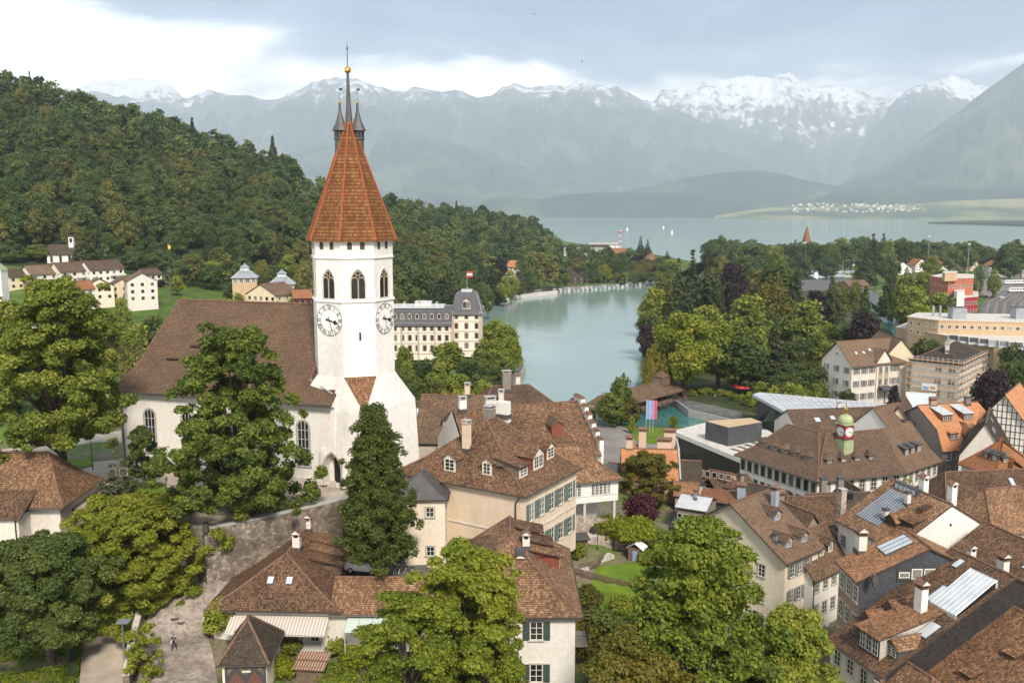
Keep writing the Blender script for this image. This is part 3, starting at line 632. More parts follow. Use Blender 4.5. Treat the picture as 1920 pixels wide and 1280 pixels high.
 def wm(s): return M[ws.get(s, wall)]
 map_ = [0, 1, 2, 3] if axis == 'u' else [1, 2, 3, 0]
 cor = [(0, 0), (L, 0), (L, Wd), (0, Wd)]
 for i in range(4):
  p, q = cor[i], cor[(i + 1) % 4]; m_ = wm(map_[i])
  if i in (0, 2): wb.face([(p[0], p[1], 0), (q[0], q[1], 0), (q[0], q[1], E - 0.05), (p[0], p[1], E - 0.05)], m_)
  else:
   e_ = 1 if i == 1 else 0; hh, f0 = he[e_]
   poly = [(p[0], p[1], 0), (q[0], q[1], 0)]
   if hh > 0 and f0 == 0: poly += [(q[0], q[1], E - 0.05), (p[0], p[1], E - 0.05)]
   else:
    fmax = f0 if hh > 0 else 1.0; up = [(s, z) for s, z in [(0.0, E)] + [pp for pp in prof[1:] if (pp[0] + over) / (half + over) < fmax - 1e-4]]
    sm = -over + fmax * (half + over); up.append((sm, zs(sm)))
    lo = [(s, z - 0.08) for s, z in up]
    side_l = [(p[0], s, z) for s, z in lo]; side_r = [(p[0], Wd - s * half2 / half, z) for s, z in lo]
    if i == 1: poly += side_r + side_l[::-1] if fmax < 1 else side_r + side_l[:-1][::-1]
    else: poly += side_l + side_r[::-1] if fmax < 1 else side_l + side_r[:-1][::-1]
   wb.face(poly, m_)
 h.walls = wb.build('wall', h.root)
 h.face = lambda kf: h.RM @ Matrix.Translation(((0, 0, 0), (L, 0, 0), (L, Wd, 0), (0, Wd, 0))[kf]) @ Matrix.Rotation(R(90) * kf, 4, 'Z')
 h.smax = lambda kf: (half if kf in (0,) else half2 if kf == 2 else max(0.1, he[1 if kf == 1 else 0][0]))
 h.rz = lambda kf, s: zs(s * half / h.smax(kf)) if kf != 0 else zs(s)
 h.wf = lambda side: Matrix.Translation(((0, 0, 0), (U, 0, 0), (U, V, 0), (0, V, 0))[side]) @ Matrix.Rotation(R(90) * side, 4, 'Z')
 h.wl = lambda side: U if side in (0, 2) else V
 return h
def put_m(name, data, parent, mat):
 o = bpy.data.objects.new(name, data); COL.objects.link(o); o.parent = parent
 o.matrix_local = mat; return o
def windows(h, side, xs, zs, w=1.0, hh=1.5, shut=None, sw_=None, **kw):
 """xs: an int spreads that many evenly; zs: sill-centre heights above the house base"""
 Lw = h.wl(side); Fm = h.wf(side)
 if isinstance(xs, int): xs = [Lw * (i + 0.5) / xs for i in range(xs)]
 elif isinstance(xs, tuple): n, a, b_ = xs; xs = [a + (b_ - a) * i / max(1, n - 1) for i in range(n)]
 fd, pd = win_data(w, hh, **kw)
 for z in zs:
  for x in xs:
   o = put_m('window', fd, h.root, Fm @ Matrix.Translation((x, 0, z)))
   put('pane', pd, o)
   if shut:
    sd_ = shutter_data(w / 2 + 0.05, hh, shut)
    for sgn in (-1, 1): put('shutter', sd_, o, (sgn * (w / 2 + 0.05 + (w / 2 + 0.05) / 2), 0, 0))
def chimney(h, x, y, w=0.9, d=0.7, top=1.6, mat='offwhite', cap='slab', zr=None, zb=None, in_root=False):
 Mx = Matrix.Identity(4) if in_root else h.RM
 if zb is None:
  s = min(y, (h.Wd - y) * h.asym / max(1e-3, 1 - h.asym)); zb = h.zs(max(0, s))
 zt = (h.zr + top) if zr is None else zr
 mb = MB(); m_ = M[mat]
 mb.box(-w / 2, w / 2, -d / 2, d / 2, zb - 0.8, zt, m_)
 mb.box(-w / 2 - 0.12, w / 2 + 0.12, -d / 2 - 0.12, d / 2 + 0.12, zb - 0.3, zb + 0.22, M['lead'])
 if cap == 'slab':
  mb.box(-w / 2 - 0.08, w / 2 + 0.08, -d / 2 - 0.08, d / 2 + 0.08, zt, zt + 0.1, M['stone'])
  for sx in (-1, 1): mb.box(sx * w / 2 * 0.8 - 0.06, sx * w / 2 * 0.8 + 0.06, -d / 2, d / 2, zt + 0.1, zt + 0.35, m_)
  mb.box(-w / 2 * .85, w / 2 * .85, -d / 2 * .8, d / 2 * .8, zt + 0.1, zt + 0.34, M['black'])
  mb.box(-w / 2 - 0.1, w / 2 + 0.1, -d / 2 - 0.1, d / 2 + 0.1, zt + 0.35, zt + 0.45, M['stone'])
 elif cap in ('house', 'brick'):
  if cap == 'brick':
   mb.box(-w / 2 - 0.06, w / 2 + 0.06, -d / 2 - 0.06, d / 2 + 0.06, zt, zt + 0.12, M['tile_ridge'])
   n = max(2, int(w / 0.35))
   for i in range(n): mb.box(-w / 2 + (i + 0.2) * w / n, -w / 2 + (i + 0.75) * w / n, -d / 2, d / 2, zt + 0.12, zt + 0.45, M['tile_ridge'])
   mb.box(-w / 2 * .9, w / 2 * .9, -d / 2 * .8, d / 2 * .8, zt + 0.12, zt + 0.44, M['black'])
  else:
   for sx in (-1, 0, 1):
    for sy in (-1, 1): mb.box(sx * (w / 2 - 0.07) - 0.07, sx * (w / 2 - 0.07) + 0.07, sy * (d / 2 - 0.07) - 0.07, sy * (d / 2 - 0.07) + 0.07, zt, zt + 0.45, m_)
   mb.box(-w / 2 * .7, w / 2 * .7, -d / 2 * .6, d / 2 * .6, zt, zt + 0.44, M['black'])
  z1, o_ = zt + 0.45, 0.16
  for sy in (-1, 1):
   A, B_ = (-w / 2 - o_, sy * (d / 2 + o_), z1), (w / 2 + o_, sy * (d / 2 + o_), z1)
   C_, D_ = (w / 2 + o_, 0, z1 + d * 0.55), (-w / 2 - o_, 0, z1 + d * 0.55)
   mb.face([A, B_, C_, D_] if sy < 0 else [B_, A, D_, C_], M['tile_ridge'])
  for sx in (-1, 1): mb.face([(sx * (w / 2 + o_ - .05), -d / 2 - o_, z1), (sx * (w / 2 + o_ - .05), d / 2 + o_, z1), (sx * (w / 2 + o_ - .05), 0, z1 + d * 0.55)], m_)
  mb.box(-w / 2 - o_, w / 2 + o_, -d / 2 - o_, d / 2 + o_, z1 - 0.06, z1, M['tile_ridge'])
 elif cap == 'dark': mb.box(-w / 2 - 0.08, w / 2 + 0.08, -d / 2 - 0.08, d / 2 + 0.08, zt, zt + 0.3, M['lead'])
 o = mb.build('chimney', h.root); o.matrix_local = Mx @ Matrix.Translation((x, y, 0)); return o
def dormer(h, kf, x, s, w=1.4, hh=1.3, kind='gable', wall='offwhite', roof='roof_mix', cheek=None, win=True, wn=1, pitch=0.75, ov=0.22, frame='frame_white', wh=None):
 zb = h.rz(kf, s) ; zt = zb + hh; wm_, rm, ck = M[wall], M[roof], M[cheek or wall]
 smax = h.smax(kf); mb = MB()
 def s_at(z):
  ss = np.linspace(s, smax, 60); zz = [h.rz(kf, q) for q in ss]
  return float(np.interp(z, zz, ss))
 x0, x1 = -w / 2, w / 2; yb = s_at(zt) - s + 0.1
 mb.face([(x0, 0, -0.4), (x1, 0, -0.4), (x1, 0, hh), (x0, 0, hh)], wm_)
 for sx, o_ in ((x0, 0), (x1, 1)):
  f = [(sx, 0, -0.4), (sx, 0, hh), (sx, yb, hh), (sx, yb, hh - 0.3)]
  mb.face(f if o_ == 0 else f[::-1], ck)
 t_ = 0.12
 if kind == 'gable' or kind == 'hip':
  r_ = w / 2 * pitch; yr = s_at(zt + r_) - s + 0.15; hi = w / 2 * 0.8 if kind == 'hip' else -ov
  if kind == 'gable': mb.face([(x0, 0, hh), (x1, 0, hh), (0, 0, hh + r_)], wm_)
  e0 = hh - ov * pitch
  for dz, flip in ((0.06, False), (-0.06, True)):
   A = [(x0 - ov, -ov, e0 + dz), (0, hi, hh + r_ + dz), (0, yr, hh + r_ + dz), (x0 - ov, yb, e0 + dz)]
   B_ = [(0, hi, hh + r_ + dz), (x1 + ov, -ov, e0 + dz), (x1 + ov, yb, e0 + dz), (0, yr, hh + r_ + dz)]
   mb.face(A[::-1] if not flip else A, rm if not flip else M['wood_dark']); mb.face(B_[::-1] if not flip else B_, rm if not flip else M['wood_dark'])
  e_ = [(x0 - ov, -ov, e0), (0, hi, hh + r_), (x1 + ov, -ov, e0)]
  if kind == 'hip': mb.face([(x0 - ov, -ov, e0 + .06), (x1 + ov, -ov, e0 + .06), (0, hi, hh + r_ + .06)], rm)
  else:
   for i in range(2): mb.face([(e_[i][0], -ov, e_[i][2] - .06), (e_[i + 1][0], -ov, e_[i + 1][2] - .06), (e_[i + 1][0], -ov, e_[i + 1][2] + .06), (e_[i][0], -ov, e_[i][2] + .06)], M['wood'])
  for sx in (x0 - ov, x1 + ov): mb.face([(sx, -ov, e0 - .06), (sx, yb, e0 - .06), (sx, yb, e0 + .06), (sx, -ov, e0 + .06)], M['wood'])
  mb.tube([(0, hi, hh + r_ + .08), (0, yr, hh + r_ + .08)], 0.1, M['tile_ridge'] if roof != 'zinc' else M['lead'], 5)
 else:
  sl = 0.22 if kind == 'shed' else 0.02
  ys = np.linspace(0, smax - s, 80); yb2 = next((q for q in ys if h.rz(kf, s + q) - zb > hh + sl * q), smax - s) + 0.1
  for dz, flip in ((0.08, False), (-0.05, True)):
   A = [(x0 - ov, -ov * 1.4, hh - sl * ov + dz), (x1 + ov, -ov * 1.4, hh - sl * ov + dz), (x1 + ov, yb2, hh + sl * yb2 + dz), (x0 - ov, yb2, hh + sl * yb2 + dz)]
   mb.face(A if not flip else A[::-1], rm if not flip else M['wood_dark'])
  zz0 = hh - sl * ov
  mb.face([(x0 - ov, -ov * 1.4, zz0 - .05), (x1 + ov, -ov * 1.4, zz0 - .05), (x1 + ov, -ov * 1.4, zz0 + .08), (x0 - ov, -ov * 1.4, zz0 + .08)], M['wood_dark'])
  for sx, fl in ((x0, 0), (x1, 1)):
   f = [(sx, 0, hh - .05), (sx, yb2, hh + sl * yb2), (sx, yb2, hh - 0.3)]; mb.face(f[::-1] if fl == 0 else f, ck)
   mb.face([(sx + (ov if fl else -ov), -ov * 1.4, zz0 - .05), (sx + (ov if fl else -ov), yb2, hh + sl * yb2 - .05), (sx + (ov if fl else -ov), yb2, hh + sl * yb2 + .08), (sx + (ov if fl else -ov), -ov * 1.4, zz0 + .08)], M['wood_dark'])
 o = mb.build('dormer', h.root); o.matrix_local = h.face(kf) @ Matrix.Translation((x, s, zb))
 if win:
  ww = (w - 0.3) / wn; fd, _ = win_data(max(0.4, ww - 0.1), wh or hh * 0.78, merged=True, surround=None, bars=(1, 2), frame=frame)
  for i in range(wn): put('window', fd, o, (x0 + 0.15 + ww * (i + 0.5), -0.02, hh * 0.52))
 return o
def skylight(h, kf, x, s, w=0.9, l=1.3, n=1):
 z0_, z1_ = h.rz(kf, s), h.rz(kf, s + l * 0.7); a = math.atan2(z1_ - z0_, l * 0.7); mb = MB()
 mb.box(-w / 2, w / 2, 0, l, 0.0, 0.10, M['lead'])
 for i in range(n):
  w0 = -w / 2 + w * i / n
  mb.face([(w0 + 0.07, 0.08, 0.115), (w0 + w / n - 0.07, 0.08, 0.115), (w0 + w / n - 0.07, l - 0.08, 0.115), (w0 + 0.07, l - 0.08, 0.115)], M['skyglass'])
 o = mb.build('skylight', h.root); o.matrix_local = h.face(kf) @ Matrix.Translation((x, s, z0_ + 0.02)) @ Matrix.Rotation(a, 4, 'X'); return o
def yaw_of(P, Q): return math.atan2(Q.y - P.y, Q.x - P.x)
def from_eaves(L_, B_, Rr, z):
 """three eave corners seen in the photo (left, front, right) at eave height z -> origin, yaw, U (left-front side), V (front-right side).
 side 0 runs left->front, side 1 front->right"""
 a, b_, c_ = G(*L_, z), G(*B_, z), G(*Rr, z)
 y = yaw_of(a, b_); U = (b_ - a).xy.length; v = c_ - b_; V = v.x * -math.sin(y) + v.y * math.cos(y)
 return (a.x, a.y), y, U, V
def house_e(name, label, cat, PL, PR, z0, ze, zr, V, **kw):
 """like house(), from the two ends of one eave seen in the photo (left, right) at height ze; V metres deep"""
 a, b_ = G(*PL, ze), G(*PR, ze); U = kw.pop('U', None) or (b_ - a).length; y = kw.pop('yaw', None)
 y = yaw_of(a, b_) if y is None else y
 return house(name, label, cat, (a.x, a.y), y, U, V, z0, ze, zr, **kw)
def merge(A, B_):
 """the second block becomes further parts of the first building"""
 Mi = A.root.matrix_basis.inverted() @ B_.root.matrix_basis
 for c in list(B_.root.children):
  m_ = c.matrix_local.copy(); m_ = c.matrix_basis.copy(); c.parent = A.root; c.matrix_basis = Mi @ m_
 old = B_.root; B_.root = A.root; B_.shift = Mi
 bpy.data.objects.remove(old)
# TREES
GRN = {}
GRN['maple'] = m_leaf('maple_leaf', [(0.039, 0.063, 0.015), (0.107, 0.144, 0.024), (0.193, 0.226, 0.035), (0.313, 0.309, 0.062)])
GRN['maple_dark'] = m_leaf('dark_maple_leaf', [(0.025, 0.043, 0.013), (0.056, 0.083, 0.020), (0.099, 0.125, 0.027), (0.168, 0.179, 0.045)])
GRN['lime'] = m_leaf('fresh_leaf', [(0.052, 0.082, 0.014), (0.133, 0.172, 0.019), (0.219, 0.243, 0.031), (0.322, 0.315, 0.055)])
GRN['robinia'] = m_leaf('golden_green_leaf', [(0.057, 0.085, 0.011), (0.129, 0.156, 0.015), (0.198, 0.221, 0.022), (0.276, 0.276, 0.037)])
GRN['olive'] = m_leaf('olive_leaf', [(0.05, 0.055, 0.010), (0.10, 0.10, 0.016), (0.15, 0.13, 0.02), (0.21, 0.15, 0.03)])
GRN['ash'] = m_leaf('ash_leaf', [(0.065, 0.096, 0.012), (0.146, 0.185, 0.018), (0.225, 0.242, 0.026), (0.318, 0.287, 0.037)])
GRN['hornbeam'] = m_leaf('hornbeam_leaf', [(0.031, 0.053, 0.012), (0.062, 0.088, 0.019), (0.103, 0.125, 0.025), (0.172, 0.164, 0.037)])
GRN['forest'] = m_leaf('forest_leaf', [(0.022, 0.049, 0.019), (0.055, 0.094, 0.029), (0.103, 0.143, 0.039), (0.182, 0.195, 0.054)])
GRN['forest_gold'] = m_leaf('forest_pale_leaf', [(0.055, 0.075, 0.022), (0.115, 0.13, 0.032), (0.18, 0.18, 0.045), (0.26, 0.225, 0.07)])
GRN['conifer'] = m_leaf('needle', [(0.016, 0.030, 0.014), (0.035, 0.051, 0.019), (0.057, 0.070, 0.024), (0.088, 0.095, 0.032)], 0.1)
GRN['pine'] = m_leaf('grey_pine_needle', [(0.035, 0.05, 0.024), (0.065, 0.08, 0.034), (0.10, 0.115, 0.05), (0.14, 0.15, 0.07)], 0.1)
GRN['copper'] = m_leaf('copper_beech_leaf', [(0.010, 0.007, 0.009), (0.020, 0.012, 0.015), (0.034, 0.020, 0.022), (0.055, 0.034, 0.032)], 0.12)
GRN['plum'] = m_leaf('plum_leaf', [(0.025, 0.006, 0.010), (0.05, 0.012, 0.018), (0.075, 0.018, 0.024), (0.10, 0.03, 0.035)], 0.15)
GRN['willow'] = m_leaf('willow_leaf', [(0.10, 0.10, 0.014), (0.18, 0.16, 0.02), (0.26, 0.21, 0.028), (0.34, 0.26, 0.04)])
GRN['vine'] = m_leaf('vine_leaf', [(0.09, 0.12, 0.008), (0.17, 0.20, 0.012), (0.24, 0.26, 0.018), (0.3, 0.3, 0.03)])
GRN['hedge'] = m_leaf('hedge_leaf', [(0.05, 0.08, 0.006), (0.10, 0.14, 0.010), (0.16, 0.19, 0.015), (0.22, 0.22, 0.02)])
GRN['bark'] = m_plain('bark', (0.075, 0.055, 0.042), 0.95, 0, 0.35, 3, 0.5)
def unit(v): return v / np.maximum(1e-9, np.linalg.norm(v, axis=1, keepdims=True))
def leaves(rng, C, rad, per, size, ctr=None, up=0.45, droop=0.0, flat=1.0, asp=0.62, inner=0.12, ct=None):
 """rhombic leaf sprays over a set of clumps"""
 n = len(C); per = np.broadcast_to(per, (n,)); idx = np.repeat(np.arange(n), per); N = len(idx)
 c, r = C[idx], rad[idx]
 d = unit(rng.normal(size=(N, 3)))
 if ctr is not None:
  out = unit(c - ctr + np.array([0, 0, 0.4]) * r[:, None]); s = (d * out).sum(1); fl = s < -0.35; d[fl] *= -1
 rr = np.where(rng.random(N) < inner, rng.random(N) * 0.6, 0.42 + 0.82 * rng.random(N) ** 0.8)
 p = c + d * (r * rr)[:, None] * np.array([1, 1, flat]); p[:, 2] -= droop * r * rng.random(N) * 1.2
 nrm = unit(d * 0.55 + np.array([0, 0, up]) + rng.normal(size=(N, 3)) * 0.42)
 t = unit(np.cross(nrm, rng.normal(size=(N, 3)))); b_ = np.cross(nrm, t)
 if droop > 0: t = unit(t * 0.5 + np.array([0, 0, -droop]) + d * 0.2); b_ = unit(np.cross(nrm, t))
 sz = size * (0.6 + 0.8 * rng.random(N)); l = (t * sz[:, None]); w = b_ * (sz * asp)[:, None]
 v = np.stack([p + l, p + w, p - l * 0.8, p - w], 1).reshape(-1, 3)
 if ct is None: ct = rng.random(n)
 tint = np.clip(0.04 + 0.46 * ct[idx] + 0.48 * rng.random(N), 0, 1)
 return v, tint
def crown_clumps(rng, n, rx, rz, shape, cz):
 """clump centres and radii for a crown of half-width rx, half-height rz about height cz"""
 P = []; Q = []
 while len(P) < n:
  d = rng.normal(size=3); d /= np.linalg.norm(d)
  k = rng.random() ** (0.30) * 0.84
  h = d[2] * k
  if shape == 'round': f = 1.0
  elif shape == 'egg': f = 1.08 - 0.22 * h - 0.18 * h * h
  elif shape == 'broad': f = 1.0 + 0.12 * (h < 0)
  elif shape == 'column': f = 1.0
  elif shape == 'cone': f = max(0.12, 0.98 - 0.78 * (h + 0.15))
  elif shape == 'irregular': f = 0.78 + 0.5 * vnoise(np.array(d[0] * 1.4 + 7), np.array(d[1] * 1.4 + d[2] * 2.2), int(rx * 100) % 97)
  else: f = 1.0
  P.append([d[0] * k * rx * f, d[1] * k * rx * f, cz + h * rz]); Q.append(1)
 P = np.array(P); return P
_tc = {}
def tree_data(key, leaf='forest', rx=6, h=18, base=0.18, n=40, per=120, size=0.5, shape='egg', seed=1, cr=0.30, trunk=0.35, limbs=7, droop=0.0, flat=0.85, asp=0.62, multi=1, up=0.45, inner=0.12, env=None, nb=26, npb=11):
 if key in _tc: return _tc[key]
 rng = np.random.default_rng(seed); bz = h * base; rz = (h - bz) / 2; cz = bz + rz
 if shape == 'conifer':
  P = []; Rr = []
  nl = max(8, int(h / 0.9))
  for i in range(nl):
   f = i / (nl - 1); z = bz + (h - bz) * (f ** 0.92); rad = rx * (1 - f) ** 0.85 * (0.85 + 0.3 * rng.random())
   m_ = max(1, int(6 * (1 - f) + 2)); a0 = rng.random() * 6.28
   for k in range(m_):
    for q in ((0.45, 0.9) if rad > 1.4 else (0.6,)):
     a = a0 + 6.283 * k / m_ + rng.normal() * 0.2
     P.append([math.cos(a) * rad * q, math.sin(a) * rad * q, z - rad * q * 0.28]); Rr.append(max(0.28, rad * 0.34))
  P.append([0, 0, h - 0.25]); Rr.append(0.35)
  C = np.array(P); rad = np.array(Rr)
  v, tint = leaves(rng, C, rad, np.maximum(8, (per * np.minimum(1, rad / (rx * 0.3))).astype(int)), size, np.array([0, 0, cz]), up=0.3, droop=0.25, flat=0.45, asp=0.38)
 elif shape == 'bough':
  P = []; ct = []; ends = []
  for q in range(nb):
   hq = -0.92 + 1.9 * (q + 0.5) / nb; a = q * 2.39996 + rng.normal() * 0.25; e_r = float(np.interp(hq, [e_[0] for e_ in env], [e_[1] for e_ in env]))
   rr_ = rx * e_r * (0.62 + 0.26 * rng.random()); E_ = np.array([math.cos(a) * rr_, math.sin(a) * rr_, cz + hq * rz * 0.9]); ends.append(E_); bt = rng.random(); sg = rx * (0.10 + 0.13 * e_r)
   for k in range(npb):
    P.append(E_ * np.array([1, 1, 1]) + rng.normal(size=3) * np.array([sg, sg, sg * 0.62]) - np.array([E_[0], E_[1], 0]) * (0.25 * rng.random() ** 2)); ct.append(0.55 * bt + 0.45 * rng.random())
  C = np.array(P); C[:, 2] = np.clip(C[:, 2], bz, h - 0.3); rad = rx * cr * (0.65 + 0.7 * rng.random(len(C)))
  v, tint = leaves(rng, C, rad, np.maximum(10, (per * (rad / rad.mean()) ** 1.6).astype(int)), size, np.array([0, 0, cz - rz * 0.3]), up=up, flat=flat, asp=asp, inner=inner, ct=np.array(ct))
  C = np.array(ends)
 else:
  C = crown_clumps(rng, n, rx * (1 - cr * 0.55), rz * (1 - cr * 0.45), shape, cz)
  rad = rx * cr * (0.7 + 0.6 * rng.random(n));
  v, tint = leaves(rng, C, rad, np.maximum(10, (per * (rad / rad.mean()) ** 1.6).astype(int)), size, np.array([0, 0, cz - rz * 0.2]), up=up, droop=droop, flat=flat, asp=asp, inner=inner)
 f = np.arange(len(v)).reshape(-1, 4)
 crown = np_mesh('crown', v, f, [GRN[leaf]], tint)
 mb = MB(); bk = GRN['bark']; top = cz + rz * (0.55 if shape != 'conifer' else 0.9)
 for q in range(multi):
  off = Vector((math.cos(q * 2.1) * 0.5, math.sin(q * 2.1) * 0.5, 0)) * (multi > 1)
  mb.tube([off + Vector((0, 0, -1.2)), off + Vector((0, 0, bz * 0.5)), off * 2 + Vector((rng.normal() * .15, rng.normal() * .15, bz + rz * 0.4)), off * 3 + Vector((rng.normal() * .4, rng.normal() * .4, top))], [trunk * 1.25, trunk, trunk * 0.75, trunk * 0.15], bk, 8)
 if shape != 'conifer':
  sel = rng.permutation(len(C))[:limbs]
  for i in sel:
   z0_ = bz + (C[i][2] - bz) * 0.35; e_ = Vector(C[i])
   mid = Vector((e_.x * 0.45, e_.y * 0.45, z0_ + (e_.z - z0_) * 0.45 + 0.3))
   mb.tube([Vector((0, 0, max(bz * 0.7, z0_ - 0.6))), mid, e_], [trunk * 0.5, trunk * 0.3, trunk * 0.08], bk, 5)
 _tc[key] = (crown, mb.data('trunk')); return _tc[key]
def tree(name, label, loc, key, cat='tree', group=None, sc=1.0, rz=None, szz=None, **kw):
 cd, td = tree_data(key, **kw)
 t_ = thing(name, label, cat, loc, 0, group); a = random.random() * 6.28 if rz is None else rz
 s_ = (sc, sc, szz if szz else sc)
 put('crown', cd, t_, rot=(0, 0, a), sc=s_); put('trunk', td, t_, rot=(0, 0, a), sc=s_); return t_
def tree_one(name, loc, key, sc=(1, 1, 1), rz=0.0, label=None, group=None, cat='tree', **kw):
 cd, td = tree_data(key, **kw)
 return tag(put(name, cd, None, loc, (0, 0, rz), sc), label, cat, group)
random.seed(4)
# CHURCH: TOWER AND NAVE
TZ = 27.6
Tc = D(671, 905, 121.5); tx, ty = Tc.x, Tc.y
tw = thing('church_tower', 'tall white eight-sided church tower with clock faces and steep orange tiled spire', 'church tower', (tx, ty, TZ))
dirc = math.atan2(-ty, -tx); nc = dirc + R(7.5)
ap = 4.90; ro = ap / math.cos(R(22.5))
def octo(apo, z, rot=0.0):
 r = apo / math.cos(R(22.5)); return [Vector((r * math.cos(nc + R(22.5 + 45 * k)), r * math.sin(nc + R(22.5 + 45 * k)), z)) for k in range(8)]
def zat(py, dep=116): return D(665, py, dep).z - TZ
ZE = zat(446); Z1 = zat(481); Z2 = zat(560); ZB = zat(703); ZS = zat(765)
wb = MB(); tm = M['tower_white']
def loft(a, b_, m_):
 for k in range(len(a)): wb.face([a[k], a[(k + 1) % 8], b_[(k + 1) % 8], b_[k]], m_)
rings = [octo(ap, ZB), octo(ap, Z2 - 0.25), octo(ap + 0.16, Z2 - 0.2), octo(ap + 0.16, Z2), octo(ap - 0.05, Z2 + 0.25), octo(ap - 0.05, Z1 - 0.15), octo(ap + 0.12, Z1 - 0.1), octo(ap + 0.12, Z1 + 0.05), octo(ap, Z1 + 0.2), octo(ap, ZE + 0.1)]
for i in range(len(rings) - 1): loft(rings[i], rings[i + 1], tm)
def sq(half, z): return [Vector((half * 1.4142 * math.cos(nc + R(90 * k)), half * 1.4142 * math.sin(nc + R(90 * k)), z)) for k in range(4)]
oc = octo(ap, ZB); s1 = sq(5.6, ZS); s0 = sq(6.0, -1.0)
for k in range(4):
 A = oc[(2 * k + 7) % 8]; B_ = oc[(2 * k) % 8]; C_ = oc[(2 * k + 1) % 8]
 wb.face([s1[k], B_, A], tm)
 wb.face([s1[k], s1[(k + 1) % 4], C_, B_], tm)
 wb.face([s0[k], s0[(k + 1) % 4], s1[(k + 1) % 4], s1[k]], tm)
wb.build('wall', tw)
br = MB()
n_ = Vector((math.cos(nc), math.sin(nc), 0.35)) * 0.10
A, B_, C_ = oc[7] + n_, oc[0] + n_, s1[0] + n_
br.face([C_, B_, A], M['roof_warm']); br.face([A - n_ * .9, A, B_, B_ - n_ * .9], M['roof_warm']); br.face([B_, C_, C_ - n_ * .9, B_ - n_ * .9], M['tile_ridge']); br.face([C_, A, A - n_ * .9, C_ - n_ * .9], M['tile_ridge'])
br.build('tiled_broach', tw)
rb = MB(); ZT = zat(237, 121.5); e0 = octo(ap + 0.55, ZE - 0.35); e1 = octo(ap - 0.15, ZE + 1.6); apx = Vector((0, 0, ZT))
tip = octo(0.32, ZT)
for k in range(8):
 q = (k + 1) % 8
 rb.face([e0[k], e0[q], e1[q], e1[k]], M['tower_tile']); rb.face([e1[k], e1[q], tip[q], tip[k]], M['tower_tile'])
 rb.face([e0[q], e0[k], octo(ap - 0.1, ZE - 0.3)[k], octo(ap - 0.1, ZE - 0.3)[q]], M['wood_dark'])
 rb.tube([e0[k] + Vector((0, 0, .05)), e1[k], tip[k]], [0.17, 0.16, 0.10], M['tower_ridge'], 6)
sp = rb.build('spire_roof', tw)
fb = MB(); za, zb_, zc = zat(228, 121.5), zat(148, 121.5), zat(100, 121.5)
fb.lathe([(0.5, za - 1.2), (0.42, za), (0.30, za + 1.5), (0.15, zb_ - 0.3), (0.10, zb_)], (0, 0, 0), M['lead'], 8, smooth=False)
fb.lathe([(0.05, zb_), (0.045, zc - 1.0), (0.11, zc - 0.8), (0.03, zc - 0.5), (0.01, zc)], (0, 0, 0), M['black'], 6); fb.build('finial', tw)
fb = MB(); fb.lathe([(0.05, -0.42), (0.22, -0.38), (0.40, -0.15), (0.42, 0.02), (0.34, 0.24), (0.16, 0.40), (0.05, 0.44)], (0, 0, zb_), M['gold'], 14); fb.build('gilt_ball', tw)
for sgn, pyb, pyt in ((1, 290, 228), (-1, 290, 230)):
 tb = MB(); ang = dirc - R(90) * sgn + R(-12) * sgn
 c_ = Vector((math.cos(ang) * 1.12, math.sin(ang) * 1.12, 0)); zb0, zb1 = zat(291, 120.5), zat(252, 120.5)
 lm = M['lead']
 tb.lathe([(0.62, zb0 - 0.6), (0.66, zb0), (0.78, zb0 + 0.15), (0.72, zb0 + 0.3), (0.72, zb0 + 1.55), (0.84, zb0 + 1.65), (0.84, zb0 + 1.8), (0.76, zb0 + 1.85), (0.76, zb1 - 0.1), (1.05, zb1), (0.95, zb1 + 0.25), (0.62, zb1 + 0.9), (0.36, zb1 + 1.7), (0.18, zb1 + 2.5), (0.13, zat(203, 120.5))], c_, lm, 8, smooth=False)
 for k in range(8):
  a = k * R(45) + R(22.5); p = c_ + Vector((math.cos(a) * 0.735, math.sin(a) * 0.735, zb0 + 2.3)); tb.obox(p - Vector((0, 0, 0.35)), 0.05, 0.34, 0.75, a, M['black'])
 tb.lathe([(0.03, zat(203, 120.5)), (0.025, zat(180, 120.5))], c_, M['black'], 6)
 tb.box(c_.x, c_.x + 0.35, c_.y - 0.02, c_.y + 0.02, zat(181, 120.5), zat(177.5, 120.5), M['black'])
 o = tb.build('lantern_turret', tw)
 gb = MB(); gb.lathe([(0.03, -0.2), (0.17, -0.12), (0.20, 0), (0.15, 0.14), (0.03, 0.2)], c_ + Vector((0, 0, zat(203, 120.5))), M['gold'], 10); gb.build('gilt_ball', o)
def oface(k): return Matrix.Rotation(nc + R(45 * k) + R(90), 4, 'Z')
def on_face(k, x, z, off, dd=0.0): return oface(k) @ Matrix.Translation((x, -(ap + off), z))
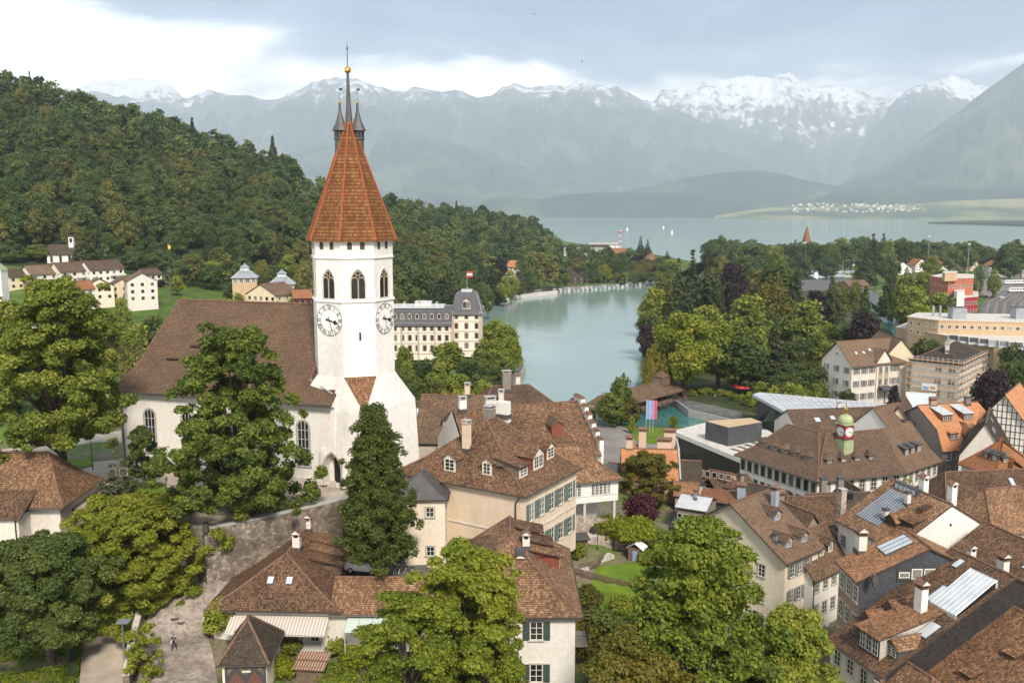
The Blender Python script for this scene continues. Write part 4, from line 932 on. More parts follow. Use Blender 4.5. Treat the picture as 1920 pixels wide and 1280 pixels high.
def m_gothic():
 f = MB(); st = M['palestone']; sm = M['sandstone']; w, hh = 0.84, 3.55; n = 7
 def out(wd, top):
  r = wd * 2; zc_ = top - r * 0.866
  L_ = [(-wd, 0)] + [(wd - r * math.cos(R(60) * k / n), zc_ + r * math.sin(R(60) * k / n)) for k in range(n + 1)]
  return L_ + [(-x, z) for x, z in L_[::-1][1:]]
 f.face([(x, -0.012, z) for x, z in out(w, hh)], M['glass_dark'])
 o_, i_ = out(w + 0.30, hh + 0.42), out(w, hh); m_ = out(w + 0.16, hh + 0.2)
 for k in range(len(i_) - 1):
  f.face([(m_[k][0], -0.10, m_[k][1]), (m_[k + 1][0], -0.10, m_[k + 1][1]), (i_[k + 1][0], -0.02, i_[k + 1][1]), (i_[k][0], -0.02, i_[k][1])], st)
  f.face([(o_[k][0], -0.02, o_[k][1]), (o_[k + 1][0], -0.02, o_[k + 1][1]), (m_[k + 1][0], -0.10, m_[k + 1][1]), (m_[k][0], -0.10, m_[k][1])], M['tower_white'])
 f.box(-w - 0.2, w + 0.2, -0.16, -0.01, -0.16, 0, st)
 f.box(-0.07, 0.07, -0.09, -0.02, 0, 2.25, sm)
 for sx in (-1, 1):
  c_ = sx * w / 2; r = w * 0.46
  f.tube([(c_ + r * math.cos(R(a)), -0.06, 2.2 + r * 1.15 * math.sin(R(a))) for a in range(0, 181, 20)], 0.05, sm, 5)
  f.tube([(c_ * 0.98 + 0.27 * math.cos(R(a)), -0.06, 2.82 - 0.02 + 0.25 * math.sin(R(a))) for a in range(0, 361, 30)], 0.045, sm, 5)
 f.tube([(0.27 * math.cos(R(a)), -0.06, 3.12 + 0.24 * math.sin(R(a))) for a in range(0, 361, 30)], 0.045, sm, 5)
 for z in (0.62, 1.3, 1.95): f.box(-w, w, -0.05, -0.02, z - 0.02, z + 0.02, M['black'])
 for x in (-0.42, 0.42): f.box(x - 0.02, x + 0.02, -0.05, -0.02, 0, 2.2, M['black'])
 return f.data('belfry_window')
M['glass_dark'] = m_plain('dark_opening', (0.012, 0.011, 0.010), 0.6)
gd = m_gothic()
for k in range(8): put_m('belfry_window', gd, tw, on_face(k, 0, zat(556), -0.045))
def m_small():
 f = MB(); w, hh = 0.30, 0.98; n = 8
 o_ = [(-w, 0)] + [(-w * math.cos(math.pi * k / n), hh - w + w * math.sin(math.pi * k / n)) for k in range(n + 1)] + [(w, 0)]
 f.face([(x, -0.012, z) for x, z in o_], M['wood_dark']);
 b_ = [(x * 1.28, z * 1.08 if z > 0 else -0.06) for x, z in o_]
 for k in range(len(o_) - 1): f.face([(b_[k][0], -0.05, b_[k][1]), (b_[k + 1][0], -0.05, b_[k + 1][1]), (o_[k + 1][0], -0.02, o_[k + 1][1]), (o_[k][0], -0.02, o_[k][1])], M['tower_white'])
 for i in range(4): f.box(-w, w, -0.03, -0.013, 0.1 + i * 0.2, 0.16 + i * 0.2, M['wood'])
 return f.data('louvred_window')
sd_ = m_small()
for k in range(8):
 for x in (-0.95, 0.62): put_m('louvred_window', sd_, tw, on_face(k, x, zat(466), 0.0))
f = MB(); f.box(-0.13, 0.13, -0.03, 0.0, 0, 1.0, M['glass_dark']); f.box(-0.2, 0.2, -0.035, 0, -0.08, 0, M['palestone']); put_m('slit_window', f.data('slit_window'), tw, on_face(0, 0.1, zat(634), 0.01))
m, t, b = nt('dial_white'); b.inputs['Base Color'].default_value = (0.78, 0.755, 0.71, 1); b.inputs['Roughness'].default_value = 0.8; M['dial'] = m
def dial_data():
 f = MB(); r0 = 1.98; n = 48; bk = M['black']
 f.lathe([(0.001, 0.012), (r0, 0.012)], (0, 0, 0), M['dial'], n, smooth=False)
 for ra, rb_ in ((1.90, 1.98), (1.34, 1.375)): f.lathe([(ra, 0.03), (rb_, 0.03)], (0, 0, 0), bk, n, smooth=False)
 NUM = ['XII', 'I', 'II', 'III', 'IIII', 'V', 'VI', 'VII', 'VIII', 'IX', 'X', 'XI']
 old = f.M
 for i, s in enumerate(NUM):
  wd = {'I': 0.12, 'V': 0.26, 'X': 0.26}; margin = 0.035; tot = sum(wd[c] for c in s) + margin * (len(s) - 1); k = min(1, 0.72 / tot); x = -tot / 2
  f.M = Matrix.Rotation(-R(30 * i), 4, 'Z') @ Matrix.Translation((0, 1.40, 0.032)) @ Matrix.Scale(k, 4, (1, 0, 0))
  for c in s:
   w_ = wd[c]; z0_, z1_ = 0.0, 0.46
   def stroke(xa, xb, th): f.face([(xa - th, z0_, 0), (xa + th, z0_, 0), (xb + th, z1_, 0), (xb - th, z1_, 0)], bk)
   if c == 'I': stroke(x + w_ / 2, x + w_ / 2, 0.045)
   elif c == 'V': stroke(x + w_ / 2, x + 0.05, 0.042); stroke(x + w_ / 2, x + w_ - 0.05, 0.022)
   else: stroke(x + w_ - 0.05, x + 0.05, 0.042); stroke(x + 0.05, x + w_ - 0.05, 0.022)
   x += w_ + margin
 f.M = old; return f.data('dial')
dd = dial_data()
def hands(dial):
 f = MB(); bk = M['black']
 f.M = Matrix.Rotation(-R(163), 4, 'Z')
 f.face([(-0.05, -0.5, 0.06), (0.05, -0.5, 0.06), (0.035, 1.78, 0.06), (-0.035, 1.78, 0.06)], bk)
 f.face([(-0.09, 1.1, 0.061), (0.09, 1.1, 0.061), (0, 1.75, 0.061)], bk); put('minute_hand', f.data('minute_hand'), dial)
 f = MB(); f.M = Matrix.Rotation(-R(104), 4, 'Z')
 f.face([(-0.09, -0.55, 0.08), (0.09, -0.55, 0.08), (0.075, 0.9, 0.08), (-0.075, 0.9, 0.08)], bk)
 f.face([(-0.22, -0.45, 0.081), (0.22, -0.45, 0.081), (0.16, -0.3, 0.081), (-0.16, -0.3, 0.081)], bk)
 f.lathe([(0.001, 0.082), (0.27, 0.082)], (0, 0.92, 0), bk, 14, smooth=False)
 f.face([(-0.17, 1.02, 0.083), (0.17, 1.02, 0.083), (0, 1.5, 0.083)], bk); f.lathe([(0.001, 0.09), (0.15, 0.09)], (0, 0, 0), bk, 10, smooth=False)
 put('hour_hand', f.data('hour_hand'), dial)
for k in (-1, 1, 3, 5):
 o = put_m('clock_dial', dd, tw, on_face(k, 0, zat(597), 0.02) @ Matrix.Rotation(R(90), 4, 'X')); hands(o)
sn = nc - R(45)
def sface(k): return Matrix.Rotation(nc - R(45) + R(90 * k) + R(90), 4, 'Z')
dm = MB(); w, hh, n = 1.35, 4.3, 8
def parch(wd, top):
 r = wd * 1.7; zc_ = top - math.sqrt(r * r - (r - wd) ** 2); am = math.acos((r - wd) / r)
 L_ = [(-wd, 0)] + [(-wd + r - r * math.cos(am * k / n), zc_ + r * math.sin(am * k / n)) for k in range(n + 1)]
 return L_ + [(-x, z) for x, z in L_[::-1][1:]]
i_ = parch(w * 0.72, hh - 0.6); o_ = parch(w, hh); q_ = parch(w + 0.22, hh + 0.25)
dm.face([(x, 0.9, z) for x, z in i_], M['glass_dark'])
for k in range(len(i_) - 1):
 dm.face([(o_[k][0], -0.06, o_[k][1]), (o_[k + 1][0], -0.06, o_[k + 1][1]), (i_[k + 1][0], 0.9, i_[k + 1][1]), (i_[k][0], 0.9, i_[k][1])], M['palestone'])
 dm.face([(q_[k][0], -0.06, q_[k][1]), (q_[k + 1][0], -0.06, q_[k + 1][1]), (o_[k + 1][0], -0.06, o_[k + 1][1]), (o_[k][0], -0.06, o_[k][1])], M['stone'])
dm.box(-w - 0.5, -w - 0.22, -0.05, 1.0, 0, hh + 0.4, tm); dm.box(w + 0.22, w + 0.5, -0.05, 1.0, 0, hh + 0.4, tm)
do = dm.build('doorway', tw); do.matrix_local = sface(0) @ Matrix.Translation((1.3, -6.85, 0.0))
f = MB(); f.box(-0.32, 0.32, -0.06, 0, 0, 0.8, M['stone']); f.box(-0.25, 0.25, -0.065, -0.06, 0.06, 0.74, M['palestone']); o = f.build('wall_plaque', tw); o.matrix_local = sface(0) @ Matrix.Translation((3.7, -6.0, 0.7))
f = MB(); f.face([(-0.9, -0.5, 0), (0.9, -0.5, 0), (0.9, 0.4, 1.1), (-0.9, 0.4, 1.1)], M['roof_warm']); f.face([(-0.9, -0.5, 0), (-0.9, 0.5, 0), (0.9, 0.5, 0), (0.9, -0.5, 0)], M['wood_dark']); f.face([(-0.9, -0.5, 0), (-0.9, 0.4, 1.1), (-0.9, 0.4, 0)], M['roof_warm']); f.face([(0.9, -0.5, 0), (0.9, 0.4, 0), (0.9, 0.4, 1.1)], M['roof_warm'])
o = f.build('pent_roof', tw); o.matrix_local = Matrix.Rotation(nc + R(90), 4, 'Z') @ Matrix.Translation((0.1, -8.35, zat(838, 113)))
# nave
ZN = 38.6; a_, b_ = G(214, 724, ZN), G(617, 751, ZN); ny = yaw_of(a_, b_); NU = (b_ - a_).xy.length
nv = house('church_nave', 'long white church nave under a huge brown tiled roof, joined to the tower', 'church', (a_.x + math.cos(ny) * .5 - math.sin(ny) * .8, a_.y + math.sin(ny) * .5 + math.cos(ny) * .8), ny, NU - 0.3, 19.5, 27.0, ZN, 49.4, hips=(2.6, 0), gover=0.05, over=0.9, flare=0.75, wall='white', roof='roof_church')
f = MB(); f.box(-0.12, nv.U + 0.12, -0.35, 0.0, nv.ze - 0.95, nv.ze - 0.35, M['white']); f.box(-0.1, nv.U + 0.1, -0.06, 0, nv.ze - 1.12, nv.ze - 0.95, M['stone']); f.build('cornice', nv.root)
windows(nv, 0, [4.3, 10.2, 16.1, 22.0, 27.5], [5.6], w=1.55, hh=5.9, frame='palemetal', surround='stone', bars=(2, 4), sw=0.26, arch=1.0)
f = MB(); f.box(-0.55, 0.55, -0.05, 0, 0, 2.2, M['wood']); f.box(-0.75, -0.55, -0.09, 0, 0, 2.4, M['palestone']); f.box(0.55, 0.75, -0.09, 0, 0, 2.4, M['palestone']); f.box(-0.55, 0.55, -0.09, 0, 2.2, 2.4, M['palestone']); o = f.build('door', nv.root); o.location = (5.3, 0, 0.5)
f = MB(); f.box(-0.25, 0.0, -0.25, 0.05, 0, nv.ze - 0.4, M['greybrown']); f.box(0.02, 0.14, -0.30, -0.18, 0, nv.ze - 0.5, M['lead']); f.build('downpipe', nv.root)
f = MB(); f.box(-0.1, nv.U + 0.05, -0.14, 0, 0, 1.1, M['palestone']); f.build('plinth', nv.root)
for x, s in ((5.6, 3.6), (8.6, 4.9), (13.8, 3.6)):
 dormer(nv, 0, x, s, 1.7, 0.30, 'shed', 'glass_dark', 'roof_church', win=False, ov=0.12)
e_ = nv.root.matrix_local if False else None
f = MB(); f.M = Matrix.Identity(4)
Lx = nv.U
f.face([(Lx - 4.6, 2.2, nv.rz(0, 2.2) + .05), (Lx - 0.2, 0.4, nv.rz(0, 0.2) + 0.1), (Lx + 0.6, 4.5, nv.ze + 8.2), (Lx - 4.2, 5.6, nv.rz(0, 5.6) + 0.05)], M['roof_church'])
f.tube([(Lx - 4.5, 2.2, nv.rz(0, 2.2) + .12), (Lx - 4.2, 5.6, nv.rz(0, 5.6) + .12), (Lx - 1.6, 8.6, nv.rz(0, 8.6) + .1)], 0.13, M['tile_ridge'], 6)
f.tube([(Lx - 4.5, 2.2, nv.rz(0, 2.2) + .16), (Lx - 0.3, 0.4, nv.rz(0, 0.4) + .18)], 0.12, M['zinc'], 6)
f.build('valley_roof', nv.root)
f = MB(); p = D(320, 556, 133); p.z = 49.3
sp_ = thing('roof_finial', 'tall thin iron rod with knob and golden vane on the church roof end', 'finial', p)
f.lathe([(0.28, -0.3), (0.2, 0.6), (0.11, 2.0), (0.09, 3.6), (0.42, 3.75), (0.45, 3.9), (0.12, 4.1), (0.05, 4.6), (0.035, 8.0), (0.01, 8.3)], (0, 0, 0), M['lead'], 8); f.build('rod', sp_)
f = MB(); f.box(-0.05, 0.35, -0.02, 0.02, 7.2, 7.75, M['gold']); f.lathe([(0.02, 6.9), (0.1, 7.0), (0.02, 7.1)], (0, 0, 0), M['gold'], 8); f.build('vane', sp_)
# terrace, its retaining walls
ter = [G(388, 1003, 26.6), G(470, 985, 26.8), G(560, 966, 27), G(655, 947, 27.1), G(700, 925, 27.2), G(760, 900, 27.2), Vector((-5, 122, 27.2)), Vector((-6, 131, 27.2)), Vector((-20, 136, 27.4)), Vector((-58, 146, 27.6)), Vector((-75, 130, 27.6)), Vector((-66, 108, 27)), Vector((-40, 99.5, 26.6))]
f = MB(); f.prism([(v.x, v.y) for v in ter], 20, 27.3, M['rubble'], M['cobble_pale'] if 'cobble_pale' in M else M['gravel']); structure('church_terrace', f.data('church_terrace'))
# BUILDINGS ON THE CASTLE HILL
def near_house(): pass
b_ = G(982, 925, 31.0); y_ = R(-31.5); U_, V_ = 17.5, 12.6; o_ = (b_.x - U_ * math.cos(y_), b_.y - U_ * math.sin(y_))
hb_ = house('beige_house', 'tall beige plastered house with steep brown pyramid roof and rows of grey green shutters', 'house', o_, y_, U_, V_, 20.5, 31.0, 37.0, axis='v', hips=(6.0, 4.5), over=0.5, flare=0.35, wall='beige', roof='roof_mix')
windows(hb_, 1, (5, 1.7, V_ - 1.6), [7.95, 3.65], w=1.05, hh=2.05, surround='palestone', shut='shut_green', sill=True, sw=0.1)
f = MB(); f.box(U_ - 0.08, U_ + 0.10, 0.0, V_, 5.55, 5.75, M['palestone']); f.box(0, U_ + 0.1, -0.10, 0.05, 5.55, 5.72, M['palestone']); f.build('string_course', hb_.root)
f = MB(); f.tube([(U_ - 0.35, -0.35, 10.1), (U_ - 1.0, -0.12, 9.3), (U_ - 1.0, -0.12, 0)], 0.09, M['wood_dark'], 6); f.build('downpipe', hb_.root)
dormer(hb_, 3, 7.0, 0.7, 1.7, 1.75, 'gable', 'cream', 'roof_mix', cheek='wood'); dormer(hb_, 3, 12.0, 1.0, 1.35, 1.7, 'gable', 'cream', 'roof_mix', cheek='wood')
dormer(hb_, 0, 2.6, 1.6, 1.9, 1.35, 'shed', 'cream', 'roof_mix', cheek='wood'); dormer(hb_, 0, 6.2, 1.7, 2.4, 1.8, 'gable', 'cream', 'roof_mix', cheek='wood_red', wn=2); dormer(hb_, 0, 10.0, 2.2, 1.8, 1.5, 'gable', 'cream', 'roof_mix', cheek='wood_red')
chimney(hb_, 3.2, hb_.Wd * 0.56, 0.8, 0.8, cap='slab', mat='beige', zr=hb_.zr + 0.1, zb=hb_.zs(4.5))
chimney(hb_, 7.6, hb_.Wd / 2 + 0.6, 1.2, 0.9, 1.1, cap='slab', mat='greybrown'); chimney(hb_, 10.2, hb_.Wd / 2 + 0.3, 0.8, 1.7, 1.6, cap=None, mat='white')
o_, y_, U_, V_ = from_eaves((742, 931), (834, 931), (868, 917), 30.0)
hs = house('stair_tower', 'narrow beige stair tower with dark sheet hip roof on the front of the beige house', 'tower', o_, y_, U_, V_ + 1.2, 21.0, 30.0, 32.0, axis='v', hips=(2.4, 0), over=0.35, wall='cream', roof='lead', ridge='lead', walls={0: 'taupe_light'} if 'taupe_light' in M else None)
windows(hs, 0, [U_ - 1.7], [2.6, 7.2], w=0.9, hh=1.1, surround='stone', bars=(1, 1)); windows(hs, 1, [V_ * 0.5], [3.2, 7.6], w=0.8, hh=1.15, surround='stone', bars=(1, 1))
yw = R(20); c_, s_ = math.cos(yw), math.sin(yw)
h4 = house('gabled_house', 'house with broad red brown roof, red hatch dormer and white stepped gable towards the lake', 'house', (12.2 - 19 * c_, 121 - 19 * s_), yw, 19, 15, 18, 29.6, 35.0, hips=(0, 0), over=0.6, gover=-0.2, wall='white', roof='roof_mix')
dormer(h4, 0, 13.6, 2.6, 1.7, 1.6, 'gable', 'wood_red', 'roof_brown', cheek='wood_red', win=False)
f = MB()
for k in range(6):
 s0_ = k * 7.5 / 6
 for sd2 in (0, 1):
  y0_, y1_ = (s0_, s0_ + 7.5 / 6 + 0.02 - (0.04 if k == 5 else 0)) if sd2 == 0 else (15 - s0_ - 7.5 / 6, 15 - s0_)
  z_ = h4.zs(s0_ + 1.25) + 0.55
  f.box(18.75, 19.35, y0_, y1_, 6, z_, M['white'])
  for q in (-1, 1): f.face([(19.05 + q * 0.5, y0_ - 0.1, z_ + 0.02), (19.05 + q * 0.5, y1_ + 0.1, z_ + 0.02), (19.05, y1_ + 0.1, z_ + 0.42), (19.05, y0_ - 0.1, z_ + 0.42)][::q], M['tile_ridge'])
  f.face([(18.55, y0_ - 0.1, z_ + .02), (19.55, y0_ - 0.1, z_ + .02), (19.05, y0_ - 0.1, z_ + .42)], M['tile_ridge'])
f.build('stepped_gable', h4.root)
chimney(h4, 1.5, 7.5, 1.0, 0.9, 1.5, cap='slab', mat='white'); chimney(h4, 6.0, 9.0, 1.5, 0.9, 1.0, cap='slab', mat='offwhite', zr=h4.zr + 0.9)
p0 = G(1060, 905, 27.4); yw = R(17)
an = house('annex', 'white timber annex with long window strips standing on slim columns over a patio', 'annex', (p0.x - 0.6, p0.y + 0.5), yw, 8.1, 9.5, 24.2, 27.3, 30.8, hips=(0, 4.0), over=0.5, wall='white', roof='roof_mix', flare=0.2)
for a, n in ((0.7, 4), (4.3, 5)):
 windows(an, 0, [a + 0.55 * i + 0.25 for i in range(n)], [1.75], w=0.5, hh=1.5, surround=None, bars=(1, 3), sill=False)
f = MB(); f.box(0, 8.1, -0.05, 0.0, 0.85, 0.95, M['palemetal']); f.box(0, 8.1, -0.05, 0, 2.58, 2.68, M['palemetal']); f.build('window_band', an.root)
for x, y in ((3.5, 0.4), (7.7, 0.4), (7.7, 6)):
 f = MB(); f.box(-0.17, 0.17, -0.17, 0.17, -4.2, -0.01, M['palemetal']); f.box(-0.24, 0.24, -0.24, 0.24, -0.25, -0.005, M['palemetal']); put('column', f.data('column'), an.root, (x, y, 0))
f = MB(); f.box(0, 6.4, 3.0, 9, -5, -0.02, M['offwhite']); f.build('ground_floor', an.root)
patio = [an.root.matrix_basis @ Vector(v) for v in ((0, -2.2, 0), (9.5, -1.5, 0), (10, 3.2, 0), (0.5, 3, 0))]
f = MB(); f.prism([(v.x, v.y) for v in patio], 15, 20.1, M['rubble_pale'], M['palestone']); structure('patio', f.data('patio'))
def chair_data():
 f = MB(); b_ = M['frame_dark']; f.box(-.35, .35, -.35, .35, .30, .42, b_); f.box(-.35, .35, .28, .36, .4, .85, b_); f.box(-.38, -.3, -.35, .35, .1, .6, b_); f.box(.3, .38, -.35, .35, .1, .6, b_)
 for x in (-.3, .3):
  for y in (-.3, .3): f.box(x - .03, x + .03, y - .03, y + .03, 0, .3, b_)
 return f.data('patio_chair')
cdt = chair_data()
for i, (x, y, a, lb) in enumerate(((4.6, -0.4, 40, 'black wicker patio chair nearest the slim white column'), (5.9, 1.3, 150, 'black wicker patio chair at the back of the patio'), (7.2, 0.0, -60, 'black wicker patio chair on the lawn side of the patio'))):
 w_ = an.root.matrix_basis @ Vector((x, y, 0)); tag(put('patio_chair', cdt, None, (w_.x, w_.y, 20.1), (0, 0, R(a))), lb, 'chair', 'patio chairs under the white annex')
f = MB(); f.box(-.6, .6, -.4, .4, .36, .42, M['frame_dark']); [f.box(x - .03, x + .03, y - .03, y + .03, 0, .36, M['frame_dark']) for x in (-.5, .5) for y in (-.3, .3)]
w_ = an.root.matrix_basis @ Vector((5.6, 0.3, 0)); tag(put('patio_table', f.data('patio_table'), None, (w_.x, w_.y, 20.1)), 'low black table between the patio chairs under the annex', 'table')
p0 = G(777, 824, 28.2)
h5 = house('old_house', 'old house with dark mossy brown roof right behind the church tower', 'house', (p0.x, p0.y), R(-4), 15.5, 17, 14, 28.2, 33.3, hips=(0, (4.0, 0.5)), over=0.7, flare=0.4, wall='taupe', roof='roof_brown')
dormer(h5, 0, 5.0, 2.4, 2.2, 1.3, 'hip', 'taupe', 'roof_brown', wn=2); chimney(h5, 7.0, 8.5, 0.8, 0.8, 1.6, mat='beige', cap='slab'); chimney(h5, 12.5, 6.5, 0.8, 0.8, mat='offwhite', cap='slab', zr=h5.zr + 1.0)
windows(h5, 0, [2.0, 4.3, 6.6], [12.3], w=1.0, hh=1.3)
p0 = G(905, 772, 27.0)
h5b = house('roadside_house', 'low brown hipped roof by the lake wall between the dark roof and the stepped gable', 'house', (p0.x, p0.y), R(14), 15, 12, 12, 26.5, 30.3, hips=(3, 5), over=0.5, wall='offwhite', roof='roof_brown')
chimney(h5b, 5.5, 5.0, 1.5, 0.9, 2.6, mat='greybrown', cap='slab'); chimney(h5b, 8.0, 6.5, 0.8, 0.8, 1.4, mat='offwhite', cap='house')
p0 = G(752, 788, 20)
h5c = house('low_house', 'low brown roof with glazed strips at the right foot of the church tower', 'house', (p0.x - 5, p0.y - 2), R(5), 14, 9, 8, 20, 23.2, hips=(0, 0), wall='offwhite', roof='roof_dark')
skylight(h5c, 0, 5.6, 1.2, 1.6, 2.2, 3); skylight(h5c, 0, 8.0, 1.2, 1.6, 2.2, 3)
a_, b_ = G(390, 1141, 21.5), G(626, 1145, 21.5)
h6 = house('lane_house', 'low house by the cobbled lane, big mottled hip roof with two small skylights', 'house', (a_.x + 0.3, a_.y + 0.5), yaw_of(a_, b_), (b_ - a_).length - 0.2, 14.5, 16.8, 21.6, 25.4, axis='v', hips=(5.0, 0), over=0.6, flare=0.25, wall='offwhite', roof='roof_mix')
skylight(h6, 3, 5.4, 2.1, 0.75, 0.95); skylight(h6, 3, 7.4, 2.1, 0.75, 0.95)
for i, (x, s) in enumerate(((7.2, 2.0), (9.3, 3.0), (11.4, 4.0))): dormer(h6, 0, x + 0.6, s * 0.55, 2.2, 1.3, 'shed', 'wood_red', 'roof_mix', cheek='wood', win=(i == 0), ov=0.35)
chimney(h6, 7.4, h6.Wd / 2 - 0.5, 0.9, 0.8, 1.0, mat='offwhite', cap='house'); chimney(h6, 13.0, h6.Wd / 2 - 0.3, 0.8, 0.7, 0.9, mat='offwhite', cap='house')
windows(h6, 0, [5.6, 10.6], [1.7], w=0.9, hh=1.1, surround='palestone', bars=(1, 1))
h6w = house('side_wing', 'long low tiled wing running right from the lane house to the courtyard', 'house', (b_.x - 0.2, b_.y + 0.55), 0.0, 11.2, 6.6, 16.8, 21.5, 23.5, hips=(0, 0), over=0.6, wall='offwhite', roof='roof_mix')
windows(h6w, 0, [3.2, 6.2, 8.6], [2.2], w=1.0, hh=1.1, surround='palestone', bars=(1, 1))
wing_loc = h6w.root.location.copy(); merge(h6, h6w)
def m_stripe():
 m, t, b = nt('striped_canvas'); c = obj_co(t); s = node(t, 'ShaderNodeSeparateXYZ'); t.links.new(c, s.inputs[0])
 q = mth(t, 'FRACT', mth(t, 'MULTIPLY', s.outputs['X'], 3.0)); t.links.new(ramp(t, q, [(0.0, (0.62, 0.58, 0.52)), (0.3, (0.42, 0.36, 0.30))], 'CONSTANT'), b.inputs['Base Color']); b.inputs['Roughness'].default_value = 0.9; return m
M['stripe'] = m_stripe()
wl = thing('awning', 'pale striped canvas awning stretched out below the eaves of the lane house', 'awning', h6.root.location, h6.root.rotation_euler.z)
f = MB(); x0_, x1_ = 2.0, 12.2; f.face([(x0_, -2.3, 3.0), (x1_, -2.3, 3.0), (x1_, -0.1, 3.9), (x0_, -0.1, 3.9)], M['stripe']); f.face([(x0_, -2.3, 2.97), (x0_, -0.1, 3.87), (x1_, -0.1, 3.87), (x1_, -2.3, 2.97)], M['stripe']); f.face([(x0_, -2.31, 2.75), (x1_, -2.31, 2.75), (x1_, -2.3, 3.0), (x0_, -2.3, 3.0)], M['stripe']); f.build('canvas', wl)
f = MB(); f.tube([(x0_, -2.3, 2.95), (x1_, -2.3, 2.95)], 0.05, M['palemetal'], 6); [f.tube([(x, -2.3, 2.95), (x, -0.05, 2.9)], 0.03, M['palemetal'], 5) for x in (x0_, x1_, 7)]; f.build('frame', wl)
wl = thing('glass_canopy', 'pale green glass canopy over the garden terrace of the low wing', 'canopy', wing_loc, 0)
f = MB(); m, t, b = nt('frosted_glass'); b.inputs['Base Color'].default_value = (0.50, 0.57, 0.50, 1); b.inputs['Roughness'].default_value = 0.25; M['frost'] = m
for i in range(6): f.box(1.6 + i * 1.3, 2.84 + i * 1.3, -2.4, -0.1, 0, 0.03, M['frost'])
o = f.build('glass_panel', wl); o.matrix_local = Matrix.Translation((0, -0.2, 3.9)) @ Matrix.Rotation(R(14), 4, 'X') @ Matrix.Translation((0, 0, 0))
f = MB(); [f.tube([(1.6 + i * 1.3, -2.5, 3.28), (1.6 + i * 1.3, -0.1, 3.9)], 0.04, M['palemetal'], 5) for i in range(7)]; [f.tube([(x, -2.4, 3.3), (x, -2.4, 0)], 0.05, M['palemetal'], 6) for x in (1.6, 5.5, 9.4)]; f.build('frame', wl)
p = GG(612, 1190); wl = thing('lean_to', 'small wooden lean-to with ribbed brown roof between awning and glass canopy', 'shed', p, 0.1)
f = MB(); f.box(-1.2, 1.2, 0, 1.8, 0, 2.2, M['wood']); f.build('wall', wl); f = MB(); f.face([(-1.4, -0.3, 2.2), (1.4, -0.3, 2.2), (1.4, 2.1, 3.0), (-1.4, 2.1, 3.0)], M['wood']); [f.tube([(x, -0.3, 2.24), (x, 2.1, 3.04)], 0.04, M['wood'], 4) for x in np.linspace(-1.3, 1.3, 9)]; f.build('roof', wl)
f = MB(); f.box(0.1, 1.0, -0.05, 0, 0.6, 2.0, M['frame_white']); f.box(0.16, 0.94, -0.06, -0.05, 0.66, 1.94, M['glass']); f.build('window', wl)
a_, b_ = G(835, 1153, 25.8), G(1088, 1152, 25.8)
h7 = house('shuttered_house', 'white house with dark green shutters under a mottled brown hip roof, front centre', 'house', (a_.x, a_.y + 0.6), yaw_of(a_, b_), (b_ - a_).length - 0.4, 15.5, 13.0, 25.8, 30.0, axis='v', hips=(8.0, 1.5), over=0.6, flare=0.3, wall='white', roof='roof_mix')
w7 = h7.U; windows(h7, 0, [w7 - 3.55], [11.0, 6.9], w=1.15, hh=1.75, surround='palestone', bars=(1, 2), shut='shut_dark'); windows(h7, 0, [w7 - 7.2, w7 - 10.4], [11.0, 6.9], w=1.15, hh=1.75, surround='palestone', bars=(1, 2), shut='shut_dark')
windows(h7, 1, [3.5, 7.5, 11.5], [11.0, 6.9], w=1.0, hh=1.7, surround='palestone', bars=(1, 2))
for i, (x, s) in enumerate(((9.0, 1.0), (10.8, 1.9), (12.6, 2.8))): dormer(h7, 0, x, s, 2.0, 1.5, 'shed', 'wood_dark', 'roof_mix', cheek='wood_red', win=(i == 0), ov=0.3)
for i, (x, s) in enumerate(((4.4, 1.2), (6.6, 2.2))): dormer(h7, 2, x, s, 3.0, 1.2, 'shed', 'wood_dark', 'roof_mix', win=False, ov=0.3)
chimney(h7, 8.4, h7.Wd / 2 - 1.6, 0.85, 0.7, cap='house', mat='white', zr=h7.zr - 0.3); chimney(h7, 6.0, h7.Wd / 2 - 1.0, 0.8, 0.7, cap='house', mat='white', zr=h7.zr - 1.7)
f = MB(); f.box(w7, w7 + 1.3, 0.6, 3.6, 9.1, 9.25, M['greybrown']); iron = M['black']
for y in np.linspace(0.65, 3.55, 14): f.tube([(w7 + 1.25, y, 9.25), (w7 + 1.25, y, 10.2)], 0.015, iron, 4)
for x in np.linspace(w7 + 0.1, w7 + 1.25, 6): f.tube([(x, 0.65, 9.25), (x, 0.65, 10.2)], 0.015, iron, 4); f.tube([(x, 3.55, 9.25), (x, 3.55, 10.2)], 0.015, iron, 4)
f.tube([(w7, 0.65, 10.2), (w7 + 1.25, 0.65, 10.2), (w7 + 1.25, 3.55, 10.2), (w7, 3.55, 10.2)], 0.03, iron, 5); [f.tube([(w7 + 1.2, y, 0), (w7 + 1.2, y, 9.1)], 0.05, iron, 6) for y in (0.7, 3.5)]; f.build('balcony', h7.root)
a_ = G(104, 946, 29.0)
h8 = house('verger_house', 'house at the left edge with spotted brown hip roof, half hidden by trees', 'house', (a_.x - 24, a_.y + 0.4), 0.02, 24, 9.6, 22.5, 29.0, 33.6, hips=(0, 3.2), over=0.75, wall='offwhite', roof='roof_mix', flare=0.2)
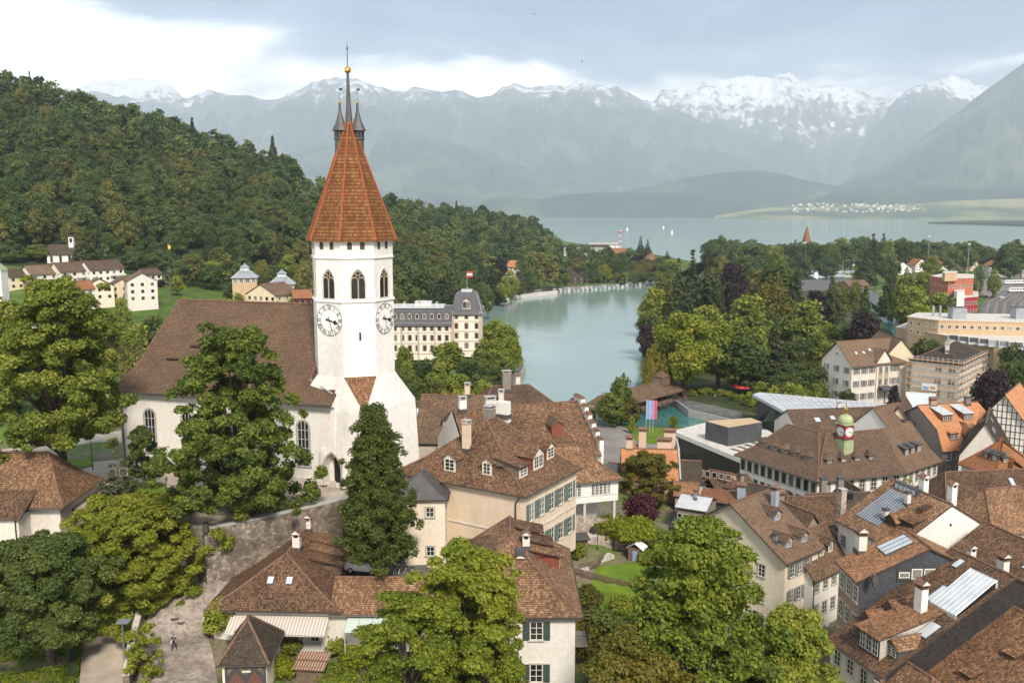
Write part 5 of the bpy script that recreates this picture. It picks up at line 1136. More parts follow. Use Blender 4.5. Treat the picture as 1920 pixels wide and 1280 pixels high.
f = MB(); f.box(24 - 9, 24 - 3.4, -2.6, 0, 0, 5.6, M['offwhite']); f.face([(14.6, -3.0, 5.55), (21.0, -3.0, 5.55), (21.0, 1.2, 7.6), (14.6, 1.2, 7.6)], M['roof_mix']); f.face([(21.0, -3.0, 5.4), (21.0, 1.2, 7.4), (21.0, 1.2, 7.6), (21.0, -3.0, 5.55)], M['wood_dark']); f.face([(14.6, -3.0, 5.4), (21, -3.0, 5.4), (21, -3, 5.55), (14.6, -3, 5.55)], M['gutter']); f.tube([(20.3, -2.75, 5.4), (20.3, -2.7, 0)], 0.07, M['wood_dark'], 6); f.build('porch', h8.root)
cnr = [G(408, 1234, 20.9), G(502, 1232, 20.9), G(492, 1170, 20.9)]
yg = yaw_of(cnr[0], cnr[1]); Ug = (cnr[1] - cnr[0]).length - 0.5
hg = house('garden_pavilion', 'small square pavilion beside the lane with mossy pyramid roof and chevron wooden doors', 'pavilion', (cnr[0].x + 0.25, cnr[0].y + 0.35), yg, Ug, 6.0, 16.9, 20.7, 23.6, axis='v', hips=(2.0, 3.2), over=0.35, wall='cream', roof='roof_dark')
f = MB(); dw, dh = 3.4, 3.0
f.box(-dw / 2 - 0.2, dw / 2 + 0.2, -0.08, 0, 0, dh + 0.2, M['frame_dark'])
for sx in (-1, 1):
 cx_, cz_ = sx * dw / 4, 1.5; nn = 6
 for k in range(nn, 0, -1):
  r_ = 0.78 * k / nn; m_ = M['wood_red'] if k % 2 else M['frame_dark']
  f.face([(cx_ - r_, -0.085 - 0.004 * (nn - k), cz_), (cx_, -0.085 - 0.004 * (nn - k), cz_ - r_ * 1.5), (cx_ + r_, -0.085 - 0.004 * (nn - k), cz_), (cx_, -0.085 - 0.004 * (nn - k), cz_ + r_ * 1.5)], m_)
 for q in range(4):
  for sg in (-1, 1):
   for sv in (-1, 1):
    e1_ = 0.22 + 0.2 * q
    if q % 2 == 0 and e1_ < 0.8: f.face([(cx_ + sg * 0.82, -0.09, cz_ + sv * 1.4), (cx_ + sg * 0.82, -0.09, cz_ + sv * (1.4 - e1_ * 1.2)), (cx_ + sg * (0.82 - e1_), -0.09, cz_ + sv * 1.4)], M['wood'])
f.box(-0.3, 0.5, -0.11, -0.09, 2.45, 2.65, M['palestone'])
put('door', f.data('door'), hg.root, (Ug / 2 + 0.1, -0.02, 0))
f = MB(); f.lathe([(0.14, 0), (0.1, 0.25), (0.13, 0.4), (0.04, 0.6), (0.02, 1.0)], (0, 0, 0), M['lead'], 8); put('finial', f.data('finial'), hg.root, (Ug / 2, 2.1, hg.zr - 0.05))
p = GG(586, 1275, 18); wl = thing('garden_shed', 'tiny garden shed with ribbed red brown metal roof among the shrubs', 'shed', p, -0.12)
f = MB(); f.box(-1.3, 1.3, -0.9, 0.9, -0.5, 1.9, M['wood']); f.build('wall', wl); f = MB(); f.face([(-1.7, -1.3, 1.8), (1.6, -1.3, 1.8), (1.6, 1.3, 2.35), (-1.7, 1.3, 2.35)], M['pinkish']); f.face([(-1.7, -1.3, 1.72), (-1.7, 1.3, 2.27), (1.6, 1.3, 2.27), (1.6, -1.3, 1.72)], M['wood']); [f.tube([(x, -1.3, 1.84), (x, 1.3, 2.39)], 0.045, M['frame_brown'], 4) for x in np.linspace(-1.6, 1.5, 12)]; f.box(-1.75, 1.65, -0.1, 0.05, 2.1, 2.17, M['wood']); f.build('roof', wl)
def wall_run(name, label, pts, w, hs_, mat, cat='wall', cap=None, sink=2.0):
 f = MB(); P = [Vector(p) for p in pts]
 if not isinstance(hs_, (list, tuple)): hs_ = [hs_] * len(P)
 o_ = []
 for i, p in enumerate(P):
  t_ = (P[min(i + 1, len(P) - 1)] - P[max(0, i - 1)]); t_.z = 0; t_.normalize(); n_ = Vector((-t_.y, t_.x, 0)) * w / 2; o_.append(n_)
 for i in range(len(P) - 1):
  a, b_, na, nb = P[i], P[i + 1], o_[i], o_[i + 1]; za, zb_ = a.z + hs_[i], b_.z + hs_[i + 1]
  q = lambda p, n_, z: (p.x + n_.x, p.y + n_.y, z)
  f.face([q(a, -na, a.z - sink), q(b_, -nb, b_.z - sink), q(b_, -nb, zb_), q(a, -na, za)], M[mat]); f.face([q(b_, nb, b_.z - sink), q(a, na, a.z - sink), q(a, na, za), q(b_, nb, zb_)], M[mat])
  cm = M[cap or mat]; f.face([q(a, -na * 1.15, za), q(b_, -nb * 1.15, zb_), q(b_, nb * 1.15, zb_), q(a, na * 1.15, za)], cm)
  if cap:
   for s_ in (-1, 1): f.face([q(a, na * 1.15 * s_, za - 0.12), q(b_, nb * 1.15 * s_, zb_ - 0.12), q(b_, nb * 1.15 * s_, zb_), q(a, na * 1.15 * s_, za)][::-s_], cm)
 for i, sg in ((0, 1), (len(P) - 1, -1)):
  a, na = P[i], o_[i]; f.face([(a.x + na.x, a.y + na.y, a.z - sink), (a.x - na.x, a.y - na.y, a.z - sink), (a.x - na.x, a.y - na.y, a.z + hs_[i]), (a.x + na.x, a.y + na.y, a.z + hs_[i])][::sg], M[mat])
 return tag(f.build(name), label, cat)
wall_run('retaining_wall', 'tall stained rubble retaining wall under the church terrace', [G(384, 1003, 26.6) - Vector((0, .3, 6)), G(470, 985, 26.8) - Vector((0, .3, 6)), G(560, 966, 27) - Vector((0, .3, 6)), G(655, 947, 27.1) - Vector((0, .3, 6)), G(705, 925, 27.2) - Vector((0, .3, 6)), G(768, 900, 27.2) - Vector((0, .3, 6))], 0.7, [6.9, 6.9, 6.9, 7.2, 6.9, 6.9], 'rubble', cap='stone')
wall_run('lane_wall', 'old plastered stone wall between the cobbled lane and the gravel garden path', [GG(272, 1142), GG(262, 1180), GG(248, 1235), GG(238, 1300)], 0.55, [1.5, 1.9, 1.9, 1.8], 'rubble', cap='palestone')
wall_run('garden_wall', 'pale patchy rubble wall below the patio and beige house', [GG(1062, 1008), GG(1105, 1005), GG(1180, 1010), GG(1235, 1018)], 0.5, [3.2, 2.8, 2.0, 1.6], 'rubble_pale')
wall_run('stepped_wall', 'low stone wall beside the parked car under the church terrace', [GG(640, 1072), GG(664, 1050), GG(668, 1035)], 0.5, [1.2, 1.2, 1.2], 'rubble')
# THE OLD TOWN, RIGHT
t13 = house('cream_house', 'cream gabled house with three blue grey dormers and smooth brown roof behind the green maple', 'house', (23.9, 122.7), R(-50), 16.6, 7.6, 3.5, 18.5, 23.8, axis='v', over=0.6, gover=0.7, wall='cream', roof='roof_hall')
windows(t13, 0, [13.2], [12.4, 8.9, 5.4], w=1.0, hh=1.6, surround='stone'); windows(t13, 0, [5.6], [15.6, 12.0], w=0.8, hh=1.1, surround='stone'); windows(t13, 0, [10.6], [13.4], w=0.5, hh=0.7, surround='stone', bars=(1, 1))
windows(t13, 1, (3, 1.6, 5.0), [13.0, 9.6, 6.0], w=0.9, hh=1.7, surround='stone', shut='shut_grey')
M['bluegrey'] = m_plain('blue_grey_paint', (0.30, 0.34, 0.40), 0.6, var=0.08)
for x, s in ((4.6, 4.4), (5.6, 0.9), (2.2, 1.0)): dormer(t13, 0, x, s, 1.25, 1.15, 'gable', 'bluegrey', 'roof_hall', ov=0.3)
chimney(t13, 6.2, t13.Wd * 0.36, 0.75, 0.75, 1.0, mat='bluegrey', cap='brick'); chimney(t13, 0.9, 2.2, 0.5, 0.5, mat='greybrown', cap='dark', zr=t13.zs(2.2) + 0.9)
t14 = house_e('white_town_house', 'white town house with grey framed windows and three wooden gabled dormers in a row', 'house', (1524, 1079), (1594, 1047), 3.5, 15.4, 19.4, 8.0, over=0.55, wall='white', roof='roof_brown')
windows(t14, 0, (4, 1.1, 7.2), [10.2, 6.8, 3.2], w=0.95, hh=1.65, surround='stone')
for x in (2.0, 4.1, 6.2): dormer(t14, 0, x, 1.3, 1.15, 1.35, 'gable', 'offwhite', 'roof_brown', cheek='wood_dark', ov=0.28, pitch=0.9)
f = MB(); f.tube([(0.25, -0.1, 11.6), (0.25, -0.1, 0)], 0.08, M['lead'], 6); f.build('downpipe', t14.root)
t12 = house_e('taupe_house', 'taupe walled house under a broad speckled brown roof behind the cream house', 'house', (1464, 978), (1590, 975), 3.5, 17.6, 20.0, 8.0, hips=(2.5, 0), over=0.5, wall='taupe', roof='roof_mix')
windows(t12, 0, [2.6], [12.9], w=0.9, hh=1.0, surround=None, frame='frame_dark'); chimney(t12, 1.0, 3.0, 0.8, 0.8, 0.6, mat='taupe', cap='brick')
g12 = house_e('taupe_gable', 'smooth brown gabled roof between the taupe house and the white dormer house', 'house', (1490, 1024), (1552, 1010), 3.5, 16.6, 20.8, 8.5, axis='v', over=0.4, wall='taupe', roof='roof_hall')
windows(g12, 0, 2, [11.5], w=0.9, hh=1.2)
t11 = house('firewall_house', 'town house with bare white firewall gable, speckled roof and a grey standing seam patch', 'house', (44.6, 119.5), R(-74), 11.5, 16.0, 3.5, 20.6, 25.4, over=0.5, gover=0.15, wall='white', roof='roof_mix')
windows(t11, 0, [1.2], [14.2, 10.6], w=0.9, hh=1.5, surround='stone'); windows(t11, 0, [6.4, 8.6], [13.4, 10.0], w=0.85, hh=1.4, surround='stone')
windows(t11, 1, [8.0], [19.2], w=0.4, hh=0.5, surround=None, bars=(0, 0), sill=False)
f = MB(); a = math.atan2(t11.zr - t11.ze, 8.0); L_ = 6.2
f.box(0, 4.6, 0, L_, 0.02, 0.10, M['zinc']); [f.box(0.02 + i * 0.5, 0.08 + i * 0.5, 0, L_, 0.10, 0.15, M['lead']) for i in range(10)]
o = f.build('seam_roof', t11.root); o.matrix_local = Matrix.Translation((1.8, 1.3, t11.zs(1.3) + 0.03)) @ Matrix.Rotation(a, 4, 'X')
f = MB(); f.box(0, 4.2, 0, 0.9, 0, 1.0, M['frame_dark']); [f.box(0.15 + i * 0.8, 0.8 + i * 0.8, -0.02, 0, 0.2, 0.85, M['skyglass']) for i in range(5)]; o = f.build('roof_lantern', t11.root); o.location = (2.0, 7.0, t11.zs(7.0) - 0.1)
dormer(t11, 0, 7.6, 2.2, 2.0, 0.75, 'gable', 'wood_dark', 'roof_warm', win=False); dormer(t11, 0, 9.6, 3.0, 2.2, 0.7, 'shed', 'wood_dark', 'roof_warm', win=False); dormer(t11, 0, 9.2, 5.4, 0.7, 0.5, 'shed', 'wood_red', 'roof_mix', win=False)
chimney(t11, 6.2, 2.5, 0.6, 0.6, mat='offwhite', cap='dark', zr=t11.zs(2.5) + 1.3); chimney(t11, 6.4, 5.6, 0.55, 0.55, mat='offwhite', cap='dark', zr=t11.zs(5.6) + 1.5)
chimney(t11, 5.2, 9.0, 1.0, 0.8, 1.2, mat='white', cap='house'); chimney(t11, 9.0, 10.2, 0.9, 0.8, 1.3, mat='white', cap='house')
chimney(t11, -0.9, 1.0, 0.9, 0.8, mat='rubble_pale', cap='slab', zr=t11.zr - 1.5, zb=15)
t15 = house('slate_house', 'house with blue grey slate gable wall, ribbon window and speckled roof with wide skylight', 'house', (36.7, 97.4), R(-88), 5.5, 14.5, 4.0, 23.4, 26.8, over=0.5, gover=0.25, wall='pinkish', roof='roof_warm', walls={1: 'slate_wall'})
windows(t15, 0, (3, 1.0, 4.6), [17.4, 14.2, 10.9], w=1.0, hh=1.75, frame='frame_white', surround='palestone')
skylight(t15, 0, 2.2, 3.6, 2.4, 3.4, 3)
f = MB(); f.box(-2.1, 2.1, -0.12, 0, -0.75, 0.75, M['frame_dark'])
for i in range(3): f.box(-1.9 + i * 1.35, -0.75 + i * 1.35, -0.15, -0.11, -0.55 if i else -0.4, 0.6 - (0.35 if i == 0 else 0), M['frame_white']); f.box(-1.8 + i * 1.35, -0.85 + i * 1.35, -0.16, -0.14, -0.47 if i else -0.3, 0.5 - (0.35 if i == 0 else 0), M['glass'])
o = f.build('ribbon_window', t15.root); o.matrix_local = t15.wf(1) @ Matrix.Translation((6.0, 0, 19.9))
chimney(t15, 0.2, 2.2, 1.2, 0.9, mat='offwhite', cap='brick', zr=t15.zs(2.2) + 1.9); chimney(t15, 6.6, 1.0, 0.3, 0.3, mat='lead', cap=None, zr=t15.zs(1.0) + 0.5)
t16 = house('row_house', 'row house with long steep speckled roof, white chimney, glass conservatory and black slate fire wall', 'house', (33.2, 89.4), R(-72), 8.2, 30.0, 4.0, 18.3, 26.0, over=0.6, gover=0.15, wall='cream', roof='roof_mix', walls={1: 'black_slate'})
for x, s in ((1.5, 3.1), (2.9, 2.7), (2.2, 5.3), (3.6, 5.0)): dormer(t16, 0, x, s, 0.95, 0.9, 'gable', 'wood', 'roof_warm', cheek='wood', win=False, pitch=0.7, ov=0.25)
dormer(t16, 0, 5.0, 0.6, 3.0, 2.3, 'shed', 'wood_dark', 'roof_warm', cheek='shingle_white', wn=3, ov=0.35); dormer(t16, 0, 7.0, 1.6, 1.7, 1.15, 'gable', 'wood', 'roof_mix', cheek='lead')
skylight(t16, 0, 7.2, 4.8, 1.3, 2.2); skylight(t16, 0, 2.4, 13.0, 0.8, 1.4); skylight(t16, 0, 4.0, 8.4, 0.8, 2.6)
chimney(t16, 5.0, 6.6, 1.0, 0.8, mat='white', cap='brick', zr=t16.zs(6.6) + 3.0)
windows(t16, 0, (4, 1.2, 7.2), [12.4, 9.0], w=0.95, hh=1.6, surround='palestone')
f = MB(); y0_, y1_ = 8.2, 13.0; za, zb_ = t16.zs(y0_), t16.zs(y1_)
for i in range(6): f.face([(4.6 + i * .55, y0_, za + 0.3), (5.1 + i * .55, y0_, za + 0.3), (5.1 + i * .55, y1_, zb_ + 0.75), (4.6 + i * .55, y1_, zb_ + 0.75)], M['skyglass']); f.tube([(4.6 + i * .55, y0_, za + 0.33), (4.6 + i * .55, y1_, zb_ + .78)], 0.035, M['zinc'], 4)
f.tube([(7.9, y0_, za + .33), (7.9, y1_, zb_ + .78)], 0.06, M['palemetal'], 4)
f.face([(7.9, y0_, za), (7.9, y1_, zb_), (7.9, y1_, zb_ + 0.75), (7.9, y0_, za + 0.3)], M['glass']); f.tube([(7.9, y1_, zb_), (7.9, y1_, zb_ + .78)], 0.06, M['palemetal'], 4); f.box(4.5, 8.0, y0_ - 0.1, y0_, za - 0.1, za + 0.34, M['palemetal']); f.box(4.5, 8.0, y1_, y1_ + 0.1, zb_ - 0.3, zb_ + 0.8, M['palemetal'])
f.build('conservatory', t16.root)
uy = R(-72); U_dir = Vector((math.cos(uy), math.sin(uy)))
o17 = Vector((33.2, 89.4)) + U_dir * 8.3
t17 = house('row_house', 'row house with pale shingled gable wall and long rust brown roof at the right edge', 'house', o17, uy, 7.6, 30.0, 4.0, 15.2, 22.9, over=0.5, gover=0.15, wall='tan', roof='roof_warm', walls={1: 'shingle_white'})
skylight(t17, 0, 4.4, 3.4, 1.5, 2.6); dormer(t17, 0, 3.2, 6.4, 1.1, 0.4, 'shed', 'wood_dark', 'roof_warm', win=False); dormer(t17, 0, 4.4, 10.2, 1.1, 0.4, 'shed', 'wood_dark', 'roof_warm', win=False)
windows(t17, 1, [13.0], [15.0], w=0.8, hh=0.8, surround='palestone', bars=(1, 1)); windows(t17, 0, 4, [12.6, 9.0], w=0.9, hh=1.5)
o18 = o17 + U_dir * 7.75
t18 = house('row_house', 'nearest row house roof of speckled tiles with white framed skylight in the bottom right corner', 'house', o18, uy, 9.0, 30.0, 4.0, 12.8, 20.5, over=0.5, gover=0.2, wall='tan', roof='roof_mix')
skylight(t18, 0, 1.2, 8.6, 1.1, 1.5)
hp = house('hipped_bay', 'low hipped bay roof tucked against the black slate fire wall', 'house', Vector((33.2, 89.4)) + U_dir * 8.3 + Vector((-1.4, 0.2)), uy, 6.4, 7.5, 4.0, 16.4, 19.0, hips=(0, 2.6), over=0.45, wall='tan', roof='roof_mix')
windows(hp, 0, 3, [13.0, 9.5], w=0.9, hh=1.5, surround='palestone'); windows(hp, 1, 3, [13.0], w=0.9, hh=1.5, surround='palestone')
t19 = house('speckled_house', 'house with mossy speckled roof, dark vent pipes and white chimneys behind the slate gable', 'house', (50.5, 106.5), R(-76), 13, 17, 4.0, 18.2, 23.8, over=0.4, wall='offwhite', roof='roof_mix')
skylight(t19, 0, 9.5, 5.4, 0.7, 1.5); chimney(t19, 4.6, 2.6, 0.75, 0.75, mat='white', cap='house', zr=t19.zs(2.6) + 2.4); chimney(t19, 8.0, 4.0, 1.1, 0.8, mat='white', cap='brick', zr=t19.zs(4.0) + 1.6)
for x, y, hh in ((5.6, 2.0, 1.0), (6.2, 2.6, 0.8), (4.0, 1.8, 1.2)):
 f = MB(); f.tube([(0, 0, -0.5), (0, 0, hh)], 0.2, M['palemetal'], 8); f.lathe([(0.3, hh), (0.02, hh + 0.25)], (0, 0, 0), M['lead'], 8); o = f.build('vent_pipe', t19.root); o.location = (x, y, t19.zs(y))
f = MB(); f.box(0, 2.4, 0, 4.4, 0.03, 0.11, M['lead']); [f.box(i * .4, i * .4 + .05, 0, 4.4, .11, .16, M['zinc']) for i in range(7)]; o = f.build('seam_roof', t19.root); o.matrix_local = Matrix.Translation((1.2, 0.4, t19.zs(0.4) + 0.03)) @ Matrix.Rotation(math.atan2(t19.zr - t19.ze, 8.5), 4, 'X')
f = MB(); f.tube([(0, 0, 0), (0, 0, 5.5)], 0.12, M['black'], 8); o = f.build('flue', t19.root); o.location = (12.5, 8.0, t19.zr - 0.8)
t10 = house_e('long_house', 'long house with dark spotted red brown roof and two small skylights behind the white chimneys', 'house', (1778, 968), (1985, 958), 4.0, 15.2, 20.4, 12.0, hips=(3.0, 0), over=0.5, wall='offwhite', roof='roof_mix')
skylight(t10, 0, 9.5, 1.6, 0.7, 1.4); skylight(t10, 0, 13.5, 3.6, 0.8, 1.6)
t20 = house_e('corner_house', 'brown hip roofed house at the right edge below the long spotted roof', 'house', (1862, 1000), (1985, 985), 4.0, 17.0, 21.5, 11.0, hips=(3.5, 2), over=0.4, wall='offwhite', roof='roof_mix')
lo = house_e('dark_roof_house', 'low house with dark plain roof and twin grey chimneys before the clock hall', 'house', (1532, 966), (1648, 962), 4.0, 10.0, 12.6, 8, over=0.4, wall='taupe', roof='roof_dark')
chimney(lo, 3.0, 4.6, 1.0, 1.0, 2.4, mat='greybrown', cap='dark'); chimney(lo, 6.4, 5.2, 1.0, 1.0, 2.2, mat='greybrown', cap='dark'); chimney(lo, 7.0, 2.6, 0.9, 0.9, mat='black', cap='dark', zr=lo.zs(2.6) + 1.4)
rg = house_e('red_gable_house', 'small house with red brown boarded gable in front of the clock hall', 'house', (1590, 950), (1646, 948), 4.0, 9.5, 12.2, 7, axis='v', over=0.3, wall='wood_red', roof='roof_dark')
f = MB(); f.box(-.5, .5, -.4, .4, 0, .8, M['frame_white']); f.lathe([(.001, 0), (.3, 0)], (0, 0, 0.81), M['lead'], 12); f.build('cooling_unit', rg.root).location = (1.0, 0.8, rg.zs(1) + .2)
cl = [('tile_roof_house', 'low red brown tiled roof beside the bronze green garden tree', (1266, 926), (1308, 928), 11.6, 13.0, 6, 'roof_warm', 'taupe'), ('clerestory_house', 'brown hipped roof over a white clerestory window band in the roof cluster', (1307, 900), (1372, 912), 11.4, 13.0, 6, 'roof_mix', 'white'),
   ('gable_roof_house', 'brown gabled roof ridge running toward the clock hall', (1352, 930), (1420, 920), 10.0, 12.4, 7, 'roof_brown', 'wood_dark'), ('rust_roof_house', 'flat pitched rust coloured metal roof with a black opening below', (1314, 934), (1392, 944), 11.8, 12.8, 6, 'roof_rust', 'frame_dark'),
   ('seam_roof_house', 'shallow pale seamed metal roof above a narrow window strip', (1270, 948), (1322, 956), 12.6, 13.8, 7, 'palemetal', 'greybrown'), ('grey_roof_house', 'plain dark grey roof behind the blue chimney of the cream house', (1392, 930), (1462, 945), 10.8, 12.6, 6, 'roof_dark', 'taupe'), ('old_dark_house', 'dark slate and tile roof below the peach party wall', (1276, 900), (1312, 902), 12.5, 15.4, 7, 'roof_dark', 'wood_dark')]
for nm, lb, a, b_, ze, zr, V_, rf, wl_ in cl:
 q = house_e(nm, lb, 'house', a, b_, 4.0, ze, zr, V_, hips=(1.2, 1.0) if 'hipp' in lb else (0, 0), over=0.35, wall=wl_, roof=rf, gutter=rf != 'palemetal')
 if nm == 'clerestory_house': windows(q, 0, 5, [9.0], w=1.0, hh=1.1, surround=None, bars=(0, 0))
 if nm == 'gable_roof_house': chimney(q, 4.2, 2.2, 0.9, 0.7, mat='pinkish', cap=None, zr=q.zs(2.2) + 1.2); chimney(q, 5.8, 1.8, 0.7, 0.7, mat='taupe', cap='dark', zr=q.zs(1.8) + 1.6)
 if nm == 'rust_roof_house': chimney(q, 6.8, 1.2, 1.3, 0.9, mat='bluegrey', cap='brick', zr=q.zs(1.2) + 2.2)
 if nm == 'seam_roof_house': windows(q, 0, 5, [7.0], w=0.8, hh=0.8, surround=None, bars=(0, 0)); chimney(q, 2.4, 2.4, 0.35, 0.35, mat='zinc', cap='dark', zr=q.zs(2.4) + 1.3)
t2 = house_e('terracotta_house', 'house with smooth bright orange roof, long joined dormer and peach party wall with chimneys', 'house', (1164, 894), (1274, 897), 4.0, 13.4, 17.6, 9.5, over=0.4, gover=-0.1, wall='pinkish', roof='roof_orange', walls={1: 'pinkish'})
M['peach'] = m_plaster('peach_plaster', (0.62, 0.46, 0.36), 0.15)
for x in (2.9, 5.4, 7.9): dormer(t2, 0, x, 1.1, 2.35, 1.35, 'hip', 'wood_dark', 'roof_orange', wn=1, ov=0.3, pitch=0.55)
f = MB(); f.face([(t2.U, 0, 0), (t2.U + .3, 0, 0), (t2.U + .3, 0, t2.ze + .2), (t2.U, 0, t2.ze + .2)], M['peach'])
zz = lambda y: t2.zs(min(y, 4.75)) + 0.35
for q in (0, .3): f.face([(t2.U + q, -0.6, 0), (t2.U + q, 10, 0), (t2.U + q, 10, zz(4.75) + 0.6), (t2.U + q, 4.75, zz(4.75)), (t2.U + q, -0.6, zz(-.6))][::1 if q else -1], M['peach'])
f.face([(t2.U, -0.6, zz(-.6)), (t2.U + .3, -0.6, zz(-.6)), (t2.U + .3, 4.75, zz(4.75)), (t2.U, 4.75, zz(4.75))], M['stone']); f.face([(t2.U, 4.75, zz(4.75)), (t2.U + .3, 4.75, zz(4.75)), (t2.U + .3, 10, zz(4.75) + .6), (t2.U, 10, zz(4.75) + .6)], M['stone']); f.build('party_wall', t2.root)
for x, y, w_, zt in ((1.6, 5.0, 1.2, 1.7), (4.2, 8.0, 1.4, 2.6), (8.2, 5.6, 2.6, 1.3), (9.4, 8.4, 2.2, 2.4)): chimney(t2, x, y, w_, 0.8, zt, mat='peach', cap='brick')
f = MB(); f.face([(2.2, 6, 3.9), (4.4, 6, 3.9), (4.4, 9.2, 6.0), (2.2, 9.2, 6.0)], M['roof_orange']); f.box(2.2, 4.4, 6.02, 9.2, 2, 3.88, M['peach']); o = f.build('rear_roof', t2.root); o.location.z = t2.ze - 2.0
gr = house_e('grey_roof_annex', 'flat grey sheet roof wedge left of the terracotta house', 'house', (1128, 888), (1172, 896), 4.0, 13.2, 14.6, 7, over=0.3, wall='offwhite', roof='lead', gutter=False)
f = MB(); P_ = lambda l, z: [tuple(G(a, b_, z)[:2]) for a, b_ in l]
ar = thing('glass_hall', 'flat roofed modern hall with white parapet and long dark glass wall by the river', 'building', G(1330, 830, 3)); off = Vector(ar.location)
def shift(poly): return [(a - off.x, b_ - off.y) for a, b_ in poly]
pl = shift(P_([(1261, 807), (1404, 866), (1490, 838), (1440, 806), (1330, 790)], 9.2))
f.prism(pl, 5.2, 6.2, M['white'], M['palestone']); f.build('roof', ar)
f = MB(); c_ = Vector((sum(p[0] for p in pl) / 5, sum(p[1] for p in pl) / 5)); pin = [(c_.x + (p[0] - c_.x) * 0.97, c_.y + (p[1] - c_.y) * 0.97) for p in pl]; f.prism(pin, -1, 5.19, M['glass']); f.build('glass_wall', ar)
f = MB(); [f.face([(pl[1][0] * k + pl[2][0] * (1 - k) * 1.0 - 1 + 0, pl[1][1] * k + pl[2][1] * (1 - k) + 1, 6.25), (pl[1][0] * k + pl[2][0] * (1 - k), pl[1][1] * k + pl[2][1] * (1 - k) + 1, 6.25), (pl[1][0] * k + pl[2][0] * (1 - k) - 4, pl[1][1] * k + pl[2][1] * (1 - k) + 8, 6.25), (pl[1][0] * k + pl[2][0] * (1 - k) - 5, pl[1][1] * k + pl[2][1] * (1 - k) + 8, 6.25)], M['lead']) for k in (0.15, 0.3, 0.45, 0.6, 0.75)]; f.build('roof_strips', ar)
f = MB(); pb = shift(P_([(1323, 789), (1366, 801), (1429, 791), (1408, 783)], 13.6)); f.prism(pb, 6.2, 10.6, M['slate_wall'], M['tan']); f.build('roof_block', ar)
kk = thing('congress_hall', 'low modern hall with folded pale ribbed roof over dark glass walls', 'building', G(1540, 800, 3)); off = Vector(kk.location)
pr = shift(P_([(1411, 739), (1490, 781), (1646, 768), (1662, 756), (1424, 735)], 10.4)); f = MB(); f.prism(pr, 6.6, 7.4, M['palemetal'])
a_, b_, c_, d_ = [Vector((*pr[i], 7.42)) for i in (0, 1, 2, 4)]
e3 = Vector((*pr[3], 7.42))
for i in range(1, 18):
 k = i / 18; p, q = b_.lerp(c_, k), d_.lerp(e3, k); f.tube([p, q], 0.06, M['zinc'], 4, cap=False)
for i in range(1, 4): k = i / 4; f.tube([a_.lerp(b_, k), e3.lerp(c_, k)], 0.04, M['zinc'], 4, cap=False)
f.build('roof', kk)
cx2 = sum(p[0] for p in pr) / 5; cy2 = sum(p[1] for p in pr) / 5; f = MB(); f.prism([(cx2 + (x - cx2) * .92, cy2 + (y - cy2) * .90) for x, y in pr], -1, 6.58, M['glass']); f.build('glass_wall', kk)
f = MB();
for i in range(14): k = i / 13; p = Vector((cx2 + (pr[1][0] - cx2) * .93, cy2 + (pr[1][1] - cy2) * .91)).lerp(Vector((cx2 + (pr[2][0] - cx2) * .93, cy2 + (pr[2][1] - cy2) * .91)), k); f.box(p.x - .1, p.x + .1, p.y - .1, p.y + .1, -1, 6.6, M['frame_dark'])
f.build('mullions', kk)
A_ = house('clock_hall', 'long white clock hall with hipped brown roof, rows of dormers and little clock turret', 'building', (48, 186), R(-60), 20.7, 14, 3.0, 11.6, 18.2, hips=(6.0, 6.5), over=0.9, flare=0.5, wall='white', roof='roof_hall')
windows(A_, 0, 11, [6.4, 3.0], w=1.05, hh=2.1, surround='stone', frame='frame_dark', sw=0.2)
for x in (3.0, 6.5, 9.3, 12.1, 15.5): dormer(A_, 0, x, 2.5, 1.3, 1.1, 'hip', 'wood', 'roof_hall', ov=0.35)
B_ = house('clock_hall', 'x', 'building', (58.3, 168), R(17), 19.6, 14, 3.0, 11.55, 18.1, hips=(6.5, 0), over=0.9, flare=0.5, wall='white', roof='roof_hall')
windows(B_, 0, (7, 2.2, 18.0), [6.3], w=1.25, hh=2.4, surround='stone', arch=0.55, frame='frame_white', sw=0.2); windows(B_, 0, (7, 2.2, 18.0), [2.4], w=1.2, hh=2.0, surround='stone', sw=0.2)
for x in (4.2, 7.4, 10.6, 13.8): dormer(B_, 0, x, 2.4, 1.3, 1.15, 'hip', 'frame_dark', 'roof_hall', ov=0.35)
C_ = house('clock_hall', 'x', 'building', (76.9, 173.9), R(38), 14, 13, 3.0, 11.5, 18.0, hips=(2.0, 0), over=0.9, flare=0.5, wall='white', roof='roof_hall')
windows(C_, 0, 6, [6.3, 2.6], w=1.1, hh=2.1, surround='stone', sw=0.2)
for x in (5.0, 7.4, 9.8): dormer(C_, 0, x, 2.0, 1.3, 1.5, 'shed', 'pinkish', 'lead', cheek='lead', ov=0.2)
merge(A_, B_); merge(A_, C_)
tu = thing('clock_turret', 'small red and white clock turret with green copper dome on the hall roof', 'turret', D(1583, 836, 180)); tu.scale = (0.84, 0.84, 0.78); zb_ = tu.location.z
f = MB(); f.obox((0, 0, -2.5), 2.9, 2.9, 4.6, R(24), M['copper_green']); f.build('base', tu)
f = MB(); f.obox((0, 0, 2.1), 2.75, 2.75, 3.6, R(24), M['crimson']); f.obox((0, 0, 1.95), 3.1, 3.1, .25, R(24), M['lead']); f.obox((0, 0, 5.7), 3.3, 3.3, .3, R(24), M['copper_green']); f.build('clock_storey', tu)
f = MB(); f.lathe([(1.6, 6.0), (1.75, 6.5), (1.6, 7.3), (1.2, 7.9), (0.6, 8.2), (0.45, 8.4)], (0, 0, 0), M['copper_green'], 12); f.build('dome', tu)
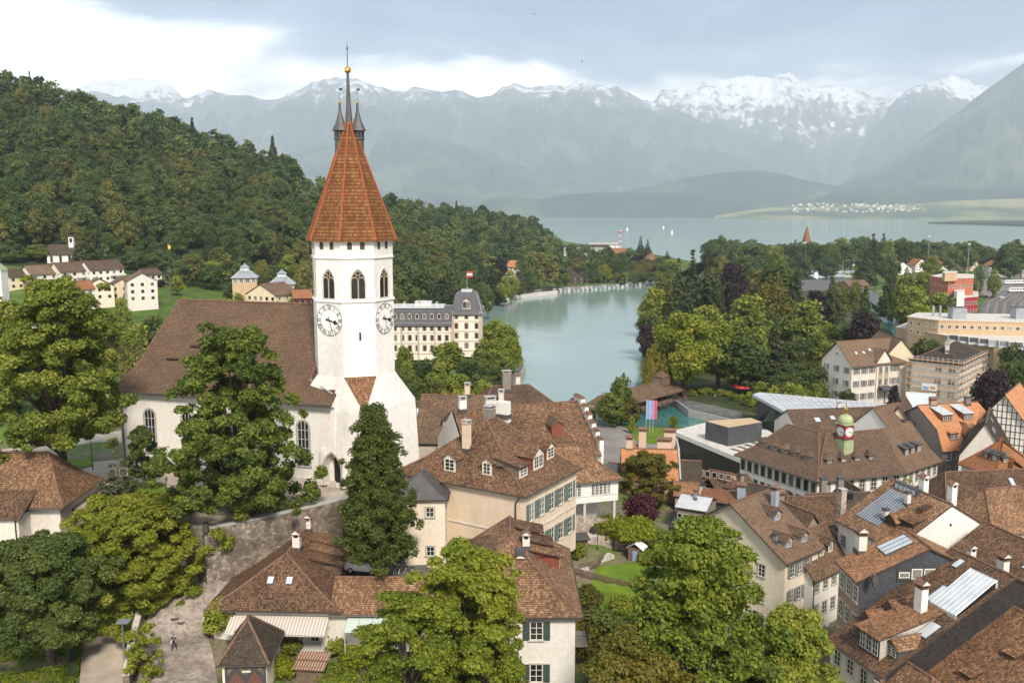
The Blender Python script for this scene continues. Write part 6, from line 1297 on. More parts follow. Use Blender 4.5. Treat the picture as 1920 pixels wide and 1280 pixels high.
f = MB(); f.lathe([(.5, 8.4), (.5, 8.6), (.4, 8.65), (.4, 9.5), (.55, 9.6), (.2, 10.0), (.08, 10.2), (.04, 12.6)], (0, 0, 0), M['gold'], 8); f.build('lantern', tu)
for k in range(4): o = put('clock_dial', dd, tu); o.matrix_local = Matrix.Rotation(R(24 + 90 * k), 4, 'Z') @ Matrix.Translation((0, -1.39, 3.95)) @ Matrix.Rotation(R(90), 4, 'X') @ Matrix.Scale(0.66, 4); hands(o)
t6 = house_e('mansard_house', 'grey brown house with bright orange mansard roof, two box dormers and a pointed bay roof', 'house', (1768, 837), (1880, 829), 3.5, 12.2, 19.4, 17.0, over=0.5, mansard=(1.7, 3.3), hips=(0, 0), wall='greybrown', roof='roof_orange')
windows(t6, 0, (5, 1.6, 11.8), [6.6, 3.2], w=1.15, hh=1.9, surround='palestone')
for x in (3.0, 10.4): dormer(t6, 0, x, 0.5, 2.0, 1.7, 'shed', 'wood_red', 'roof_orange', wn=2)
dormer(t6, 0, 6.6, 0.4, 2.3, 1.8, 'hip', 'wood_red', 'roof_rust', wn=2, pitch=1.5)
for x in (3.6, 9.0): dormer(t6, 0, x, 3.6, 2.5, 1.6, 'shed', 'wood_red', 'palemetal', cheek='wood_red', wn=3 if x > 5 else 2)
chimney(t6, 3.4, 8.2, 1.5, 0.9, 1.0, mat='pinkish', cap='brick'); chimney(t6, 12.2, 8.0, 1.2, 0.9, 1.2, mat='greybrown', cap='dark')
t6b = house_e('smooth_roof_house', 'white house with smooth brown roof and grey box dormer between clock hall and orange mansard', 'house', (1690, 832), (1766, 832), 3.5, 11.8, 18.6, 15, axis='u', hips=(0, 0), over=0.5, wall='white', roof='roof_hall', yaw=R(32), U=9)
dormer(t6b, 0, 6.5, 2.0, 2.0, 1.6, 'shed', 'lead', 'lead', wn=1); windows(t6b, 0, 4, [6.4, 3.0], w=1.0, hh=1.8, surround='stone')
t6c = house_e('beige_gable', 'beige gable top with dark roof edge behind the clock hall', 'house', (1655, 800), (1712, 806), 3.5, 13.5, 18.5, 14, axis='v', over=0.3, wall='beige', roof='roof_brown')
wg = house_e('wide_roof_house', 'wide low brown roof behind the clock turret', 'house', (1500, 812), (1668, 806), 3.5, 11.0, 15.0, 14, over=0.5, wall='offwhite', roof='roof_brown'); skylight(wg, 0, 6, 3, 1.4, 1.6); skylight(wg, 0, 10, 3.5, 1.2, 1.4); chimney(wg, 13, 7, 0.9, 0.7, 1.2, mat='offwhite', cap='slab')
gl = house_e('glass_roof_house', 'small building with tent shaped glass roof behind the orange mansard', 'building', (1700, 762), (1752, 766), 3.5, 12.5, 15.5, 8, over=0.1, wall='palestone', roof='skyglass', gutter=False, ridge='palemetal')
pr_ = from_eaves((1803, 865), (1869, 887), (1935, 880), 15.0)
t7 = house('rust_roof_house', 'rust orange pyramid roofed house with bright ridge tiles and a row of tiny dormers', 'house', pr_[0], pr_[1], pr_[2], max(10, pr_[3]), 3.5, 15.0, 20.0, axis='u', hips=(4.5, 4.5), over=0.5, wall='offwhite', roof='roof_rust', ridge='tower_ridge')
for x in (4.0, 5.8, 7.6): dormer(t7, 0, min(x, t7.L - 2), 1.6, 0.9, 1.2, 'shed', 'wood_dark', 'lead', cheek='wood_dark')
dormer(t7, 1, 3.0, 1.2, 1.2, 1.1, 'shed', 'wood_dark', 'lead')
sk = house('skirt_roof', 'x', 'house', Vector(pr_[0]) + Vector((-1.2, -1.2)), pr_[1], pr_[2] + 2.2, max(10, pr_[3]) + 2, 3.5, 11.8, 17.0, hips=(7, 7), over=0.5, wall='offwhite', roof='roof_rust', ridge='tower_ridge')
for i in range(5): dormer(sk, 0, 2.0 + i * 1.55, 0.4, 0.85, 1.3, 'hip', 'wood_dark', 'roof_rust', ov=0.2)
merge(t7, sk)
ht_ = house('timbered_house', 'half timbered gable house with orange verge at the right edge', 'house', (101, 196), R(-38), 13, 16, 3.0, 14.5, 23.0, axis='v', over=0.8, gover=0.8, wall='white', roof='roof_orange')
f = MB(); tb = M['wood_dark']
for i in range(14): x = 0.5 + i * 0.93; zt = 11.5 + min(x, 13 - x) * 1.3 - 0.4; f.box(x - .08, x + .08, -0.07, 0, 5, zt, tb)
for z in np.arange(5, 19, 1.4): d_ = max(0, (z - 11.3) / 1.3); f.box(0.2 + d_, 12.8 - d_, -0.06, 0, z - .08, z + .08, tb)
f.build('timber_frame', ht_.root)
dk = house('dark_skylight_house', 'house with dark steep roof and several bright skylights beside the orange mansard', 'house', (90, 178), R(-30), 8.5, 16, 3.0, 13.5, 20.5, axis='v', over=0.3, wall='offwhite', roof='roof_dark')
for x, s in ((3, 2.6), (5, 2.6), (4, 0.8), (6, 0.8), (9, 3.2)): skylight(dk, 2, x, s, 0.9, 1.3); skylight(dk, 0, x, s, 0.9, 1.3)
# BUILDINGS BEYOND THE OLD TOWN
M['hotel_wall'] = m_plaster('hotel_wall', (0.80, 0.73, 0.64), 0.15); M['hotel_stone'] = m_plain('hotel_stone', (0.44, 0.36, 0.28), 0.85, 0, 0.15, 1.0)
hl = house_e('lakeside_hotel', 'grand pale hotel with grey slate mansard roof and corner pavilion beside the river', 'hotel', (690, 603), (846, 603), 3.0, 18.4, 24.0, 17, over=0.6, mansard=(1.6, 4.4), hips=(3, 0), wall='hotel_wall', roof='slate', ridge='zinc', gutter=False)
n = 11; xs = [1.8 + i * (hl.U - 3.6) / (n - 1) for i in range(n)]
windows(hl, 0, xs, [12.9, 8.9, 4.8], w=1.2, hh=2.1, frame='frame_brown', surround='hotel_stone', sw=0.35)
for x in xs: dormer(hl, 0, x, 0.35, 1.5, 2.1, 'gable', 'palestone', 'slate', wn=1, frame='frame_brown', ov=0.2)
f = MB()
for z in (2.6, 6.8, 11.0, 14.9): f.box(-0.1, hl.U, -0.18, 0, z - 0.18, z + 0.1, M['hotel_stone'])
for x in np.arange(0, hl.U + 0.1, hl.U / 5): f.box(x - .35, x + .35, -0.12, 0, 0, 15, M['hotel_stone'])
f.build('stone_bands', hl.root)
f = MB(); f.box(2, hl.U - 3, 3.2, 12, hl.zr - 0.6, hl.zr + 0.4, M['palemetal']); f.box(hl.U * .55, hl.U * .75, 5, 9, hl.zr + .4, hl.zr + 2.0, M['palemetal']); f.build('roof_deck', hl.root)
for x in (6, 14, 20, 27): chimney(hl, x, 5.0, 0.9, 0.8, 1.4, mat='palestone', cap='slab', zb=hl.zr - 1)
a_ = G(846, 584, 21.5); b_ = G(903, 584, 21.5)
hp_ = house('lakeside_hotel', 'x', 'hotel', (a_.x, a_.y - 0.6), 0.0, (b_ - a_).length, 14, 3.0, 21.5, 30.2, over=0.5, mansard=(2.6, 6.9), hips=(5.2, 5.2), wall='hotel_wall', roof='slate', ridge='zinc', gutter=False)
windows(hp_, 0, 3, [16.7, 12.7, 8.7, 4.7], w=1.2, hh=2.1, frame='frame_brown', surround='hotel_stone', sw=0.35); windows(hp_, 1, 3, [16.7, 12.7, 8.7], w=1.2, hh=2.1, frame='frame_brown', surround='hotel_stone', sw=0.3)
dormer(hp_, 0, hp_.U / 2, 0.4, 3.2, 3.2, 'gable', 'palestone', 'slate', wn=2, frame='frame_brown', ov=0.25)
f = MB()
for z in (2.6, 6.6, 10.6, 14.7, 17.9): f.box(-0.2, hp_.U + .2, -0.2, 0, z - 0.18, z + 0.1, M['hotel_stone'])
for x in (0.4, hp_.U - 0.4): f.box(x - .7, x + .7, -0.14, 0, 0, 18.4, M['hotel_stone'])
f.box(4, hp_.U - 4, 4.4, 9.6, hp_.zr - 1.2, hp_.zr - 0.2, M['palemetal']); [f.lathe([(.12, hp_.zr - 2), (.05, hp_.zr + 1.4)], (x, y, 0), M['lead'], 6) for x in (3.6, hp_.U - 3.6) for y in (4, 10)]
f.build('stone_bands', hp_.root); pav = hp_.root.matrix_basis.copy(); merge(hl, hp_)
def flag(name, label, loc, h, cols, w=1.2, hgt=2.4, hang=False, group=None, rz=0.0):
 t_ = thing(name, label, 'flag', loc, rz, group); f = MB(); f.lathe([(0.07, 0), (0.045, h), (0.001, h + 0.05)], (0, 0, 0), M['palemetal'], 6); f.build('pole', t_)
 f = MB(); n = 6; k = len(cols)
 for i in range(n):
  for j in range(k):
   x0, x1 = w * i / n, w * (i + 1) / n; z0, z1 = h - 0.1 - hgt * (j + 1) / k, h - 0.1 - hgt * j / k
   y = lambda x: 0.12 * math.sin(x / w * 6.0)
   f.face([(x0 + .05, y(x0), z0), (x1 + .05, y(x1), z0), (x1 + .05, y(x1), z1), (x0 + .05, y(x0), z1)], cols[j])
 f.build('cloth', t_); return t_
M['flag_red'] = m_plain('red_cloth', (0.5, 0.04, 0.05), 0.8); M['flag_pink'] = m_plain('pink_cloth', (0.55, 0.10, 0.16), 0.8); M['flag_white'] = m_plain('white_cloth', (0.7, 0.68, 0.66), 0.8); M['flag_blue'] = m_plain('pale_blue_cloth', (0.24, 0.34, 0.52), 0.8); M['flag_violet'] = m_plain('violet_blue_cloth', (0.30, 0.30, 0.50), 0.8)
p = pav @ Vector((hp_.U / 2, 7, hp_.zr - 0.3)); flag('hotel_flag', 'red and white flag flying on the hotel corner pavilion', p, 7.5, [M['flag_red'], M['flag_white'], M['flag_red']], 2.2, 2.4)
for i, (px, c_, lb) in enumerate(((1211, 'flag_blue', 'tall pale blue banner flag, leftmost of the three by the riverside lawn'), (1218, 'flag_violet', 'tall violet blue banner flag, middle of the three by the riverside lawn'), (1224, 'flag_pink', 'tall pink red banner flag, rightmost of the three by the riverside lawn'))):
 flag('banner_flag', lb, G(px, 812, 2.4), 9.2, [M[c_]], 0.95, 5.2, group='banner flags by the riverside lawn')
cb = house_e('shuttered_building', 'cream three storey building with grey shutters, brown roof and ornate central gable', 'building', (1598, 682), (1704, 673), 3.0, 16.0, 22.0, 13, over=0.9, gover=0.8, wall='offwhite', roof='roof_hall')
windows(cb, 0, [1.9, 5.0, 8.0], [10.6, 6.6, 2.6], w=1.15, hh=1.9, shut='shut_grey', surround='palestone'); windows(cb, 3, 3, [10.6, 6.6, 2.6], w=1.0, hh=1.8, shut='shut_grey', surround='palestone')
windows(cb, 0, [15.6, 18.0], [10.6, 6.6, 2.6], w=1.1, hh=1.9, shut='shut_grey', surround='palestone'); windows(cb, 3, [6.5], [15.2], w=0.9, hh=0.9, surround='palestone', bars=(1, 1))
f = MB(); f.M = Matrix.Translation((9.6, -0.5, 0)); f.face([(0, 0, 0), (5.2, 0, 0), (5.2, 0, 13.6), (2.6, 0, 16.4), (0, 0, 13.6)], M['offwhite']); f.face([(0, 0, 0), (0, 0, 13.6), (0, .5, 13.6), (0, .5, 0)], M['offwhite']); f.face([(5.2, 0, 0), (5.2, .5, 0), (5.2, .5, 13.6), (5.2, 0, 13.6)], M['offwhite'])
for sx, x0 in ((-1, -0.6), (1, 5.8)):
 P_ = [(x0, -0.5, 13.1), (2.6, -0.5, 16.9), (2.6, 6.5, 16.9), (x0, 3.2, 13.1)]; f.face(P_ if sx > 0 else P_[::-1], M['roof_hall']); f.face([(x0, -0.5, 12.9), (2.6, -0.5, 16.7), (2.6, -0.5, 16.95), (x0, -0.5, 13.15)], M['wood'])
f.box(0.6, 2.2, -0.12, 0, 5.3, 12.0, M['sandstone']); f.box(3.0, 4.6, -0.12, 0, 5.3, 12.0, M['sandstone']); f.build('central_gable', cb.root)
fd, pd = win_data(1.1, 2.0, surround='sandstone')
for x in (11.0, 13.4):
 for z in (6.6, 10.4): o = put('window', fd, cb.root, (x, -0.63, z)); put('pane', pd, o)
f = MB(); f.box(10, 14.4, -3.6, -0.5, 4.2, 4.6, M['lead']); f.face([(9.6, -4, 4.6), (14.8, -4, 4.6), (14.0, -.5, 5.6), (10.4, -.5, 5.6)], M['lead']); [f.box(x - .12, x + .12, -3.6, -3.36, 0, 4.2, M['wood_dark']) for x in (10.2, 14.2)]; f.build('porch', cb.root)
cb2 = house_e('rear_house', 'brown roofed rear wing right of the ornate gable building', 'house', (1660, 668), (1716, 668), 3.0, 17.0, 22.5, 18, axis='v', over=0.5, wall='yellow', roof='roof_hall')
for x, s in ((4, 2.4), (7, 2.4), (10, 3.0)): skylight(cb, 0, x, s, 1.0, 1.2)
pr_ = from_eaves((1711, 672), (1801, 681), (1902, 667), 17.0)
sc_ = house('scaffolded_block', 'white apartment block under renovation with dark hip roof behind orange plank scaffolding', 'building', pr_[0], pr_[1], pr_[2], max(16, pr_[3]), 3.0, 17.0, 20.8, axis='v', hips=(7, 5), over=0.8, wall='offwhite', roof='roof_dark')
windows(sc_, 0, (2, pr_[2] * .56, pr_[2] * .84), [11.6, 7.9, 4.2], w=1.7, hh=1.3, surround='stone'); windows(sc_, 1, 7, [11.6, 7.9, 4.2], w=1.3, hh=1.3, surround='stone')
for x, y in ((4, 5), (7, 6), (13, 7)): chimney(sc_, x, y, 1.2, 0.9, 0.9, mat='palestone', cap='slab')
M['plank'] = m_plain('scaffold_planks', (0.55, 0.30, 0.14), 0.8, 0, 0.2, 2)
sf = thing('scaffolding', 'steel tube scaffolding with orange planks round the white apartment block', 'scaffolding', sc_.root.location, pr_[1])
U_, V_ = pr_[2], max(16, pr_[3]); f = MB(); g = MB()
for x in np.linspace(-1.2, U_ + 1.2, 12):
 for y in (-1.2, -0.5): f.tube([(x, y, 0), (x, y, 15.2)], 0.035, M['palemetal'], 4, cap=False)
for y in np.linspace(-1.2, V_ + 0.5, 10):
 for x in (U_ + 0.5, U_ + 1.2): f.tube([(x, y, 0), (x, y, 15.2)], 0.035, M['palemetal'], 4, cap=False)
for z in (2.2, 4.2, 6.2, 8.2, 10.2, 12.2, 14.0):
 g.box(-1.2, U_ + 1.2, -1.15, -0.55, z, z + 0.08, M['plank']); g.box(U_ + .55, U_ + 1.15, -0.5, V_ + .5, z, z + .08, M['plank']); g.box(-1.2, U_ + 1.2, -1.22, -1.17, z + .05, z + .28, M['plank'])
 for d_ in (0.6, 1.1): f.tube([(-1.2, -1.2, z + d_), (U_ + 1.2, -1.2, z + d_), (U_ + 1.2, V_ + .5, z + d_)], 0.03, M['palemetal'], 4, cap=False)
f.build('tubes', sf); g.build('planks', sf)
f = MB(); f.box(-2.2, 2.2, -0.03, 0, 0, 2.2, M['flag_white']); f.box(-1.9, -0.2, -0.045, -0.03, 0.3, 1.2, M['flag_blue']); f.box(0.2, 1.7, -0.045, -0.03, 0.5, 1.5, M['plank']); o = tag(f.build('banner'), 'small white, blue and orange site banner hung on the scaffolding', 'banner'); o.matrix_basis = sc_.root.matrix_basis @ Matrix.Translation((U_ * .42, -1.28, 4.9))
def slab(name, label, cat, poly_px, z, z0, wall, top, n_rows=0, wx=0, hh=1.3, fascia=None):
 """flat roofed block from roof corners seen in the photo (left, front.., order round) at height z"""
 P = [G(a, b_, z) for a, b_ in poly_px]; c_ = sum((Vector((p.x, p.y)) for p in P), Vector((0, 0))) / len(P)
 t_ = thing(name, label, cat, (c_.x, c_.y, z0)); pl = [(p.x - c_.x, p.y - c_.y) for p in P]
 f = MB(); f.prism(pl, 0, z - z0 - 0.35, M[wall]); f.build('wall', t_); f = MB(); k = 1.015; f.prism([(x * k, y * k) for x, y in pl], z - z0 - 0.349, z - z0, M[fascia or wall], M[top]); f.build('roof', t_)
 t_['n'] = 0; del t_['n']
 for e_, (nx, rows) in (wx or {}).items():
  a, b_ = Vector(pl[e_]), Vector(pl[(e_ + 1) % len(pl)]); d_ = b_ - a; fd, pd = win_data(1.15, hh, surround='palestone', bars=(1, 0), sw=0.1)
  for zz in rows:
   for i in range(nx):
    p = a + d_ * ((i + 0.5) / nx); o = put('window', fd, t_, (p.x, p.y, zz), (0, 0, math.atan2(d_.y, d_.x))); put('pane', pd, o)
 return t_
slab('terrace_block', 'long tan brick block with rows of small windows and roof terraces behind the scaffolding', 'building', [(1681, 613), (1864, 643), (1990, 655), (1990, 625), (1720, 598)], 17.0, 2.3, 'tan', 'palestone', wx={0: (13, [10.4, 6.6, 2.8])})
slab('terrace_block', 'upper stepped back storey of pale tan flats with glazed terraces', 'building', [(1702, 593), (1760, 600), (1990, 606), (1990, 590), (1720, 586)], 22.0, 10.0, 'tan', 'palestone', wx={0: (4, [9.6, 6.6]), 1: (16, [9.6])})
for i in range(7):
 p = G(1790 + i * 19, 628 + i * 2.2, 18.6); f = MB(); f.box(-2.2, 2.2, -1.0, 1.0, 0, .15, M['palestone']); f.box(-2.2, -2.0, -2.6, 1, -2.2, 0, M['palemetal']); f.face([(-2, -2.6, -1.4), (2, -2.6, -1.4), (2, -1, 0), (-2, -1, 0)], M['glass']); f.face([(-2, -2.62, -2.2), (2, -2.62, -2.2), (2, -2.6, -1.4), (-2, -2.6, -1.4)], M['palemetal'])
 o = tag(f.build('terrace_canopy'), 'slanted glass terrace canopy on the tan brick block', 'canopy', 'slanted canopies along the tan terrace block'); o.location = p; o.rotation_euler.z = R(-20)
for px, py, lb in ((1748, 612, 'tall steel flue pair, left one on the tan block'), (1761, 612, 'tall steel flue right of the flue pair on the tan block')):
 f = MB(); f.tube([(0, 0, 0), (0, 0, 8)], 0.45, M['zinc'], 10); o = tag(f.build('steel_flue'), lb, 'flue', 'steel flues on the tan block'); o.location = G(px, py, 18)
for px, lb in ((1794, 'grey lift tower box on the tan block, left of the two'), (1912, 'grey lift tower box on the tan block at the right edge')):
 f = MB(); f.box(-2.6, 2.6, -2, 2, 0, 4.2, M['zinc']); f.box(-2.7, 2.7, -2.1, 2.1, 4.2, 4.4, M['lead']); o = tag(f.build('lift_box'), lb, 'lift tower', 'lift boxes on the tan block'); o.location = G(px, 597, 22.0)
slab('red_office_block', 'orange red office block with flat roofs beside the railway yard', 'building', [(1745, 517), (1778, 523), (1826, 521), (1826, 514), (1770, 512)], 25.0, 2.3, 'palered', 'palestone', wx={0: (5, [18.5, 14.5]), 1: (7, [18.5])}, hh=1.6)
slab('red_office_block', 'lower crimson storeys of the red office block', 'building', [(1760, 552), (1784, 560), (1834, 556), (1834, 546), (1775, 545)], 15.5, 2.3, 'crimson', 'palestone', wx={1: (9, [10.0, 5.5])}, hh=1.8)
slab('white_annex_block', 'small white cube annex in front of the red office block', 'building', [(1789, 544), (1795, 548), (1809, 547), (1809, 541), (1795, 541)], 19.0, 2.3, 'white', 'palestone')
slab('rooftop_block', 'tan plant room on the red office block', 'building', [(1767, 510), (1772, 512), (1795, 511), (1795, 508), (1772, 508)], 28.5, 24.0, 'tan', 'palestone')
# houses on the far side of the valley, left
def hp(name, label, px, py, d, wd, V, yaw, he, hr, wall, roof, cat='house', axis='u', z0=None, rows=2, nx=3, side=3, hips=(0, 0), **kw):
 """placed by its base centre as seen (px, py of eave line centre ignored) at ground under azimuth px, distance d"""
 g = hill_pt(px, d); z0 = g.z if z0 is None else z0
 zc = DY(px, py, d).z
 ze = max(zc, z0 + he * 0.6); c_, s_ = math.cos(yaw), math.sin(yaw)
 h = house(name, label, cat, (g.x - c_ * wd / 2, g.y - s_ * wd / 2), yaw, wd, V, min(z0, ze - he) - 1.5, ze, ze + hr, axis=axis, wall=wall, roof=roof, hips=hips, over=0.6, gutter=False, **kw)
 zs = [h.ze - 1.6 - 2.8 * i for i in range(rows)]
 windows(h, 0, nx, zs, w=1.2, hh=1.3, surround=None, bars=(1, 0), frame='frame_brown')
 return h
e1 = [(38, 520, 400, 9.5, 9, 0.95, 9.5, 3.0, 'yellow', 'roof_dark', 'yellow block with brown balconies, leftmost of the valley houses'), (84, 522, 405, 12, 10, 0.95, 10, 3.4, 'offwhite', 'roof_hall', 'pale gabled block second from the left in the valley row'), (140, 517, 412, 13, 10, 0.95, 10.5, 3.6, 'offwhite', 'roof_hall', 'pale gabled block with side balconies, third in the valley row'), (202, 508, 420, 16, 11, 0.9, 11.5, 3.6, 'white', 'roof_hall', 'largest white gabled block with rows of balconies in the valley row'), (266, 526, 372, 11.5, 12, 0.5, 11, 3.2, 'offwhite', 'roof_hall', 'cream gabled house with three stacked windows right of the valley row'), (287, 516, 430, 9, 7.5, 0.9, 8, 2.2, 'white', 'roof_hall', 'small white house under the wood edge right of the valley row'),
   (150, 541, 352, 11, 8, 0.9, 6, 2.8, 'offwhite', 'roof_rust', 'little house with orange roof in front of the pale valley blocks'), (185, 536, 372, 11, 11, 0.5, 6, 3.0, 'cream', 'roof_mix', 'cream gabled house with red climbing plant in the valley'), (232, 534, 385, 11, 11, 0.5, 6.5, 3.0, 'yellow', 'roof_hall', 'yellow gabled house between the trees in the valley'), (488, 551, 330, 14, 12, -0.5, 6, 3.6, 'yellow', 'roof_brown', 'yellow chalet with wide brown gable near the church tower'), (566, 557, 330, 6.5, 8, 0.3, 5, 2.4, 'wood_red', 'roof_rust', 'small red roofed house right beside the church tower')]
for i, (px, py, d, wd, V, yw, he, hr, wl_, rf, lb) in enumerate(e1):
 hh_ = hp('valley_house', lb, px, py, d, wd, V, yw, he, hr, wl_, rf, axis='v' if i in (4, 7, 8, 9) else 'u', rows=3 if he > 9 else 2, nx=3 if wd < 14 else 5)
 windows(hh_, 3 if yw > 0 else 1, 3, [hh_.ze - 1.6, hh_.ze - 4.4] + ([hh_.ze - 7.2] if he > 9 else []), w=1.0, hh=1.2, surround=None, frame='frame_white', bars=(1, 0))
 if i in (0, 1, 2, 3):
  f = MB()
  for z in (hh_.ze - 2.6, hh_.ze - 5.4, hh_.ze - 8.2): f.box(hh_.U * .55, hh_.U + .2, -1.3, 0, z - .9, z - .75, M['palestone']); f.box(hh_.U * .55, hh_.U + .2, -1.35, -1.27, z - .75, z + .1, M['frame_brown'] if i == 0 else M['offwhite'])
  f.build('balconies', hh_.root)
fb_ = slab('flat_roof_block', 'stepped flat roofed building behind the church roof', 'building', [(300, 552), (352, 560), (396, 553), (396, 546), (330, 541)], 22.0, 10, 'palestone', 'stone', wx={0: (5, [9.5, 6.5]), 1: (5, [9.5, 6.5])})
slab('flat_roof_block', 'upper flat storey of the stepped building behind the church roof', 'building', [(322, 543), (352, 546), (394, 543), (394, 538), (340, 537)], 24.6, 14, 'palestone', 'stone', wx={0: (5, [9.3])})
for px, py, d, lb in ((457, 520, 385, 'orange villa with grey glass lantern roof, left one'), (527, 532, 380, 'orange villa with grey glass lantern roof beside the church tower')):
 g = hill_pt(px, d); z_ = DY(px, py, d).z
 v_ = house('lantern_villa', lb, 'house', (g.x - 5, g.y), 0.2, 10, 9, g.z - 2, z_, z_ + 3.4, hips=(4, 4), over=0.5, wall='tan', roof='zinc', ridge='palemetal', group='villas with glass lantern roofs', gutter=False)
 windows(v_, 0, 4, [v_.ze - 1.5], w=1.6, hh=1.8, surround='palemetal'); f = MB(); f.box(3.2, 6.8, 2.8, 6.2, v_.zr - 1.0, v_.zr + .6, M['skyglass']); f.lathe([(3.0, 0), (0.3, 1.3), (.1, 1.9)], (5, 4.5, v_.zr + .6), M['zinc'], 4, ph=R(45), smooth=False); f.build('glass_lantern', v_.root)
g = hill_pt(112, 478); z_ = DY(112, 476, 478).z
ch = house('chapel', 'small white chapel with brown roof, dark arched windows and bell turret', 'chapel', (g.x - 6, g.y), 0.12, 13.5, 8.5, g.z - 2, z_, z_ + 4.4, over=0.5, wall='white', roof='roof_dark')
windows(ch, 0, 3, [ch.ze - 2.6], w=1.2, hh=3.6, surround='stone', arch=1.0, bars=(1, 2), frame='frame_dark')
f = MB(); f.box(10.2, 12.6, 3, 5.4, ch.ze + 1, ch.zr + 4.2, M['white']); f.lathe([(1.9, ch.zr + 4.2), (0.05, ch.zr + 5.6)], (11.4, 4.2, 0), M['roof_dark'], 4, ph=R(45), smooth=False); f.box(10.7, 12.1, 2.95, 3, ch.zr + 1.4, ch.zr + 3.6, M['glass_dark']); f.build('bell_turret', ch.root)
g = D(8, 640, 335); mc = thing('modern_church', 'slim white modern church tower with green cap and clock at the left edge', 'church', (g.x, g.y, 12.0))
f = MB(); zt = DY(8, 505, 335).z - 12; f.box(-2.6, 1.8, -2, 2.6, 0, zt, M['white']); f.build('tower', mc)
f = MB(); f.lathe([(3.5, zt), (0.2, zt + 3.2)], (-0.4, 0.3, 0), M['copper_green'], 4, ph=R(45), smooth=False); f.build('tower_roof', mc)
f = MB(); [f.box(-0.2, 1.0, -2.06, -2, zt - 2.6 - i * .45, zt - 2.35 - i * .45, M['frame_dark']) for i in range(0, 4)]; [f.box(-0.2, 1.0, -2.06, -2, zt - 5.4 - i * .45, zt - 5.15 - i * .45, M['frame_dark']) for i in range(0, 7)]; f.build('louvres', mc)
o = put('clock_dial', dd, mc); o.matrix_local = Matrix.Translation((0.3, -2.03, zt - 11.2)) @ Matrix.Rotation(R(90), 4, 'X') @ Matrix.Scale(0.62, 4); hands(o)
for z in (18, 12, 6): fd, pd = win_data(0.8, 1.3, surround=None, bars=(0, 1)); o = put('window', fd, mc, (0.6, -2.0, zt - z - 4)); put('pane', pd, o)
nvh = house('nave_hall', 'white hall with grey brown roof and tall dark windows beside the modern church tower', 'church', (g.x + 2.2, g.y + 1), R(12), 12, 20, 10, DY(35, 607, 335).z, DY(35, 607, 335).z + 5, over=0.5, wall='white', roof='roof_dark', axis='u'); windows(nvh, 0, 5, [nvh.ze - 3.5], w=1.2, hh=4.0, surround=None, bars=(1, 2), frame='frame_white')
def far_house(label, px, py, z0, wd, V, yaw, he, hr, wall, roof, axis='u', nx=4, rows=2, hips=(0, 0), group=None):
 g = G(px, py, z0); c_, s_ = math.cos(yaw), math.sin(yaw)
 h = house('far_house', label, 'house', (g.x - c_ * wd / 2, g.y - s_ * wd / 2), yaw, wd, V, z0 - 0.5, z0 + he, z0 + he + hr, axis=axis, wall=wall, roof=roof, hips=hips, over=0.8, gutter=False, group=group)
 windows(h, 0, nx, [h.ze - 1.6 - 2.9 * i for i in range(rows)], w=1.4, hh=1.5, surround=None, bars=(1, 0), frame='frame_white'); return h
